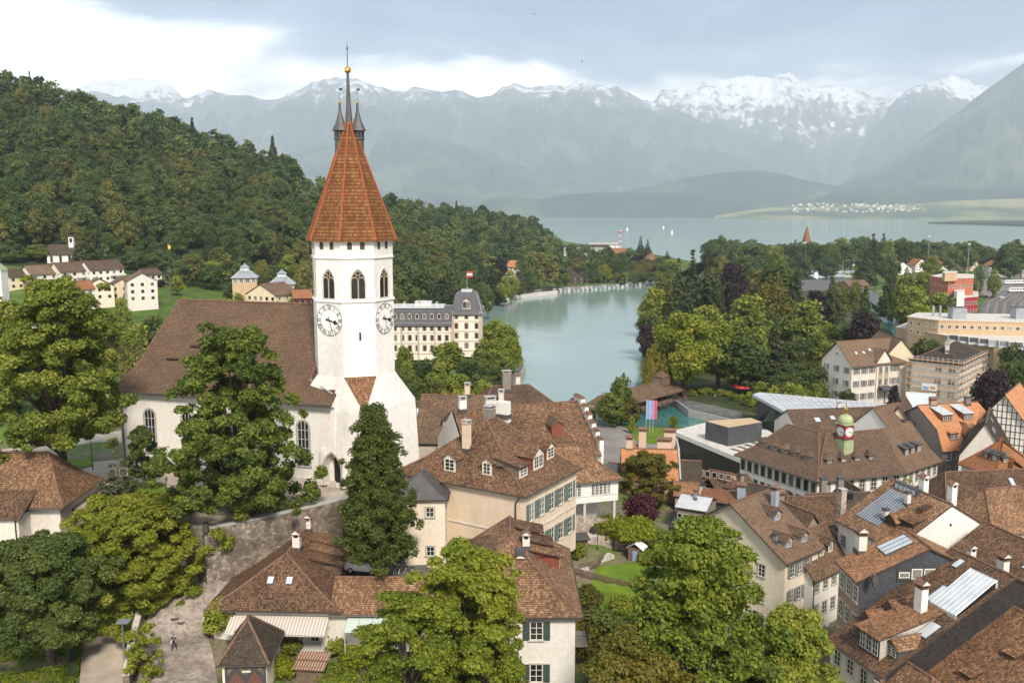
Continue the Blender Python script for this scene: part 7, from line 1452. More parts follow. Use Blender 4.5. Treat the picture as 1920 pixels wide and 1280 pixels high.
for a in [('dark brown chalet on the slope over the bay', 890, 503, 9, 17, 14, 0.3, 8, 5, 'yellow', 'roof_dark', 'v'), ('pale flat block with orange roof behind the bay', 952, 524, 4, 22, 18, -0.25, 11, 5, 'offwhite', 'roof_orange', 'u'), ('low red roofed chalet in the trees beside the orange roofed block', 893, 528, 5, 20, 12, 0.4, 5, 5, 'wood_red', 'roof_rust', 'v'), ('long pale terrace under the dark chalet', 905, 515, 8, 24, 10, 0.1, 5, 1.5, 'offwhite', 'stone', 'u'), ('white house front among hillside trees right of the church tower', 790, 530, 9, 12, 10, 0.4, 7, 4, 'white', 'roof_rust', 'v'),
    ('dark boathouse with wide roof at the bay', 1073, 533, 2.2, 20, 14, 0.1, 6, 6.5, 'wood_dark', 'roof_dark', 'v'), ('dark chalet right of the boathouse', 1100, 530, 2.2, 16, 12, -0.2, 7, 6, 'wood', 'roof_dark', 'v'), ('low brown roofed house behind the moored boats', 1180, 520, 2.2, 22, 12, 0.1, 5, 4, 'wood', 'roof_brown', 'u'), ('house with steep tiled roof on the point', 1225, 505, 2.2, 14, 12, 0.3, 9, 8, 'white', 'roof_mix', 'v'), ('white gabled house at the tip of the point', 1246, 510, 2.2, 18, 12, -0.3, 6, 5, 'white', 'roof_hall', 'v'), ('long grey block behind the poplars on the point', 1100, 480, 4, 60, 16, 0.1, 12, 2, 'stone', 'roof_dark', 'u'), ('long pale block right of the poplars on the point', 1132, 478, 4, 40, 16, 0.05, 14, 2, 'offwhite', 'stone', 'u'), ('red roofed house by the crane on the point', 1163, 488, 3, 20, 14, 0.2, 9, 5, 'palered', 'roof_rust', 'u'),
    ('long low house with rust roof behind the harbour', 1640, 498, 2.3, 50, 14, -0.05, 6, 6, 'offwhite', 'roof_rust', 'u'), ('wide roofed chalet behind the harbour boats', 1680, 512, 2.3, 22, 16, 0.2, 6, 7, 'wood', 'roof_mix', 'v'), ('small brown chalet with white gable beyond the harbour', 1692, 515, 2.3, 16, 12, -0.2, 6, 6, 'white', 'roof_brown', 'v'), ('white house with red roof by the mast', 1727, 510, 2.3, 14, 12, 0.3, 7, 6, 'white', 'roof_rust', 'v'), ('house with orange roof between the far trees', 1767, 507, 2.3, 26, 14, 0.1, 7, 6, 'cream', 'roof_rust', 'u'), ('yellow flat roofed house by the lighting mast', 1818, 508, 2.3, 15, 12, 0, 10, 1.5, 'yellow', 'roof_dark', 'u'), ('white gabled house left of the station', 1872, 510, 2.3, 18, 13, 0.1, 6, 5, 'white', 'roof_rust', 'v'), ('red roofed house behind the station roof', 1885, 505, 2.3, 14, 12, 0.1, 8, 6, 'white', 'roof_rust', 'v'), ('white chalet at the right edge by the station', 1908, 512, 2.3, 22, 14, 0.1, 7, 6, 'white', 'roof_rust', 'v'), ('long grey station roof at the right edge', 1900, 520, 2.3, 44, 12, 0.0, 5, 1, 'stone', 'zinc', 'u'),
    ('brown shed beside the canal road', 1612, 545, 2.3, 22, 12, 0.5, 4, 3.5, 'wood', 'roof_hall', 'u'), ('dark shed roof left of the red office block', 1738, 535, 2.3, 24, 14, 0.2, 6, 3, 'wood_dark', 'roof_dark', 'u'), ('restaurant with pinkish hip roof in the river park', 1476, 708, 2.3, 17, 13, 0.1, 4.5, 5, 'cream', 'roof_hall', 'u'), ('small yellow pavilion beside the white tent in the park', 1477, 660, 2.3, 9, 8, 0.1, 4.5, 2.5, 'yellow', 'roof_hall', 'u')]:
 far_house(*a, hips=(4, 4) if 'hip roof' in a[0] or 'tiled roof' in a[0] else (0, 0))
st = thing('steeple', 'thin brown church steeple with white band far behind the harbour trees', 'steeple', G(1510, 500, 2.3)); f = MB(); f.box(-3, 3, -3, 3, 0, 22, M['wood_red']); f.box(-3.05, 3.05, -3.05, 3.05, 22, 27, M['white']); f.build('tower', st); f = MB(); f.lathe([(5, 27), (0.3, 44)], (0, 0, 0), M['roof_rust'], 4, ph=R(45), smooth=False); f.build('spire', st)
g = hill_pt(561, 868); pv = thing('hill_pavilion', 'tiny round domed pavilion on the end of the wooded ridge', 'pavilion', (g.x, g.y, g.z + 4)); f = MB(); [f.lathe([(.35, 0), (.3, 5)], (3 * math.cos(a), 3 * math.sin(a), 0), M['palestone'], 6) for a in np.arange(0, 6.2, 0.785)]; f.build('columns', pv); f = MB(); f.lathe([(3.8, 5), (3.8, 5.8), (3.2, 7.2), (1.8, 8.4), (0.05, 8.8)], (0, 0, 0), M['sandstone'], 14); f.build('dome', pv)
rngv = np.random.default_rng(5); f = MB()
for i in range(230):
 px = rngv.uniform(1380, 1920); d_ = rngv.uniform(7300, 8300) if px > 1480 else rngv.uniform(8600, 9300); x_ = (px - 960) / F * d_
 zz = -22 + 140 * (1 - (8200 - min(d_, 8190)) / 1500) ** .8 if px > 1480 else 20; s_ = rngv.uniform(10, 18); f.obox((x_, d_, zz), s_, s_, rngv.uniform(8, 14), rngv.random() * 3, M['white' if rngv.random() < .6 else 'cream'], M['roof_rust' if rngv.random() < .5 else 'roof_dark'])
tag(f.build('far_village'), kind='stuff')
# BIG TREES CLOSE TO THE VIEWER
def T(name, label, px_c, py_base, z, key, zmode='G', **kw):
 p = G(px_c, py_base, z); return tree(name, label, (p.x, p.y, z), key, **kw)
def P3(px, py, dep): return D(px, py, dep)
p = D(118, 870, 112); tree('broadleaf_tree', 'huge dark green broadleaf tree left of the church, behind the left edge house', (p.x, p.y, 26.5), 'big_left', leaf='maple', rx=7.9, h=27.8, base=0.20, shape='bough', nb=34, npb=12, per=330, size=0.20, cr=0.115, seed=3, trunk=0.55, limbs=30, flat=0.7, env=[(-1, .7), (-.5, 1), (0, .95), (.5, .75), (.8, .5), (1, .2)])
p = D(450, 985, 105); tree('maple_tree', 'big spreading maple standing in front of the church nave', (p.x, p.y, 26.0), 'big_maple', leaf='maple', rx=7.2, h=23.4, base=0.02, shape='bough', nb=34, npb=12, per=330, size=0.19, cr=0.115, seed=8, trunk=0.5, limbs=30, flat=0.7, env=[(-1, .85), (-.6, .98), (-.3, 1), (.1, .9), (.5, .66), (.8, .42), (1, .14)])
p = D(708, 1082, 99); tree('hornbeam', 'dense narrow pointed hornbeam by the parking court', (p.x, p.y, 21.8), 'hornbeam', leaf='hornbeam', rx=3.8, h=20.4, base=0.06, shape='bough', nb=84, npb=8, per=150, size=0.14, cr=0.15, seed=5, trunk=0.28, limbs=10, flat=0.9, up=0.3, env=[(-1, .5), (-.75, .9), (-.45, 1), (0, .8), (.5, .45), (.85, .16), (1, .03)])
p = D(222, 925, 107); tree('pine', 'young grey green pine on the lawn below the church', (p.x, p.y, 25.6), 'young_pine', leaf='pine', rx=2.9, h=8.6, base=0.22, per=110, size=0.22, shape='conifer', seed=6, trunk=0.16)
p = D(268, 872, 113); tree('young_maple', 'slim dark young maple against the white nave wall', (p.x, p.y, 27.4), 'young_maple', leaf='maple_dark', rx=2.2, h=8.4, base=0.16, shape='bough', nb=16, npb=7, per=130, size=0.17, cr=0.17, seed=9, trunk=0.14, limbs=12, env=[(-1, .6), (-.5, 1), (0, .85), (.5, .5), (1, .06)])
p = D(285, 940, 106); tree('shrub', 'round yellow green shrub on the church lawn', (p.x, p.y, 26.0), 'lawn_shrub', cat='shrub', leaf='lime', rx=1.9, h=3.2, base=0.02, n=24, per=150, size=0.2, shape='round', seed=11, cr=0.4, trunk=0.1)
p = D(238, 1130, 99); tree('robinia', 'golden green robinia spreading over the cobbled lane at left', (p.x, p.y, 19.4), 'gold_robinia', leaf='robinia', rx=7.3, h=12.2, base=0.06, shape='bough', nb=30, npb=12, per=330, size=0.16, cr=0.11, seed=12, trunk=0.35, limbs=24, flat=0.6, env=[(-1, .72), (-.6, 1), (-.1, 1), (.35, .86), (.7, .62), (1, .25)])
p = D(92, 1185, 90); tree('chestnut', 'dark dense round tree over the clipped hedges at lower left', (p.x, p.y, 18.0), 'chestnut', leaf='maple_dark', rx=5.9, h=12.6, base=0.26, shape='bough', nb=30, npb=12, per=330, size=0.18, cr=0.13, seed=13, trunk=0.4, limbs=20, flat=0.7, env=[(-1, .72), (-.6, 1), (-.1, 1), (.35, .86), (.7, .62), (1, .25)])
p = D(878, 1290, 76); tree('ash_tree', 'loose light green tree in front of the shuttered house', (p.x, p.y, 13.0), 'ash', leaf='ash', rx=5.2, h=22.2, base=0.12, shape='bough', nb=34, npb=11, per=330, size=0.15, cr=0.13, seed=14, trunk=0.35, limbs=26, flat=0.75, env=[(-1, .8), (-.5, 1), (.1, .95), (.5, .8), (.8, .6), (1, .3)])
p = D(762, 1290, 74); tree('pear_tree', 'small gnarled tree with bare forked trunk beside the garden', (p.x, p.y, 13.5), 'gnarled', leaf='ash', rx=4.8, h=18.0, base=0.36, shape='bough', nb=20, npb=9, per=260, size=0.14, cr=0.14, seed=15, trunk=0.36, limbs=18, flat=0.6, env=[(-1, .9), (-.4, 1), (.3, .8), (.7, .55), (1, .25)])
p = D(1296, 1330, 73); tree('maple_tree', 'big fresh green maple in the lower centre right', (p.x, p.y, 11.0), 'fresh_maple', leaf='lime', rx=7.4, h=28.0, base=0.08, shape='bough', nb=40, npb=12, per=330, size=0.19, cr=0.115, seed=17, trunk=0.4, limbs=34, flat=0.7, env=[(-1, .9), (-.5, 1), (-.1, .86), (.25, .6), (.6, .4), (.85, .24), (1, .08)])
p = D(1488, 1360, 76); tree('maple_tree', 'green maple crown beside the slate gabled house', (p.x, p.y, 9.0), 'side_maple', leaf='lime', rx=5.4, h=21.0, base=0.08, shape='bough', nb=28, npb=11, per=330, size=0.185, cr=0.13, seed=18, trunk=0.3, limbs=20, flat=0.7, env=[(-1, .9), (-.3, 1), (.2, .8), (.6, .5), (1, .12)])
p = D(1195, 1330, 68); tree('bronze_tree', 'dull bronze green tree at the bottom right of the shuttered house', (p.x, p.y, 12.0), 'bronze', leaf='olive', rx=5.4, h=18.6, base=0.08, shape='bough', nb=30, npb=11, per=320, size=0.15, cr=0.13, seed=19, trunk=0.3, limbs=20, flat=0.7, env=[(-1, .72), (-.6, 1), (-.1, 1), (.35, .86), (.7, .62), (1, .25)])
p = D(272, 1290, 88); tree('birch', 'thin airy young birch by the lane wall', (p.x, p.y, 16.8), 'lane_birch', leaf='robinia', rx=1.9, h=6.0, base=0.12, shape='bough', nb=14, npb=6, per=70, size=0.12, cr=0.16, seed=20, trunk=0.08, limbs=12, env=[(-1, .72), (-.6, 1), (-.1, 1), (.35, .86), (.7, .62), (1, .25)])
p = D(1040, 1300, 76); tree('magnolia', 'small dark glossy shrub at the foot of the shuttered house', (p.x, p.y, 14.6), 'glossy_shrub', cat='shrub', leaf='maple_dark', rx=2.2, h=4.6, base=0.06, n=26, per=150, size=0.22, shape='round', seed=21, cr=0.38, trunk=0.12)
p = GG(402, 1190); tree('lane_bush', 'clipped round bright green bush at the lane corner of the low house', (p.x + 0.9, p.y, p.z - 0.2), 'lane_bush', cat='shrub', leaf='lime', rx=2.0, h=4.3, base=0.0, n=40, per=200, size=0.16, shape='round', seed=22, cr=0.36, trunk=0.1)
p = GG(1212, 935, 14); tree('garden_tree', 'bronze green garden tree right of the white annex', (p.x, p.y, p.z), 'garden_tree', leaf='olive', rx=5.6, h=8.8, base=0.1, shape='bough', nb=22, npb=9, per=170, size=0.18, cr=0.13, seed=23, trunk=0.2, limbs=14, flat=0.6, env=[(-1, .72), (-.6, 1), (-.1, 1), (.35, .86), (.7, .62), (1, .25)])
p = GG(1206, 985, 14); tree('plum_tree', 'dark purple leaved plum shrub near the white annex', (p.x, p.y, p.z), 'plum', leaf='plum', rx=2.9, h=5.0, base=0.06, n=36, per=200, size=0.22, shape='broad', seed=24, cr=0.34, trunk=0.12)
p = GG(1165, 1018, 17); tree('vine', 'yellow green vine covering the pergola below the garden wall', (p.x, p.y, p.z + 0.2), 'pergola_vine', cat='vine', leaf='vine', rx=4.6, h=3.2, base=0.4, n=60, per=170, size=0.2, shape='broad', seed=25, cr=0.24, trunk=0.06, flat=0.5)
gs = [(545, 1225, 1.6, 2.6, 'lime', 'light green shrub beside the pavilion wall'), (575, 1200, 1.5, 3.0, 'ash', 'tall feathery shrub under the striped awning'), (640, 1225, 1.7, 2.8, 'lime', 'bushy shrub behind the tiny garden shed'), (690, 1215, 1.3, 2.0, 'olive', 'dull green shrub below the glass canopy'), (660, 1258, 1.8, 2.4, 'vine', 'yellow green shrub right of the tiny garden shed'), (525, 1268, 1.7, 2.4, 'vine', 'yellow green shrub left of the tiny garden shed'), (620, 1285, 1.6, 2.2, 'lime', 'bright shrub at the bottom edge below the garden shed'), (720, 1262, 1.8, 2.6, 'vine', 'yellow shrub at the foot of the gnarled tree'), (700, 1180, 1.0, 1.8, 'olive', 'small rose bush beside the canopy post'), (548, 1180, 0.8, 2.2, 'ash', 'narrow shrub in the shade of the awning')]
for i, (a, b_, r_, h_, lf, lb) in enumerate(gs):
 p = GG(a, b_, 16); tree('garden_shrub', lb, (p.x, p.y, p.z), f'gs{lf}{i % 3}', cat='shrub', leaf=lf, rx=1.7, h=2.6, base=0.02, n=22, per=130, size=0.15, shape='round', seed=30 + i % 3, cr=0.42, trunk=0.06, sc=r_ / 1.7, szz=h_ / 2.6, group='garden shrubs below the low house')
gs2 = [(1100, 1140, 2.0, 2.6, 'olive', 'bronze hedge shrub right of the shuttered house'), (1120, 1195, 2.4, 3.2, 'maple_dark', 'dark shrub under the balcony of the shuttered house'), (1160, 1150, 1.8, 2.4, 'ash', 'olive shrub beside the garden lawn'), (1235, 1030, 2.0, 2.8, 'ash', 'green shrub at the end of the garden wall'), (1085, 1045, 1.2, 2.0, 'lime', 'light shrub by the dark garden hut'), (1215, 1060, 1.4, 2.0, 'lime', 'light shrub right of the pergola'), (1270, 1050, 2.2, 3.6, 'lime', 'leafy shrub left of the cream gabled house'), (1100, 1225, 2.6, 3.4, 'olive', 'bronze shrub below the balcony')]
for i, (a, b_, r_, h_, lf, lb) in enumerate(gs2):
 p = GG(a, b_, 15); tree('slope_shrub', lb, (p.x, p.y, p.z), f'gs{lf}{i % 3}', cat='shrub', leaf=lf, rx=1.7, h=2.6, base=0.02, n=22, per=130, size=0.15, shape='round', seed=30 + i % 3, cr=0.42, trunk=0.06, sc=r_ / 1.7, szz=h_ / 2.6, group='shrubs on the garden slope')
def hedge(label, pts, w, hgt, cat='hedge', leaf='hedge', dens=120, size=0.11, seed=1):
 rng = np.random.default_rng(seed); P = [GG(a, b_, 17) for a, b_ in pts]; V_ = []; Tn = []
 f = MB()
 for i in range(len(P) - 1):
  a, b_ = P[i], P[i + 1]; L_ = (b_ - a).length; u = (b_ - a) / L_; n_ = Vector((-u.y, u.x, 0)).normalized()
  k = int(dens * L_ * (2 * hgt + w)); s = rng.random(k) * (L_ + w) - w / 2; q = rng.random(k) * (2 * hgt + w)
  off = np.where(q < hgt, -w / 2, np.where(q < hgt + w, q - hgt - w / 2, w / 2)); z = np.where(q < hgt, q, np.where(q < hgt + w, hgt, q - hgt - w))
  base = np.outer(1 - np.clip(s / L_, 0, 1), a) + np.outer(np.clip(s / L_, 0, 1), b_)
  ex = s - np.clip(s, 0, L_)
  pp = base + np.outer(off, n_) + np.outer(ex, u) + np.stack([0 * z, 0 * z, z], 1) + rng.normal(size=(k, 3)) * 0.035
  nn = np.outer(np.sign(off) * (np.abs(z - hgt) > 1e-6), n_) + np.stack([0 * z, 0 * z, (np.abs(z - hgt) < 1e-6) * 1.0 + 0.2], 1) + rng.normal(size=(k, 3)) * 0.5
  nn = unit(nn); t_ = unit(np.cross(nn, rng.normal(size=(k, 3)))); bb = np.cross(nn, t_); sz = (size * (0.7 + 0.6 * rng.random(k)))[:, None]
  V_.append(np.stack([pp + t_ * sz, pp + bb * sz * .7, pp - t_ * sz, pp - bb * sz * .7], 1).reshape(-1, 3)); Tn.append(np.clip(rng.random(k) * 0.6 + 0.25, 0, 1))
  o2 = f.M; f.M = Matrix.Translation(a) @ Matrix.Rotation(math.atan2(u.y, u.x), 4, 'Z'); f.box(-w * .42, L_ + w * .42, -w * .42, w * .42, -0.6, hgt * 0.93, M['wood_floor']); f.M = o2
 v = np.concatenate(V_); rt = thing('box_hedge', label, cat, P[0]); inv = Vector(P[0])
 put('foliage', np_mesh('foliage', v - np.array(inv), np.arange(len(v)).reshape(-1, 4), [GRN[leaf]], np.concatenate(Tn)), rt)
 o = f.build('stems', rt); o.location = -inv; return rt
hedge('long clipped box hedge along the back of the parterre, lower left', [(-40, 1245), (70, 1228), (140, 1220)], 0.8, 1.25, seed=2)
hedge('clipped box hedge along the gravel path side of the parterre', [(143, 1222), (138, 1268)], 0.9, 1.25, seed=3)
hedge('clipped box hedge across the middle of the parterre', [(-40, 1288), (60, 1275), (132, 1265)], 0.6, 1.0, seed=4)
hedge('clipped box hedge at the bottom edge of the parterre', [(20, 1312), (132, 1288)], 0.6, 1.0, seed=5)
# THE WOODED HILL
FP = []
def fproto(key, **kw):
 return tree_data(key, **kw)[0]
near_f = [fproto('fA', leaf='forest', rx=6.2, h=19, base=0.12, n=46, per=105, size=0.42, shape='egg', seed=101, cr=0.30), fproto('fB', leaf='forest', rx=5.4, h=21, base=0.12, n=44, per=105, size=0.42, shape='egg', seed=102, cr=0.30),
    fproto('fC', leaf='forest', rx=6.8, h=17, base=0.10, n=50, per=105, size=0.42, shape='irregular', seed=103, cr=0.28), fproto('fD', leaf='forest', rx=4.6, h=20, base=0.1, n=40, per=105, size=0.5, shape='irregular', seed=104, cr=0.32),
    fproto('fG', leaf='forest_gold', rx=5.6, h=19, base=0.1, n=46, per=105, size=0.5, shape='egg', seed=105, cr=0.30), fproto('fN', leaf='conifer', rx=3.6, h=23, base=0.1, per=46, size=0.62, shape='conifer', seed=106), fproto('fN2', leaf='conifer', rx=4.2, h=20, base=0.2, per=46, size=0.62, shape='conifer', seed=107)]
lbl = ['round crowned broadleaf tree in the wood on the left hill'] * 4 + ['pale golden green broadleaf tree in the wood on the left hill', 'dark pointed conifer among the broadleaf trees of the left hill', 'dark pointed conifer among the broadleaf trees of the left hill']
rng = np.random.default_rng(77); cand = []
for d_ in np.arange(470, 1290, 12.5):
 stepx = 13.0 / d_ * F
 for q in np.arange(-420, 1080, stepx):
  px = q + rng.normal() * stepx * 0.32; d = d_ + rng.normal() * 3.6
  d0 = np.interp(px, hx, [h_[1] for h_ in HILL]); d1 = np.interp(px, hx, [h_[3] for h_ in HILL])
  if d < d0 + 8 or d > d1 + 25: continue
  z = float(hz(np.array(px), np.array(d)))
  if z < 3.2: continue
  cand.append((px, d, z))
cand.sort(key=lambda c: c[1])
def pick(px, d, z):
 r_ = rng.random(); gold = vnoise(np.array(px / 50.0), np.array(d / 60.0), 5)
 if r_ < 0.03: return 5 + (rng.random() < 0.5)
 if (gold > 0.6 and r_ < 0.5) or r_ < 0.13: return 4
 return int(rng.integers(0, 4))
inview = [c for c in cand if -60 < c[0] < 1080]
ind = []; cnt = {}
for c in inview:
 k = pick(*c); g_ = 'c' if k >= 5 else 'g' if k == 4 else 'b'
 if cnt.get(g_, 0) >= 290: continue
 cnt[g_] = cnt.get(g_, 0) + 1; ind.append((c, k))
 if len(ind) >= 420: break
names = ['forest_tree'] * 4 + ['pale_forest_tree', 'forest_conifer', 'forest_conifer']
grp = ['broadleaf trees of the hillside wood'] * 4 + ['pale golden trees of the hillside wood', 'conifers of the hillside wood', 'conifers of the hillside wood']
used_c = set()
for c, k in ind:
 used_c.add(c); px, d, z = c; s_ = 0.78 + 0.66 * rng.random(); x_ = (px - 960) / F * d
 tag(put(names[k], near_f[k], None, (x_, d, z - 1.0), (0, 0, rng.random() * 6.28), (s_ * (0.92 + .2 * rng.random()), s_, s_ * (0.9 + 0.22 * rng.random()))), lbl[k], 'tree', grp[k])
far_p = []
for i, kw in enumerate([dict(leaf='forest', rx=6.2, h=18, base=0.1, n=26, per=20, size=0.95, shape='egg', seed=201, cr=0.34), dict(leaf='forest', rx=5.6, h=19.5, base=0.1, n=26, per=20, size=0.95, shape='irregular', seed=202, cr=0.34), dict(leaf='forest', rx=6.8, h=16.5, base=0.1, n=28, per=20, size=0.95, shape='broad', seed=203, cr=0.32), dict(leaf='conifer', rx=3.6, h=22, base=0.1, per=12, size=1.1, shape='conifer', seed=204)]):
 me = tree_data(f'far{i}', **kw)[0]; n_ = len(me.vertices); v = np.zeros(n_ * 3, np.float32); me.vertices.foreach_get('co', v)
 tt_ = np.zeros(len(me.polygons), np.float32); me.attributes['tint'].data.foreach_get('value', tt_); far_p.append((v.reshape(-1, 3), tt_))
VV = {0: [], 1: []}; TT = {0: [], 1: []}
for c in cand:
 if c in used_c: continue
 px, d, z = c; k = 3 if rng.random() < 0.02 else int(rng.integers(0, 3)); v, tt_ = far_p[k]; a = rng.random() * 6.28; s_ = 0.80 + 0.68 * rng.random(); sz_ = s_ * (0.9 + .25 * rng.random())
 ca, sa = math.cos(a) * s_, math.sin(a) * s_; x_ = (px - 960) / F * d
 VV[k == 3].append(np.stack([v[:, 0] * ca - v[:, 1] * sa + x_, v[:, 0] * sa + v[:, 1] * ca + d, v[:, 2] * sz_ + z - 1], 1).astype(np.float32)); TT[k == 3].append(np.clip(tt_ * 0.8 + (rng.random() - 0.42) * 0.75, 0, 1))
v = np.concatenate(VV[0] + VV[1]); tt_ = np.concatenate(TT[0] + TT[1]); nb_ = sum(len(x) for x in VV[0]) // 4
mid = np.zeros(len(v) // 4, np.int32); mid[nb_:] = 1
tag(put('hillside_wood', np_mesh('hillside_wood', v, np.arange(len(v)).reshape(-1, 4), [GRN['forest'], GRN['conifer']], tt_, mid=mid)), kind='stuff')
# TREES OF THE VALLEY FLOOR
K = {'g': dict(leaf='maple', rx=6.5, h=17, base=0.05, n=54, per=95, size=0.50, shape='egg', seed=301, cr=0.28, flat=0.7), 'h': dict(leaf='maple', rx=6.2, h=16, base=0.05, n=50, per=95, size=0.50, shape='irregular', seed=302, cr=0.30, flat=0.7),
  'd': dict(leaf='maple_dark', rx=6.2, h=17, base=0.05, n=52, per=95, size=0.50, shape='egg', seed=303, cr=0.28), 'o': dict(leaf='olive', rx=6.0, h=16, base=0.05, n=48, per=95, size=0.48, shape='irregular', seed=304, cr=0.30),
  'l': dict(leaf='lime', rx=6.0, h=15, base=0.05, n=50, per=95, size=0.48, shape='egg', seed=305, cr=0.30, flat=0.7), 'y': dict(leaf='forest_gold', rx=6.0, h=16, base=0.05, n=50, per=95, size=0.48, shape='egg', seed=306, cr=0.30),
  'p': dict(leaf='ash', rx=9.0, h=26, base=0.10, n=95, per=150, size=0.46, shape='egg', seed=307, cr=0.23, trunk=0.7, limbs=18, flat=0.8), 'w': dict(leaf='willow', rx=6.0, h=14, base=0.02, n=44, per=130, size=0.50, shape='egg', seed=308, cr=0.32, droop=0.8, asp=0.32),
  'c': dict(leaf='copper', rx=6.4, h=16, base=0.02, n=54, per=100, size=0.48, shape='egg', seed=309, cr=0.28), 'n': dict(leaf='conifer', rx=4.2, h=22, base=0.05, per=52, size=0.58, shape='conifer', seed=310),
  'k': dict(leaf='conifer', rx=4.8, h=18, base=0.10, per=60, size=0.6, shape='conifer', seed=311), 'v': dict(leaf='forest', rx=2.4, h=20, base=0.03, n=44, per=75, size=0.42, shape='column', seed=312, cr=0.42), 's': dict(leaf='lime', rx=2.4, h=3.2, base=0.0, n=22, per=70, size=0.34, shape='round', seed=313, cr=0.42, trunk=0.1),
  'f': dict(leaf='forest', rx=6.4, h=18, base=0.05, n=48, per=80, size=0.54, shape='egg', seed=314, cr=0.29), 'q': dict(leaf='forest', rx=6.0, h=17, base=0.05, n=46, per=80, size=0.54, shape='irregular', seed=315, cr=0.30)}
KN = {'g': 'mid green round tree', 'h': 'mid green uneven tree', 'd': 'dark green dense tree', 'o': 'olive bronze tree', 'l': 'fresh yellow green tree', 'y': 'pale golden green tree', 'p': 'huge pale green plane tree', 'w': 'drooping golden willow', 'c': 'blackish copper beech', 'n': 'tall dark conifer', 'k': 'broad dark conifer', 'v': 'slim column shaped poplar', 's': 'low bright bush', 'f': 'green broadleaf tree', 'q': 'green spreading broadleaf tree'}
rng = np.random.default_rng(909)
def row(region, items, zf=lambda px, d: 2.2):
 for px, top, d, wpx, k in items:
  kw = K[k]; z0 = zf(px, d); ztop = DY(px, top, d).z; h_ = max(2.0, ztop - z0); w_ = wpx / F * d
  sx = w_ / (2 * kw['rx']) * (0.95 + .1 * rng.random()); sz_ = h_ / kw['h']; x_ = (px - 960) / F * d
  lab = f"{KN[k]} {region}"; n_ = 'bush' if k == 's' else 'conifer' if k in 'nk' else 'poplar' if k == 'v' else 'willow' if k == 'w' else 'park_tree'
  t_ = tree(n_, lab, (x_, d, z0 - 0.1), 'K' + k, cat='shrub' if k == 's' else 'tree', group=f"{KN[k]}s {region}", sc=sx, szz=sz_, rz=rng.random() * 6.28, **kw)
hz0 = lambda px, d: hill_pt(px, d).z
row('in the river park across from the old town', [
 (1288, 570, 290, 132, 'p'), (1352, 592, 300, 118, 'p'), (1396, 618, 296, 112, 'd'), (1236, 640, 288, 62, 'w'), (1262, 612, 305, 84, 'l'), (1330, 560, 345, 100, 'g'), (1400, 540, 350, 122, 'g'), (1232, 530, 440, 70, 'l'), (1222, 575, 385, 58, 'd'), (1214, 602, 372, 40, 'c'), (1250, 500, 470, 60, 'y'),
 (1298, 470, 440, 56, 'n'), (1326, 478, 445, 50, 'n'), (1272, 486, 430, 50, 'n'), (1344, 492, 430, 44, 'k'), (1290, 520, 400, 60, 'k'), (1372, 482, 480, 66, 'c'), (1420, 492, 500, 66, 'y'), (1342, 510, 500, 34, 'l'), (1462, 470, 480, 76, 'd'), (1450, 505, 430, 72, 'o'), (1492, 490, 470, 40, 'n'), (1515, 552, 372, 104, 'g'), (1474, 545, 390, 80, 'o'), (1440, 560, 352, 60, 'd'), (1528, 534, 415, 56, 'c'), (1562, 508, 420, 46, 'k'),
 (1626, 514, 410, 24, 'v'), (1620, 572, 325, 84, 'c'), (1578, 590, 335, 60, 'd'), (1455, 610, 320, 70, 'k'), (1500, 618, 325, 70, 'd'), (1540, 612, 330, 60, 'g'), (1560, 630, 300, 46, 'l'), (1420, 600, 318, 60, 'h'), (1650, 600, 345, 34, 'd')])
row('around the restaurant in the river park', [(1440, 712, 285, 40, 'l'), (1485, 690, 272, 76, 'd'), (1520, 668, 285, 80, 'd'), (1500, 712, 258, 66, 'l'), (1545, 706, 262, 50, 'h'), (1300, 742, 292, 24, 's'), (1330, 740, 295, 30, 's'), (1365, 742, 292, 30, 's'), (1392, 752, 285, 30, 's'), (1460, 726, 262, 30, 's'), (1420, 735, 275, 30, 's'), (1600, 720, 258, 36, 'd'), (1570, 690, 290, 40, 'g'), (1400, 690, 300, 60, 'd'), (1540, 735, 255, 24, 's'), (1750, 620, 320, 62, 'd'), (1690, 715, 262, 22, 'c'), (1872, 680, 242, 92, 'c'), (1912, 655, 250, 60, 'd'), (1910, 628, 290, 50, 'd')])
row('along the canal and railway', [(1572, 520, 470, 50, 'y'), (1606, 518, 470, 30, 'y'), (1702, 524, 440, 60, 'l'), (1722, 528, 420, 78, 'g'), (1700, 505, 480, 60, 'g'), (1762, 538, 410, 62, 'g'), (1784, 530, 400, 24, 'v'), (1672, 494, 520, 40, 'k'), (1735, 560, 390, 50, 'l'), (1790, 582, 370, 44, 's'), (1740, 584, 375, 60, 's'), (1830, 590, 380, 30, 's'), (1858, 592, 380, 22, 's')])
far_r = []
for i in range(46):
 px = 1336 + i * 12.6 + rng.normal() * 4; d = rng.uniform(880, 1060); base = 452 if px < 1430 else 458 if px < 1500 else 440 if px < 1720 else 446
 base = np.interp(px, [1330, 1345, 1400, 1440, 1480, 1520, 1570, 1640, 1680, 1740, 1790, 1850, 1866, 1872, 1884, 1920], [440, 436, 448, 452, 447, 448, 440, 436, 438, 444, 446, 448, 460, 492, 446, 444])
 far_r.append((px, base + abs(rng.normal()) * 5, d, rng.uniform(34, 50), 'fqgdfqdn'[int(rng.integers(0, 8))]))
for i in range(30):
 px = 1345 + i * 19 + rng.normal() * 5
 if px > 1500 and rng.random() < .68: continue
 far_r.append((px, rng.uniform(464, 478), rng.uniform(700, 860), rng.uniform(36, 52), 'fqgdoyfk'[int(rng.integers(0, 8))]))
far_r += [(1890, 442, 820, 22, 'v'), (1902, 444, 820, 22, 'v'), (1914, 446, 820, 22, 'v'), (1880, 448, 830, 26, 'd'), (1350, 436, 900, 44, 'f'), (1405, 444, 920, 60, 'f')]
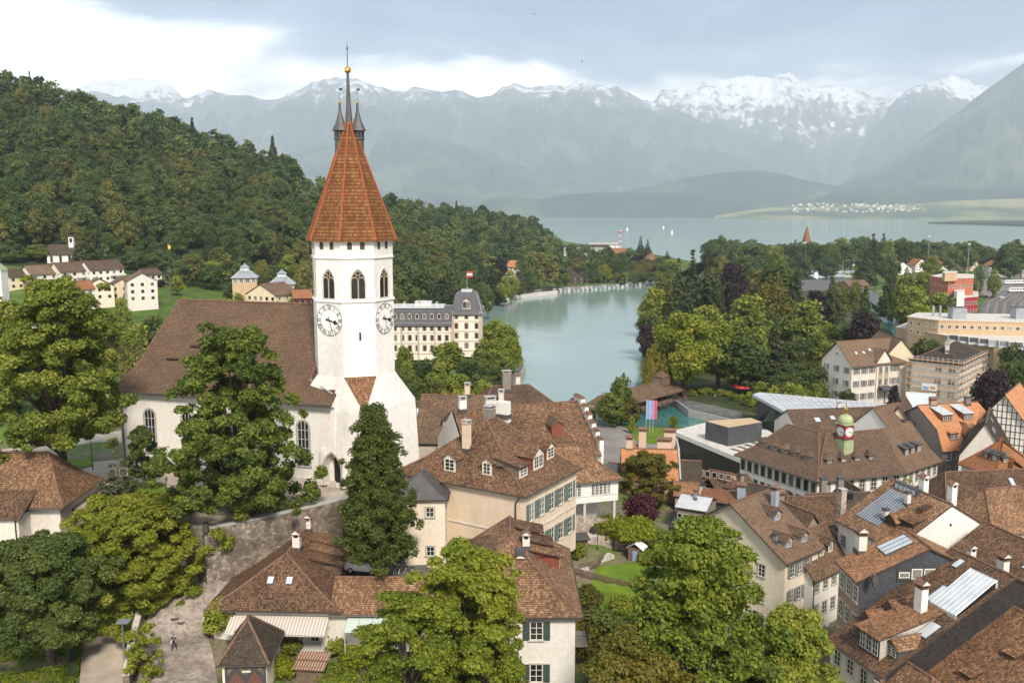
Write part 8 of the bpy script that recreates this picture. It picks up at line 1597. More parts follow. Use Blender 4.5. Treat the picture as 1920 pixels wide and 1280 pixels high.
for i in range(6): far_r.append((1700 + i * 33, rng.uniform(494, 502), rng.uniform(600, 680), rng.uniform(26, 40), 'fgdlk'[int(rng.integers(0, 5))]))
row('on the far lake shore at right', far_r)
pt = [(1072, 448, 1000, 22, 'v'), (1112, 458, 960, 16, 'v'), (1125, 460, 960, 16, 'v'), (1140, 456, 980, 30, 'f'), (1200, 444, 1000, 26, 'n'), (1213, 450, 1000, 26, 'n'), (1196, 474, 880, 36, 'c'), (1250, 470, 960, 22, 'n'), (1240, 476, 900, 26, 'd'), (1180, 462, 1000, 40, 'f'), (1165, 470, 960, 30, 'f'), (1094, 455, 1050, 34, 'f')]
for i in range(26): px = 1066 + i * 7.6 + rng.normal() * 3; pt.append((px, rng.uniform(478, 496), rng.uniform(760, 900), rng.uniform(24, 36), 'fqgldoy'[int(rng.integers(0, 7))]))
for i in range(12): px = 1060 + i * 16; pt.append((px, rng.uniform(505, 512), rng.uniform(745, 770), rng.uniform(18, 26), 'lgfq'[int(rng.integers(0, 4))]))
row('on the wooded point by the lake', pt)
row('along the bay left of the moored boats', [(1020, 466, 700, 62, 'y'), (1045, 472, 705, 50, 'f'), (990, 474, 690, 54, 'f'), (958, 500, 600, 34, 'g'), (925, 496, 610, 40, 'n'), (900, 520, 560, 40, 'd'), (870, 515, 520, 44, 'd'), (945, 512, 590, 30, 'g'), (1000, 505, 680, 30, 'f'), (880, 536, 500, 30, 'o'), (845, 530, 470, 50, 'n'), (1060, 505, 730, 26, 'f'), (915, 530, 520, 26, 'f'), (975, 520, 630, 30, 'd')])
row('on the slope between hotel and wooded hill', [(752, 505, 480, 60, 'f'), (790, 490, 560, 60, 'd'), (830, 480, 600, 60, 'f'), (775, 545, 430, 54, 'o'), (810, 520, 500, 50, 'k'), (840, 500, 560, 44, 'n'), (745, 470, 560, 54, 'f'), (860, 470, 700, 50, 'f'), (910, 455, 820, 60, 'f'), (960, 462, 860, 60, 'f'), (860, 438, 900, 30, 'c'), (905, 465, 760, 40, 'd'), (935, 475, 740, 40, 'c'), (740, 530, 440, 40, 'y'), (795, 555, 400, 40, 'y'), (1000, 470, 900, 50, 'f'), (1035, 475, 950, 40, 'f')], hz0)
row('between the hotel and the quay', [(928, 592, 372, 56, 'l'), (950, 600, 350, 56, 'l'), (958, 622, 330, 44, 'l'), (915, 628, 330, 62, 'l'), (940, 650, 312, 50, 'g'), (905, 650, 318, 50, 'g'), (838, 632, 318, 66, 'l'), (880, 664, 300, 56, 'd'), (756, 640, 300, 44, 'l'), (790, 660, 290, 50, 'd'), (820, 672, 285, 50, 'g'), (855, 692, 268, 60, 'l'), (900, 692, 275, 54, 'd'), (770, 690, 262, 54, 'd'), (815, 708, 250, 60, 'o'), (860, 722, 240, 50, 'l'), (905, 706, 262, 50, 'l'), (790, 735, 225, 40, 'l'), (750, 715, 240, 44, 'd'), (880, 740, 232, 30, 's'), (760, 668, 280, 40, 'g'), (835, 738, 228, 30, 's'), (928, 676, 296, 40, 'd')])
row('on the square beside the covered bridge', [(1170, 690, 252, 44, 'h'), (1150, 728, 248, 66, 'g'), (1185, 740, 250, 50, 'o')])
row('on the riverside lawn', [(1190, 775, 240, 14, 'l'), (1270, 775, 246, 20, 'l')])
row('in the yard before the clock hall', [(1722, 880, 150, 104, 'w')], lambda px, d: 3.0)
vl = [(445, 540, 340, 40, 'g'), (470, 545, 335, 36, 'l'), (520, 540, 345, 40, 'o'), (545, 545, 330, 30, 'g'), (20, 560, 300, 60, 'd'), (225, 545, 300, 44, 'g'), (196, 572, 270, 50, 'o'), (250, 592, 250, 64, 'g'), (285, 575, 290, 60, 'd'), (238, 620, 235, 50, 'y'), (300, 600, 260, 40, 'g'), (330, 500, 430, 40, 'g'), (360, 470, 440, 60, 'y'), (400, 485, 440, 60, 'g'), (412, 455, 470, 44, 'y'), (440, 520, 420, 40, 'k'), (330, 515, 400, 30, 'l'), (575, 478, 440, 44, 'y'), (590, 500, 420, 40, 'y'), (492, 480, 460, 36, 'y'), (540, 470, 480, 50, 'g'), (300, 522, 420, 20, 'c'), (120, 545, 340, 40, 'o'), (60, 545, 350, 40, 'd'), (170, 425, 465, 62, 'k'), (150, 455, 470, 30, 'k'), (200, 470, 480, 50, 'd'), (250, 470, 480, 50, 'f'), (300, 465, 485, 50, 'f'), (450, 490, 470, 40, 'f'), (350, 545, 330, 40, 'l'), (420, 548, 330, 60, 'l'), (520, 555, 320, 50, 'y'), (470, 500, 470, 40, 'f'), (610, 520, 430, 50, 'f'), (80, 530, 400, 20, 'n'), (220, 520, 400, 20, 'n'), (30, 470, 470, 60, 'f'), (70, 455, 480, 60, 'g'), (10, 450, 490, 50, 'f'), (140, 470, 495, 40, 'f'), (90, 560, 320, 44, 'd'), (150, 560, 310, 50, 'g')]
for i in range(40):
 px = rng.uniform(-20, 600); d = rng.uniform(205, 330)
 if px > 430 and d < 300: continue
 vl.append((px, DY(0, 0, 1).z * 0 + 640 - ((hz0(px, d) + rng.uniform(7, 12) - H) / d + 0.1435) * F, d, rng.uniform(9, 13) / d * F, 'gdoyflq'[int(rng.integers(0, 7))]))
for i in range(46):
 px = rng.uniform(-20, 640); d = rng.uniform(425, 505)
 if 45 < px < 330 and d < 492: continue
 pass; vl.append((px, 640 - ((hz0(px, d) + rng.uniform(10, 16) - H) / d + 0.1435) * F, d, rng.uniform(10, 14) / d * F, 'fqfdqyf'[int(rng.integers(0, 7))]))
row('among the valley houses behind the church', vl, hz0)
# BRIDGE, BOATS, CARS, PEOPLE, STREET FURNITURE
A0 = G(1112, 785, 2.2); A1 = G(1262, 744, 2.2); d_ = (A1 - A0); L_ = d_.length; yb = math.atan2(d_.y, d_.x)
cbg = thing('covered_bridge', 'old covered timber sluice bridge with long brown tiled roof over the river', 'bridge', (A0.x, A0.y, 2.2), yb)
f = MB(); hw, ez, rz_ = 3.6, 3.4, 6.4
for sy in (-1, 1):
 P_ = [(0 - .6, sy * (hw + .9), ez - .6), (L_ + .6, sy * (hw + .9), ez - .6), (L_ - 1.5, 0, rz_), (2.2, 0, rz_)]; f.face(P_ if sy < 0 else P_[::-1], M['roof_brown'])
 f.face([(p[0], p[1], p[2] - .15) for p in (P_ if sy > 0 else P_[::-1])], M['wood_dark'])
f.face([(-.6, hw + .9, ez - .6), (-.6, -hw - .9, ez - .6), (2.2, 0, rz_)], M['roof_brown']); f.face([(L_ + .6, -hw - .9, ez - .6), (L_ + .6, hw + .9, ez - .6), (L_ - 1.5, 0, rz_)], M['roof_brown'])
f.tube([(2.2, 0, rz_), (L_ - 1.5, 0, rz_)], .15, M['tile_ridge'], 5)
f.obox((L_ - 7, 0, rz_ - 1.2), 4, 4, 2.6, 0, M['wood']); f.lathe([(3.2, rz_ + 1.4), (.1, rz_ + 3.4)], (L_ - 7, 0, 0), M['roof_brown'], 4, ph=R(45), smooth=False); f.build('roof', cbg)
f = MB(); f.box(0, L_, -hw, hw, -.3, .12, M['wood']); f.build('deck', cbg)
f = MB(); n = int(L_ / 3)
for i in range(n + 1):
 for sy in (-1, 1): f.box(i * L_ / n - .14, i * L_ / n + .14, sy * hw - .14, sy * hw + .14, -3.4, ez, M['wood_dark'])
f.build('posts', cbg)
f = MB()
for sy in (-1, 1): f.box(6, L_ - 6, sy * hw - .05, sy * hw + .05, .15, 1.1, M['wood']); f.box(0, L_, sy * hw - .1, sy * hw + .1, ez - .3, ez - .02, M['wood_dark'])
f.box(0, .25, -hw, hw, .13, ez + .4, M['stone']); f.box(-.05, 0, -.9, .7, .13, 2.4, M['glass_dark']); f.build('boarding', cbg)
def edge_wall(name, label, px_l, z0, z1, mat, w=0.5, rail=False):
 f = MB(); P = [Vector(G(a, b, z1)) for a, b in px_l]
 for i in range(len(P) - 1):
  a, b_ = P[i], P[i + 1]; n_ = Vector((-(b_ - a).y, (b_ - a).x, 0)).normalized() * w / 2
  q = [a - n_, b_ - n_, b_ + n_, a + n_]; f.prism([(v.x, v.y) for v in q], z0, z1, M[mat])
 o = tag(f.build(name), label, 'wall')
 if rail:
  t_ = thing('railing', 'thin dark railing along the ' + rail, 'railing', (0, 0, 0)); g = MB()
  for i in range(len(P) - 1):
   a, b_ = P[i], P[i + 1]; k = max(2, int((b_ - a).length / 1.6))
   for j in range(k): p = a.lerp(b_, j / k); g.tube([p, p + Vector((0, 0, 1.05))], .03, M['black'], 4, cap=False)
   for h_ in (1.05, .55): g.tube([a + Vector((0, 0, h_)), b_ + Vector((0, 0, h_))], .03, M['black'], 4, cap=False)
  g.build('bars', t_)
 return o
edge_wall('river_wall', 'grey stone river wall on the island side below the covered bridge', [(1268, 750), (1292, 767), (1340, 778), (1392, 790)], -1, 2.35, 'stone', .6, rail='island river wall')
edge_wall('quay_wall', 'stone edge of the quay promenade by the wide river', [(938, 768), (984, 686), (976, 668), (931, 640)], -1, 2.45, 'stone', .5)
edge_wall('canal_wall', 'straight stone canal wall with mooring posts below the parked cars', [(1652, 577), (1712, 615), (1770, 655)], -1, 2.55, 'palestone', .5)
edge_wall('shore_wall', 'low pale wall along the bay behind the hotel', [(898, 578), (905, 569), (950, 556), (1000, 549), (1045, 544)], -1, 2.6, 'palestone', .5)
wall_run('park_wall', 'low stone wall with pillars along the quay promenade', [G(912, 742, 2.3), G(935, 716, 2.3), G(955, 690, 2.3)], .4, 1.2, 'palestone')
def boat_data(L, w, cab, cover, mast):
 f = MB(); hl_ = M['flag_white']; n = 8; st = []
 for i in range(n + 1):
  t_ = i / n; b_ = w / 2 * (1 - max(0, (t_ - .45) / .55) ** 2.2); st.append((-L / 2 + L * t_, max(b_, .02), .75 + .35 * t_ * t_))
 for i in range(n):
  (x0, b0, h0), (x1, b1, h1) = st[i], st[i + 1]
  for sy in (-1, 1):
   P_ = [(x0, sy * b0 * .7, -.15), (x1, sy * b1 * .55, -.15), (x1, sy * b1, h1), (x0, sy * b0, h0)]; f.face(P_ if sy < 0 else P_[::-1], hl_)
  f.face([(x0, -b0, h0 - .03), (x1, -b1, h1 - .03), (x1, b1, h1 - .03), (x0, b0, h0 - .03)], M['flag_blue'] if cover else M['palestone'])
 b0 = st[0][1]; f.face([(-L / 2, -b0, .75), (-L / 2, b0, .75), (-L / 2, b0 * .7, -.15), (-L / 2, -b0 * .7, -.15)], hl_)
 if cover:
  for sy in (-1, 1):
   P_ = [(-L * .48, sy * w * .5, .8), (L * .25, sy * w * .46, .9), (L * .2, 0, 1.5), (-L * .45, 0, 1.5)]; f.face(P_ if sy < 0 else P_[::-1], M['flag_blue'])
 if cab: f.box(-L * .12, L * .2, -w * .32, w * .32, .7, 1.65, hl_); f.box(-L * .1, L * .205, -w * .33, w * .33, 1.1, 1.5, M['glass']); f.box(-L * .15, L * .2, -w * .35, w * .35, 1.65, 1.72, hl_)
 if mast: f.tube([(L * .1, 0, .8), (L * .1, 0, mast)], [.07, .05], M['palemetal'], 5); f.tube([(L * .1, 0, 1.7), (-L * .38, 0, 1.75)], .09, M['flag_blue'], 6)
 return f.data('boat')
bd = [boat_data(7.5, 2.6, True, False, 0), boat_data(6.5, 2.4, False, True, 0), boat_data(8.5, 2.8, True, False, 10), boat_data(6.0, 2.2, False, True, 0), boat_data(9, 3.0, True, True, 11)]
bl = ['white cabin boat moored in the row along the bay', 'small boat under a blue cover moored in the row along the bay', 'white sailing boat with bare mast moored in the row along the bay', 'small boat under a blue cover moored in the row along the bay', 'white sailing boat with bare mast moored in the row along the bay']
rb2 = np.random.default_rng(31); seq = [2, 0, 1, 0, 3, 1, 0, 2, 0, 1, 3, 0, 1, 1, 0, 3, 2, 0, 1, 0, 1, 3, 0, 1]
for i, k in enumerate(seq):
 px = 1042 + i * 8.3 if i else 1040; py = np.interp(px, [1040, 1100, 1160, 1240], [546, 543, 538, 531]) + 1.0
 p = G(px, py, 0); tag(put('moored_boat', bd[k], None, (p.x, p.y, 0.05), (0, 0, R(-95) + rb2.normal() * .12), 1.25), bl[k] if i else 'single white sailing boat at the left end of the mooring', 'boat', 'boats moored along the bay' if i else None)
for i in range(26):
 px = 1518 + (i % 13) * 7.5 + rb2.normal() * 2; py = 512 + (i // 13) * 8 + rb2.normal(); p = G(px, py, 2.4 if px > 1565 else 0); k = int(rb2.integers(0, 5)); tag(put('harbour_boat', bd[k], None, (p.x, p.y, p.z + (.4 if px > 1565 else .05)), (0, 0, rb2.random() * 6.3), 1.25), ['white motor boat in the harbour behind the copper beech', 'blue covered boat in the harbour behind the copper beech', 'white sailing boat in the harbour behind the copper beech', 'blue covered boat in the harbour behind the copper beech', 'white sailing boat in the harbour behind the copper beech'][k], 'boat', 'boats in the harbour')
f = MB(); f.face([(-3, 0, 1.2), (3.4, 0, 1.2), (0.2, 0, 11)], M['flag_white']); f.face([(3.4, .05, 1.2), (-3, .05, 1.2), (.2, .05, 11)], M['flag_white']); f.box(-3.4, 3.4, -1, 1, 0, 1, M['flag_white']); f.tube([(.2, .02, 1), (.2, .02, 11.5)], .08, M['palemetal'], 5); sdat = f.data('sailing_boat')
for px, py, lb in ((1260, 437, 'white sail far out on the lake, nearest of three'), (1244, 428, 'white sail far out on the lake, farthest of three'), (1176, 431, 'white sail on the lake right of the crane')): p = G(px, py, 0); tag(put('sailing_boat', sdat, None, p, (0, 0, .3)), lb, 'boat', 'sails on the lake')
p = G(1530, 522, 0); my = thing('motor_yacht', 'big white motor yacht on its harbour berth', 'boat', p, 1.2); f = MB(); f.box(-7, 7, -2.2, 2.2, 0, 2.2, M['flag_white']); f.build('hull', my); f = MB(); f.box(-5, 3, -1.7, 1.7, 2.2, 4.2, M['flag_white']); f.box(-4.8, 3.05, -1.75, 1.75, 2.9, 3.7, M['glass']); f.box(-4, 1, -1.5, 1.5, 4.2, 5.6, M['flag_white']); f.build('cabin', my)
p = G(1163, 470, 3); cr_ = thing('tower_crane', 'red and white tower crane standing on the lake point', 'crane', p, 0.4); f = MB()
hz_ = DY(1163, 436, p.y).z - 3
for i in range(int(hz_ / 2)):
 m_ = M['flag_red'] if (i // 2) % 2 == 0 else M['flag_white']
 for sx in (-.9, .9):
  for sy in (-.9, .9): f.tube([(sx, sy, i * 2), (sx, sy, i * 2 + 2)], .18, m_, 4)
 f.tube([(-.9, -.9, i * 2), (.9, -.9, i * 2 + 2)], .12, m_, 4); f.tube([(.9, .9, i * 2), (-.9, .9, i * 2 + 2)], .12, m_, 4)
f.build('mast', cr_); f = MB(); f.box(-3, 3, -.8, .8, hz_, hz_ + 1.4, M['flag_red']); f.box(-1.2, 1.2, -1.3, 1.3, hz_ + 1.4, hz_ + 3.4, M['flag_white']); f.tube([(0, -8, hz_ + 1), (0, 8, hz_ + 1)], .4, M['flag_red'], 4); f.build('jib', cr_)
M['car_white'] = m_plain('white_car_paint', (0.72, 0.71, 0.69), 0.25, 0, 0.02); M['car_dark'] = m_plain('dark_car_paint', (0.03, 0.035, 0.045), 0.25, 0, 0.02); M['car_grey'] = m_plain('silver_car_paint', (0.32, 0.33, 0.34), 0.25, 0.4, 0.02); M['car_red'] = m_plain('red_car_paint', (0.30, 0.03, 0.03), 0.25, 0, 0.02); M['car_yellow'] = m_plain('yellow_car_paint', (0.65, 0.42, 0.04), 0.25, 0, 0.02)
M['tyre'] = m_plain('tyre_rubber', (0.02, 0.02, 0.02), 0.9); M['lampglass'] = m_plain('headlight_glass', (0.6, 0.6, 0.58), 0.15); M['tail'] = m_plain('tail_light', (0.35, 0.02, 0.02), 0.3)
_cars = {}
def car_parts(mat):
 if mat in _cars: return _cars[mat]
 w = .86; pr = [(-2.0, .35), (-2.05, .75), (-1.95, 1.05), (-1.55, 1.48), (-.2, 1.55), (.45, 1.42), (1.15, 1.0), (1.9, .82), (2.05, .55), (2.0, .3)]
 f = MB(); n = len(pr)
 wid = [(w if z < 1.06 else w - .16 * (z - 1.0) / .5) for x, z in pr]
 for i in range(n):
  j = (i + 1) % n; f.face([(pr[i][0], -wid[i], pr[i][1]), (pr[j][0], -wid[j], pr[j][1]), (pr[j][0], wid[j], pr[j][1]), (pr[i][0], wid[i], pr[i][1])][::-1], M[mat], smooth=False)
 for sy in (-1, 1): P_ = [(x, sy * q, z) for (x, z), q in zip(pr, wid)]; f.face(P_ if sy > 0 else P_[::-1], M[mat])
 body = f.data('body'); f = MB()
 for sy in (-1, 1):
  for P_ in ([(-1.5, 1.06), (-.35, 1.03), (-.35, 1.47), (-1.35, 1.42)], [(-.25, 1.03), (.95, 1.02), (.38, 1.36), (-.25, 1.47)]):
   q = [(x, sy * (w + .012 - .16 * max(0, z - 1.0) / .5), z) for x, z in P_]; f.face(q if sy < 0 else q[::-1], M['glass'])
 f.face([(1.12, -.74, 1.035), (1.12, .74, 1.035), (.5, .66, 1.42), (.5, -.66, 1.42)], M['glass']); f.face([(-1.93, .72, 1.09), (-1.93, -.72, 1.09), (-1.6, -.66, 1.45), (-1.6, .66, 1.45)], M['glass'])
 gl_ = f.data('window'); f = MB()
 for k in range(14): a, b_ = k * 2 * math.pi / 14, (k + 1) * 2 * math.pi / 14; f.face([(.31 * math.cos(a), -.1, .31 * math.sin(a)), (.31 * math.cos(b_), -.1, .31 * math.sin(b_)), (.31 * math.cos(b_), .1, .31 * math.sin(b_)), (.31 * math.cos(a), .1, .31 * math.sin(a))], M['tyre'])
 for y in (-.1, .1):
  f.face([(.31 * math.cos(k * .4488), y, .31 * math.sin(k * .4488)) for k in range(14)][::1 if y < 0 else -1], M['tyre']); f.face([(.19 * math.cos(k * .4488), y * 1.05, .19 * math.sin(k * .4488)) for k in range(14)][::1 if y < 0 else -1], M['palemetal'])
 wh = f.data('wheel'); f = MB(); f.box(-.03, .03, -.2, .2, -.09, .09, M['lampglass']); hlm = f.data('headlight'); f = MB(); f.box(-.03, .03, -.1, .1, -.16, .16, M['tail']); tl = f.data('tail_light')
 _cars[mat] = (body, gl_, wh, hlm, tl); return _cars[mat]
def car(label, loc, rz, mat, group=None, simple=False, sc=1.0):
 b_, g_, w_, h_, t2_ = car_parts(mat)
 t_ = thing('parked_car', label, 'car', loc, rz, group); t_.scale = (sc,) * 3
 put('body', b_, t_); put('window', g_, t_)
 for x in (-1.3, 1.28):
  for y in (-.82, .82): put('wheel', w_, t_, (x, y, .31))
 if not simple:
  for y in (-.62, .62): put('headlight', h_, t_, (2.0, y, .68)); put('tail_light', t2_, t_, (-2.02, y * 1.2, .85))
 return t_
p = GG(686, 1076); car('white hatchback parked under the hornbeam in the courtyard', (p.x - 0.2, p.y + .3, p.z + .24), R(-14), 'car_white')
p = GG(722, 1066); car('silver car behind the hornbeam trunk in the courtyard', (p.x + .6, p.y + 1.2, p.z + .22), R(-14), 'car_grey')
p = GG(1272, 990, 14); car('black car parked by the lane above the old town roofs', (p.x, p.y, p.z + .1), R(70), 'car_dark')
rc = np.random.default_rng(12); cm = ['car_white', 'car_grey', 'car_dark', 'car_red']
for i, (px, py) in enumerate([(1662, 555), (1650, 548), (1668, 545), (1640, 543), (1690, 585), (1708, 580), (1655, 540), (1676, 575), (1720, 596), (1630, 541)]):
 p = G(px, py, 2.4); k = i % 4; car(['white', 'silver', 'dark', 'red'][k] + ' car parked by the canal road', (p.x, p.y, 2.42), rc.random() * 6.3, cm[k], 'cars parked by the canal road', True)
p = G(1670, 566, 2.4); car('bright yellow van parked under the canal trees', (p.x, p.y, 2.42), .4, 'car_yellow', None, True, 1.4); p = G(1708, 581, 2.4);
for i, px in enumerate((1820, 1836, 1848, 1862, 1878)): p = G(px, 556 + i * .8, 2.5); car(f'{["white", "silver", "dark", "red", "white"][i]} car parked beside the tracks', (p.x, p.y, 2.5), R(20), cm[i % 4], 'cars parked beside the railway tracks', True)
for i, (px, py) in enumerate([(985, 532), (992, 534), (1000, 533), (975, 535)]): p = G(px, py, 2.3); car(['white', 'silver', 'dark', 'red'][i] + ' car parked on the bay promenade', (p.x, p.y, 2.3), rc.random() * 6, cm[i], 'cars parked on the bay promenade', True)
M['rail'] = m_plain('rail_steel', (0.10, 0.085, 0.075), 0.5, 0.5); tk = MB()
for i in range(9):
 off_ = i * 4.6; c0 = [G(1850, 640, 2.55), G(1836, 598, 2.55), G(1848, 565, 2.55), G(1885, 545, 2.55), G(1960, 532, 2.55), G(2100, 522, 2.55)]
 P_ = []
 for j, v in enumerate(c0):
  t_ = (c0[min(j + 1, 5)] - c0[max(j - 1, 0)]).normalized(); P_.append(v + Vector((t_.y, -t_.x, 0)) * off_)
 for sgn in (-.72, .72):
  Q_ = []
  for j, v in enumerate(P_): t_ = (P_[min(j + 1, 5)] - P_[max(j - 1, 0)]).normalized(); Q_.append(v + Vector((t_.y, -t_.x, 0)) * sgn)
  tk.tube(Q_, .14, M['rail'], 4, cap=False)
 for j in range(5):
  a, b_ = P_[j], P_[j + 1]; t_ = (b_ - a).normalized(); n_ = Vector((t_.y, -t_.x, 0)) * 1.3; tk.face([a - n_ - Vector((0, 0, .03)), b_ - n_ - Vector((0, 0, .03)), b_ + n_ - Vector((0, 0, .03)), a + n_ - Vector((0, 0, .03))], M['asphalt'])
structure('railway_tracks', tk.data('railway_tracks'))
for px, py, lb in ((1908, 533, 'pale train carriage standing at the far platform'), (1918, 548, 'pale train carriage nearer on the curved tracks')):
 p = G(px, py, 2.6); t_ = thing('train_carriage', lb, 'train', p, R(8)); f = MB(); f.box(-12, 12, -1.4, 1.4, .9, 3.6, M['flag_white']); f.box(-11.8, 11.8, -1.2, 1.2, 3.6, 3.9, M['zinc']); f.box(-12, 12, -1.2, 1.2, .3, .9, M['frame_dark']); f.build('body', t_); f = MB(); [f.box(-11 + i * 2.3, -9.4 + i * 2.3, -1.42, -1.4, 2.0, 3.0, M['glass']) for i in range(10)]; f.build('window', t_)
def mast(label, px, py, z, h, head=False, mat='zinc', group=None, r=.14):
 t_ = thing('lamp_mast' if head else 'mast', label, 'mast', G(px, py, z), 0, group); f = MB(); f.lathe([(r, 0), (r * .6, h), (.01, h + .05)], (0, 0, 0), M[mat], 6); f.build('pole', t_)
 if head: f = MB(); f.box(-1.0, 1.0, -.5, .5, h - .6, h + .6, M['palemetal']); f.build('lamp_head', t_)
 return t_
mast('tall lighting mast with square head beside the railway', 1813, 520, 2.3, 30, True, r=.4); mast('tall thin mast beyond the red office block', 1739, 505, 2.3, 34, True, r=.35)
for i, px in enumerate((1542, 1580, 1628, 1590, 1700)): mast('thin pole rising above the harbour', px, 520, 2.3, 16, group='poles above the harbour', r=.2)
for i, (px, py) in enumerate(((1832, 560), (1850, 600), (1880, 560), (1868, 585), (1902, 570))): mast('thin overhead line mast in the railway yard', px, py, 2.5, 10, group='masts in the railway yard')
for i, px in enumerate((1664, 1676, 1690, 1704, 1655)):
 p = G(px, 590 + (px - 1655) * .72, 0); f = MB(); f.tube([(0, 0, -1), (0, 0, 4.5)], .2, M['palestone'], 6); o = tag(f.build('mooring_post'), 'pale mooring post standing in the canal', 'post', 'mooring posts in the canal'); o.location = p
mast('tall white pole in front of the copper beech at right', 1842, 745, 3, 11, r=.12)
def lamp_post(label, p, h=4.2, group=None):
 t_ = thing('street_lamp', label, 'street lamp', p, 0, group); f = MB(); f.lathe([(.09, 0), (.07, .8), (.05, h)], (0, 0, 0), M['shut_dark'], 8); f.build('pole', t_); f = MB(); f.lathe([(.05, h), (.2, h + .1), (.26, h + .5), (.3, h + .52), (.06, h + .75)], (0, 0, 0), M['palemetal'], 8); f.build('lamp_head', t_)
lamp_post('green lamp post on the church lawn left of the big maple', G(314, 972, 27.4)); lamp_post('green lamp post by the path behind the young pine', G(174, 880, 27.4))
f = MB(); f.box(-.28, .28, -.28, .28, 0, .95, M['frame_dark']); f.box(-.3, .3, -.3, .3, .95, 1.02, M['black']); o = tag(f.build('litter_bin'), 'dark litter bin on the terrace edge above the stone wall', 'bin'); o.location = G(386, 996, 27.35)
lp = [G(a, b_, 27.36) for a, b_ in ((205, 950), (232, 905), (300, 905), (335, 925), (330, 985), (250, 985))]
f = MB(); f.prism([(v.x, v.y) for v in lp], 27.2, 27.42, M['lawn']); structure('church_lawn', f.data('church_lawn'))
lp = [G(a, b_, 27.36) for a, b_ in ((95, 862), (165, 850), (175, 872), (120, 885))]
f = MB(); f.prism([(v.x, v.y) for v in lp], 27.2, 27.42, M['lawn']); structure('path_lawn', f.data('path_lawn'))
M['skin'] = m_plain('skin', (0.52, 0.33, 0.24), 0.6, var=0.05); M['hair'] = m_plain('dark_hair', (0.04, 0.028, 0.02), 0.7); M['cloth_black'] = m_plain('black_cloth', (0.02, 0.02, 0.024), 0.85); M['cloth_red'] = m_plain('red_jacket', (0.4, 0.04, 0.04), 0.8); M['cloth_white'] = m_plain('white_shirt', (0.65, 0.64, 0.62), 0.8); M['cloth_blue'] = m_plain('blue_jeans', (0.06, 0.09, 0.16), 0.85); M['cloth_pink'] = m_plain('pink_top', (0.5, 0.16, 0.18), 0.8)
_pm = {}
def person_mesh(top, legs, ph):
 if (top, legs, ph) in _pm: return _pm[(top, legs, ph)]
 me = bpy.data.meshes.new('person'); st = .22 * ph
 V_ = [(0, 0, .95), (0, 0, 1.12), (0, 0.01, 1.36), (0, 0, 1.5), (0, -.02, 1.58), (0, -.02, 1.68), (0, -.01, 1.745)]
 E_ = [(0, 1), (1, 2), (2, 3), (3, 4), (4, 5), (5, 6)]; Rr = [.15, .14, .17, .055, .075, .10, .06]
 for sx, sg in ((-1, 1), (1, -1)):
  b_ = len(V_); V_ += [(sx * .10, 0, .88), (sx * .11, -sg * st, .50), (sx * .11, -sg * st * .9 + .06 * (sg < 0), .09), (sx * .12, -sg * st * .9 - .14, .04)]; Rr += [.10, .068, .05, .04]; E_ += [(0, b_), (b_, b_ + 1), (b_ + 1, b_ + 2), (b_ + 2, b_ + 3)]
  b_ = len(V_); V_ += [(sx * .20, .01, 1.40), (sx * .25, sg * st * .5 + .03, 1.14), (sx * .25, sg * st * .6 - .08, .90), (sx * .25, sg * st * .6 - .11, .80)]; Rr += [.06, .045, .036, .034]; E_ += [(2, b_), (b_, b_ + 1), (b_ + 1, b_ + 2), (b_ + 2, b_ + 3)]
 me.from_pydata(V_, E_, []); o = bpy.data.objects.new('person', me); COL.objects.link(o)
 sk_ = o.modifiers.new('skin', 'SKIN'); o.modifiers.new('sub', 'SUBSURF').levels = 1
 if not me.skin_vertices: bpy.context.view_layer.objects.active = o; bm = bmesh.new(); bm.from_mesh(me); bm.verts.layers.skin.verify(); bm.to_mesh(me); bm.free()
 for v, r_ in zip(me.skin_vertices[0].data, Rr): v.radius = (r_, r_ * .82)
 me.skin_vertices[0].data[0].use_root = True
 dg = bpy.context.evaluated_depsgraph_get(); m2 = bpy.data.meshes.new_from_object(o.evaluated_get(dg)); bpy.data.objects.remove(o)
 m2.materials.clear(); [m2.materials.append(M[q]) for q in (top, legs, 'skin', 'hair')]
 for p_ in m2.polygons:
  c = p_.center; p_.use_smooth = True
  p_.material_index = 3 if c.z > 1.70 or (c.z > 1.58 and c.y > .015) else 2 if c.z > 1.49 or (abs(c.x) > .19 and c.z < 1.2) else 0 if c.z > .93 else 1
 _pm[(top, legs, ph)] = m2; return m2
def person(label, p, rz, top='cloth_black', legs='cloth_blue', ph=1, group=None): return tag(put('person', person_mesh(top, legs, ph), None, p, (0, 0, rz)), label, 'person', group)
p = GG(327, 1222); pr1 = person('person in black shorts and top walking up the cobbled lane with a pale shoulder bag', (p.x, p.y, p.z + .19), R(170), 'cloth_black', 'cloth_black')
f = MB(); f.tube([(-.16, -.13, 1.42), (0, -.19, 1.2), (.2, -.13, 1.0)], .022, M['cloth_white'], 5); f.tube([(-.16, .12, 1.42), (0, .16, 1.2), (.2, .1, 1.0)], .022, M['cloth_white'], 5); f.box(.18, .3, -.12, .12, .78, 1.0, M['cloth_white']); o = tag(f.build('shoulder_bag'), 'pale shoulder bag carried by the person on the cobbled lane', 'bag'); o.location = pr1.location; o.rotation_euler = pr1.rotation_euler
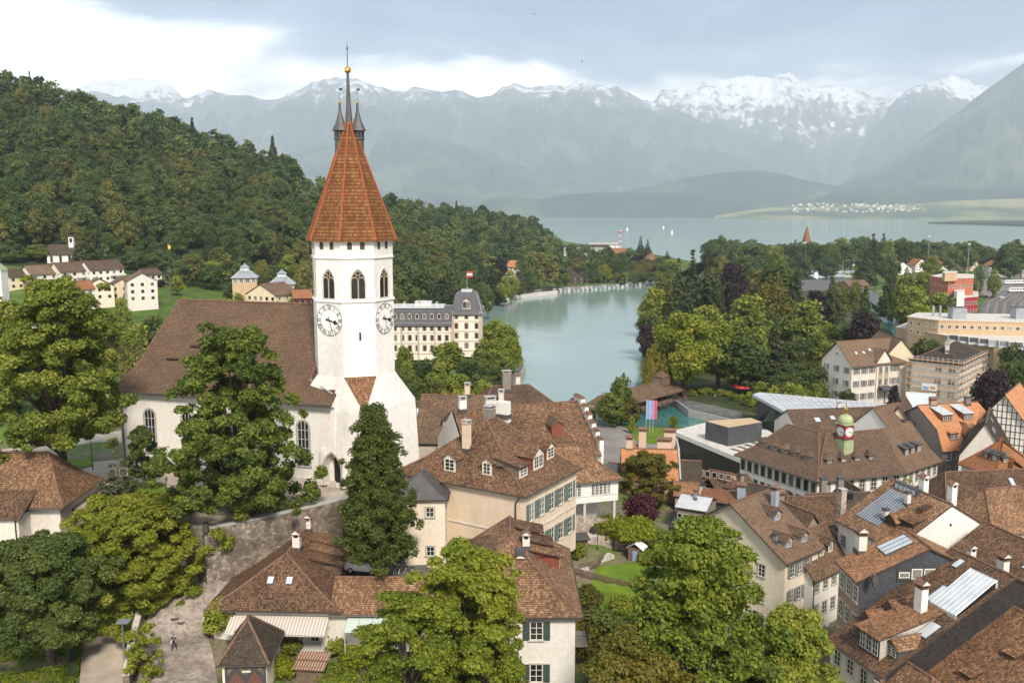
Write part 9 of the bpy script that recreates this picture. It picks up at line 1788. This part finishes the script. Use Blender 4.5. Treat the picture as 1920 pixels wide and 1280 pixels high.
for i, (px, py, a, tp, lg, lb) in enumerate(((943, 712, .2, 'cloth_pink', 'cloth_blue', 'person in a pink top strolling on the quay promenade'), (946, 711, .4, 'cloth_red', 'cloth_black', 'person in a red jacket strolling on the quay promenade'), (930, 718, 3.3, 'cloth_white', 'cloth_blue', 'person in a white shirt on the quay promenade'), (957, 698, 3.3, 'cloth_white', 'cloth_black', 'person in white walking at the far end of the quay'), (1285, 752, 1, 'cloth_red', 'cloth_blue', 'person in red on the path by the covered bridge'), (1340, 748, 2, 'cloth_white', 'cloth_blue', 'person in white under the plane trees'), (1344, 749, 2.5, 'cloth_black', 'cloth_blue', 'person in black under the plane trees'), (1153, 802, 1, 'cloth_black', 'cloth_black', 'person in black on the riverside street'), (1168, 788, 2, 'cloth_white', 'cloth_blue', 'person in a white shirt by the covered bridge'), (1236, 800, 0, 'cloth_black', 'cloth_blue', 'person sitting down on the riverside lawn edge, dressed in black'))): person(lb.replace('sitting down on', 'standing at'), G(px, py, 2.34), a, tp, lg)
def bike_data():
 f = MB(); b_ = M['palemetal']
 for x in (-.52, .52): f.tube([(x + .33 * math.cos(a), 0, .34 + .33 * math.sin(a)) for a in np.linspace(0, 2 * math.pi, 15)], .022, M['tyre'], 4, cap=False)
 for P_ in ([(-.52, 0, .34), (-.1, 0, .3), (.4, 0, .8), (-.2, 0, .8), (-.52, 0, .34)], [(-.1, 0, .3), (-.24, 0, .95)], [(.52, 0, .34), (.36, 0, 1.0)], [(.36, -.28, 1.02), (.36, .28, 1.02)]): f.tube(P_, .022, b_, 5)
 f.box(-.38, -.1, -.07, .07, .93, 1.0, M['tyre']); return f.data('bicycle')
bk_ = bike_data()
for i, (px, a, lb) in enumerate(((742, 60, 'bicycle leaning by the courtyard shed, nearest the car'), (750, 75, 'bicycle in the middle of the courtyard row'), (762, 50, 'bicycle at the right end of the courtyard row'), (772, 85, 'last bicycle beside the beige house wall'))): p = GG(px, 1080); tag(put('bicycle', bk_, None, (p.x, p.y, p.z + .2), (R(6), 0, R(a))), lb, 'bicycle', 'bicycles in the courtyard')
p = GG(748, 1062); t_ = thing('board_shed', 'grey boarded shed between the hornbeam and the beige house', 'shed', (p.x, p.y + .6, p.z - .2), R(-6)); f = MB(); f.box(-2.2, 2.2, 0, 2, 0, 2.4, M['greybrown']); [f.box(-2.2 + i * .3, -2.17 + i * .3, -.03, 0, .05, 2.35, M['taupe']) for i in range(15)]; f.build('wall', t_); f = MB(); f.face([(-2.4, -.3, 2.42), (2.4, -.3, 2.42), (2.4, 2.2, 2.7), (-2.4, 2.2, 2.7)], M['lead']); f.build('roof', t_)
p = GG(1078, 1040); t_ = thing('garden_hut', 'low dark timber hut with flat roof under the garden wall', 'hut', p, R(6)); f = MB(); f.box(-1.6, 1.6, 0, 2, -.3, 2.0, M['wood']); f.build('wall', t_); f = MB(); f.box(-1.9, 1.9, -.4, 2.2, 2.0, 2.15, M['lead']); f.build('roof', t_)
p = GG(1190, 1052); t_ = thing('play_hut', 'little blue door garden hut with white roof by the pergola', 'hut', p, R(-25)); f = MB(); f.box(-.9, .9, 0, 1.6, -.3, 1.7, M['wood']); f.box(-.3, .3, -.03, 0, 0, 1.4, M['flag_blue']); f.build('wall', t_); f = MB(); [f.face(q, M['flag_white']) for q in ([(-1.2, -.2, 1.6), (0, -.2, 2.4), (0, 1.8, 2.4), (-1.2, 1.8, 1.6)][::-1], [(0, -.2, 2.4), (1.2, -.2, 1.6), (1.2, 1.8, 1.6), (0, 1.8, 2.4)][::-1])]; f.build('roof', t_)
def fence(label, pts, h=1.1):
 t_ = thing('wooden_fence', label, 'fence', (0, 0, 0)); P = [GG(a, b_) for a, b_ in pts]; f = MB(); g = MB()
 for i in range(len(P) - 1):
  a, b_ = P[i], P[i + 1]; n = int((b_ - a).length / .22); u = (b_ - a).normalized(); an = math.atan2(u.y, u.x)
  for k in range(n): p = a.lerp(b_, k / n); f.obox((p.x, p.y, p.z - .1), .14, .03, h + .1, an, M['wood'])
  for hh in (.3, .85): g.tube([a + Vector((0, 0, hh)), b_ + Vector((0, 0, hh))], .04, M['wood_dark'], 4)
 f.build('pales', t_); g.build('rails', t_)
fence('grey wooden pale fence along the garden steps, upper run', [(1085, 1072), (1120, 1065), (1132, 1050)]); fence('grey wooden pale fence along the garden lawn, lower run', [(1078, 1078), (1110, 1088), (1160, 1100), (1205, 1112)])
f = MB(); a_, b_ = GG(1085, 1066), GG(1140, 1040)
for i in range(9): p = a_.lerp(b_, i / 8); f.obox((p.x, p.y, p.z - .3), .6, 1.6, .5, math.atan2((b_ - a_).y, (b_ - a_).x), M['palestone'])
tag(f.build('garden_steps'), 'flight of pale stone garden steps between the fences', 'steps')
f = MB()
for px in (1120, 1150, 1180, 1205): p = GG(px, 1030); f.tube([(p.x, p.y, p.z - .2), (p.x, p.y, p.z + 2.4)], .06, M['wood_dark'], 5)
a_, b_ = GG(1115, 1030), GG(1210, 1030); f.tube([a_ + Vector((0, 0, 2.4)), b_ + Vector((0, 0, 2.4))], .07, M['wood_dark'], 5); tag(f.build('pergola'), 'timber pergola carrying the yellow green vine', 'pergola')
p = GG(548, 1208); pm = thing('palm_tree', 'small fan palm in front of the striped awning', 'palm', p); f = MB(); f.tube([(0, 0, -.3), (.05, 0, 1.4), (0, .05, 2.9)], [.16, .14, .15], GRN['bark'], 8); f.build('trunk', pm)
rp = np.random.default_rng(8); V_ = []
for i in range(34):
 a = rp.random() * 6.28; e = rp.uniform(-.5, 1.2); d_ = np.array([math.cos(a) * math.cos(e), math.sin(a) * math.cos(e), math.sin(e)]); hub = np.array([0, .05, 2.9]) + d_ * .75
 sd2 = np.cross(d_, [0, 0, 1.]); sd2 /= np.linalg.norm(sd2) + 1e-6; up2 = np.cross(sd2, d_)
 for k in range(11):
  b_ = (k - 5) / 5 * 1.25; dd_ = d_ * math.cos(b_) + sd2 * math.sin(b_); tip = hub + dd_ * .85 - np.array([0, 0, .18]); w_ = np.cross(dd_, up2) * .05; V_.append(np.stack([hub, (hub + tip) / 2 + w_, tip, (hub + tip) / 2 - w_]))
v = np.concatenate(V_); put('crown', np_mesh('crown', v, np.arange(len(v)).reshape(-1, 4), [GRN['ash']], rp.random(len(v) // 4) * .7), pm)
p = GG(676, 1212); hc = thing('hanging_chair', 'white rope hanging chair frame in the garden of the low house', 'chair', p); f = MB(); [f.tube([(0, 0, 2.3), (x, y, .9)], .03, M['flag_white'], 5) for x in (-.6, .6) for y in (-.35, .35)]; f.tube([(-.6, -.35, .9), (.6, -.35, .9), (.6, .35, .9), (-.6, .35, .9), (-.6, -.35, .9)], .035, M['flag_white'], 5); f.face([(-.6, -.35, .9), (.6, -.35, .9), (.5, .3, .7), (-.5, .3, .7)], M['flag_white']); f.face([(-.5, .3, .7), (.5, .3, .7), (.6, .45, 1.5), (-.6, .45, 1.5)], M['flag_white']); f.build('seat', hc); f = MB(); f.tube([(0, 0, 2.3), (0, .9, 2.6), (0, 1.2, 0)], .04, M['wood'], 5); f.build('stand', hc)
for px, py, lb in ((328, 1162, 'round iron manhole cover on the lane, farther one'), (340, 1169, 'round iron manhole cover on the lane, nearer one')): p = GG(px, py); f = MB(); f.lathe([(.001, .03), (.42, .03), (.45, 0)], (0, 0, 0), M['lead'], 18); o = tag(f.build('manhole_cover'), lb, 'manhole cover', 'manhole covers on the lane'); o.location = (p.x, p.y, p.z + .2)
p = GG(234, 1250); t_ = thing('garden_shelter', 'green metal pole carrying a small grey panel beside the gravel path', 'shelter', (p.x, p.y, p.z)); f = MB(); f.tube([(0, 0, 0), (0, 0, 4.6)], .07, M['shut_green'], 8); f.build('pole', t_); f = MB(); f.box(-.7, .5, 0, 1.1, 4.5, 4.56, M['zinc']); f.build('panel', t_)
p = G(1490, 658, 2.4); t_ = thing('party_tent', 'white pointed party tent beside the yellow pavilion', 'tent', p); f = MB(); f.lathe([(3.4, 2.4), (1.4, 3.5), (.1, 5.0)], (0, 0, 0), M['flag_white'], 4, ph=R(45), smooth=False); f.build('canopy', t_); f = MB(); [f.tube([(x, y, 0), (x, y, 2.4)], .05, M['palemetal'], 5) for x in (-2.3, 2.3) for y in (-2.3, 2.3)]; f.build('poles', t_)
for i, (px, py, m_, lb) in enumerate(((1380, 738, 'flag_red', 'dark red parasol of the riverside restaurant, left one'), (1392, 741, 'flag_red', 'dark red parasol of the riverside restaurant, right one'), (1405, 722, 'flag_white', 'big white parasol above the riverside restaurant'), (1418, 716, 'flag_white', 'big white parasol behind the red parasols'))):
 t_ = thing('parasol', lb, 'parasol', G(px, py, 2.3)); f = MB(); f.lathe([(2.6, 2.6), (.05, 3.5)], (0, 0, 0), M[m_], 8, smooth=False); f.build('canopy', t_); f = MB(); f.tube([(0, 0, 0), (0, 0, 2.8)], .05, M['palemetal'], 5); f.build('pole', t_)
f = MB(); [f.face(q, M['black']) for q in ([(0, -.25, 0), (1.0, .1, .35), (.1, .2, 0)], [(0, -.25, 0), (-.1, .2, 0), (-1.0, .1, .35)], [(-.06, .5, 0), (.06, .5, 0), (.1, -.3, 0), (-.1, -.3, 0)])]; bdta = f.data('bird')
for px, py, d_, lb in ((1000, 27, 160, 'small dark bird high in the sky above the middle peaks'), (682, 14, 230, 'tiny bird near the top edge above the church tower'), (1092, 116, 240, 'tiny bird above the twin peaks'), (991, 124, 300, 'tiny bird left of the twin peaks'), (1292, 245, 220, 'tiny bird before the snowy massif'), (1333, 42, 300, 'tiny bird at the top right of the sky')): tag(put('bird', bdta, None, D(px, py, d_), (0, .2, d_ * 1.0), .7), lb, 'bird', 'birds in the sky')
# HAZE: the valley air, one even volume
HAZE_D = 0.000071
hm = bpy.data.materials.new('haze'); hm.use_nodes = True; ht = hm.node_tree; ht.nodes.clear()
ho = ht.nodes.new('ShaderNodeOutputMaterial'); hv = ht.nodes.new('ShaderNodeVolumePrincipled')
hv.inputs['Color'].default_value = (0.86, 0.92, 1.0, 1); hv.inputs['Density'].default_value = HAZE_D; hv.inputs['Anisotropy'].default_value = 0.25
ht.links.new(hv.outputs[0], ho.inputs['Volume'])
hb = MB(); hb.box(-36000, 36000, -4000, 36000, -24, 3420, hm)
haze = tag(hb.build('haze'), kind='stuff')
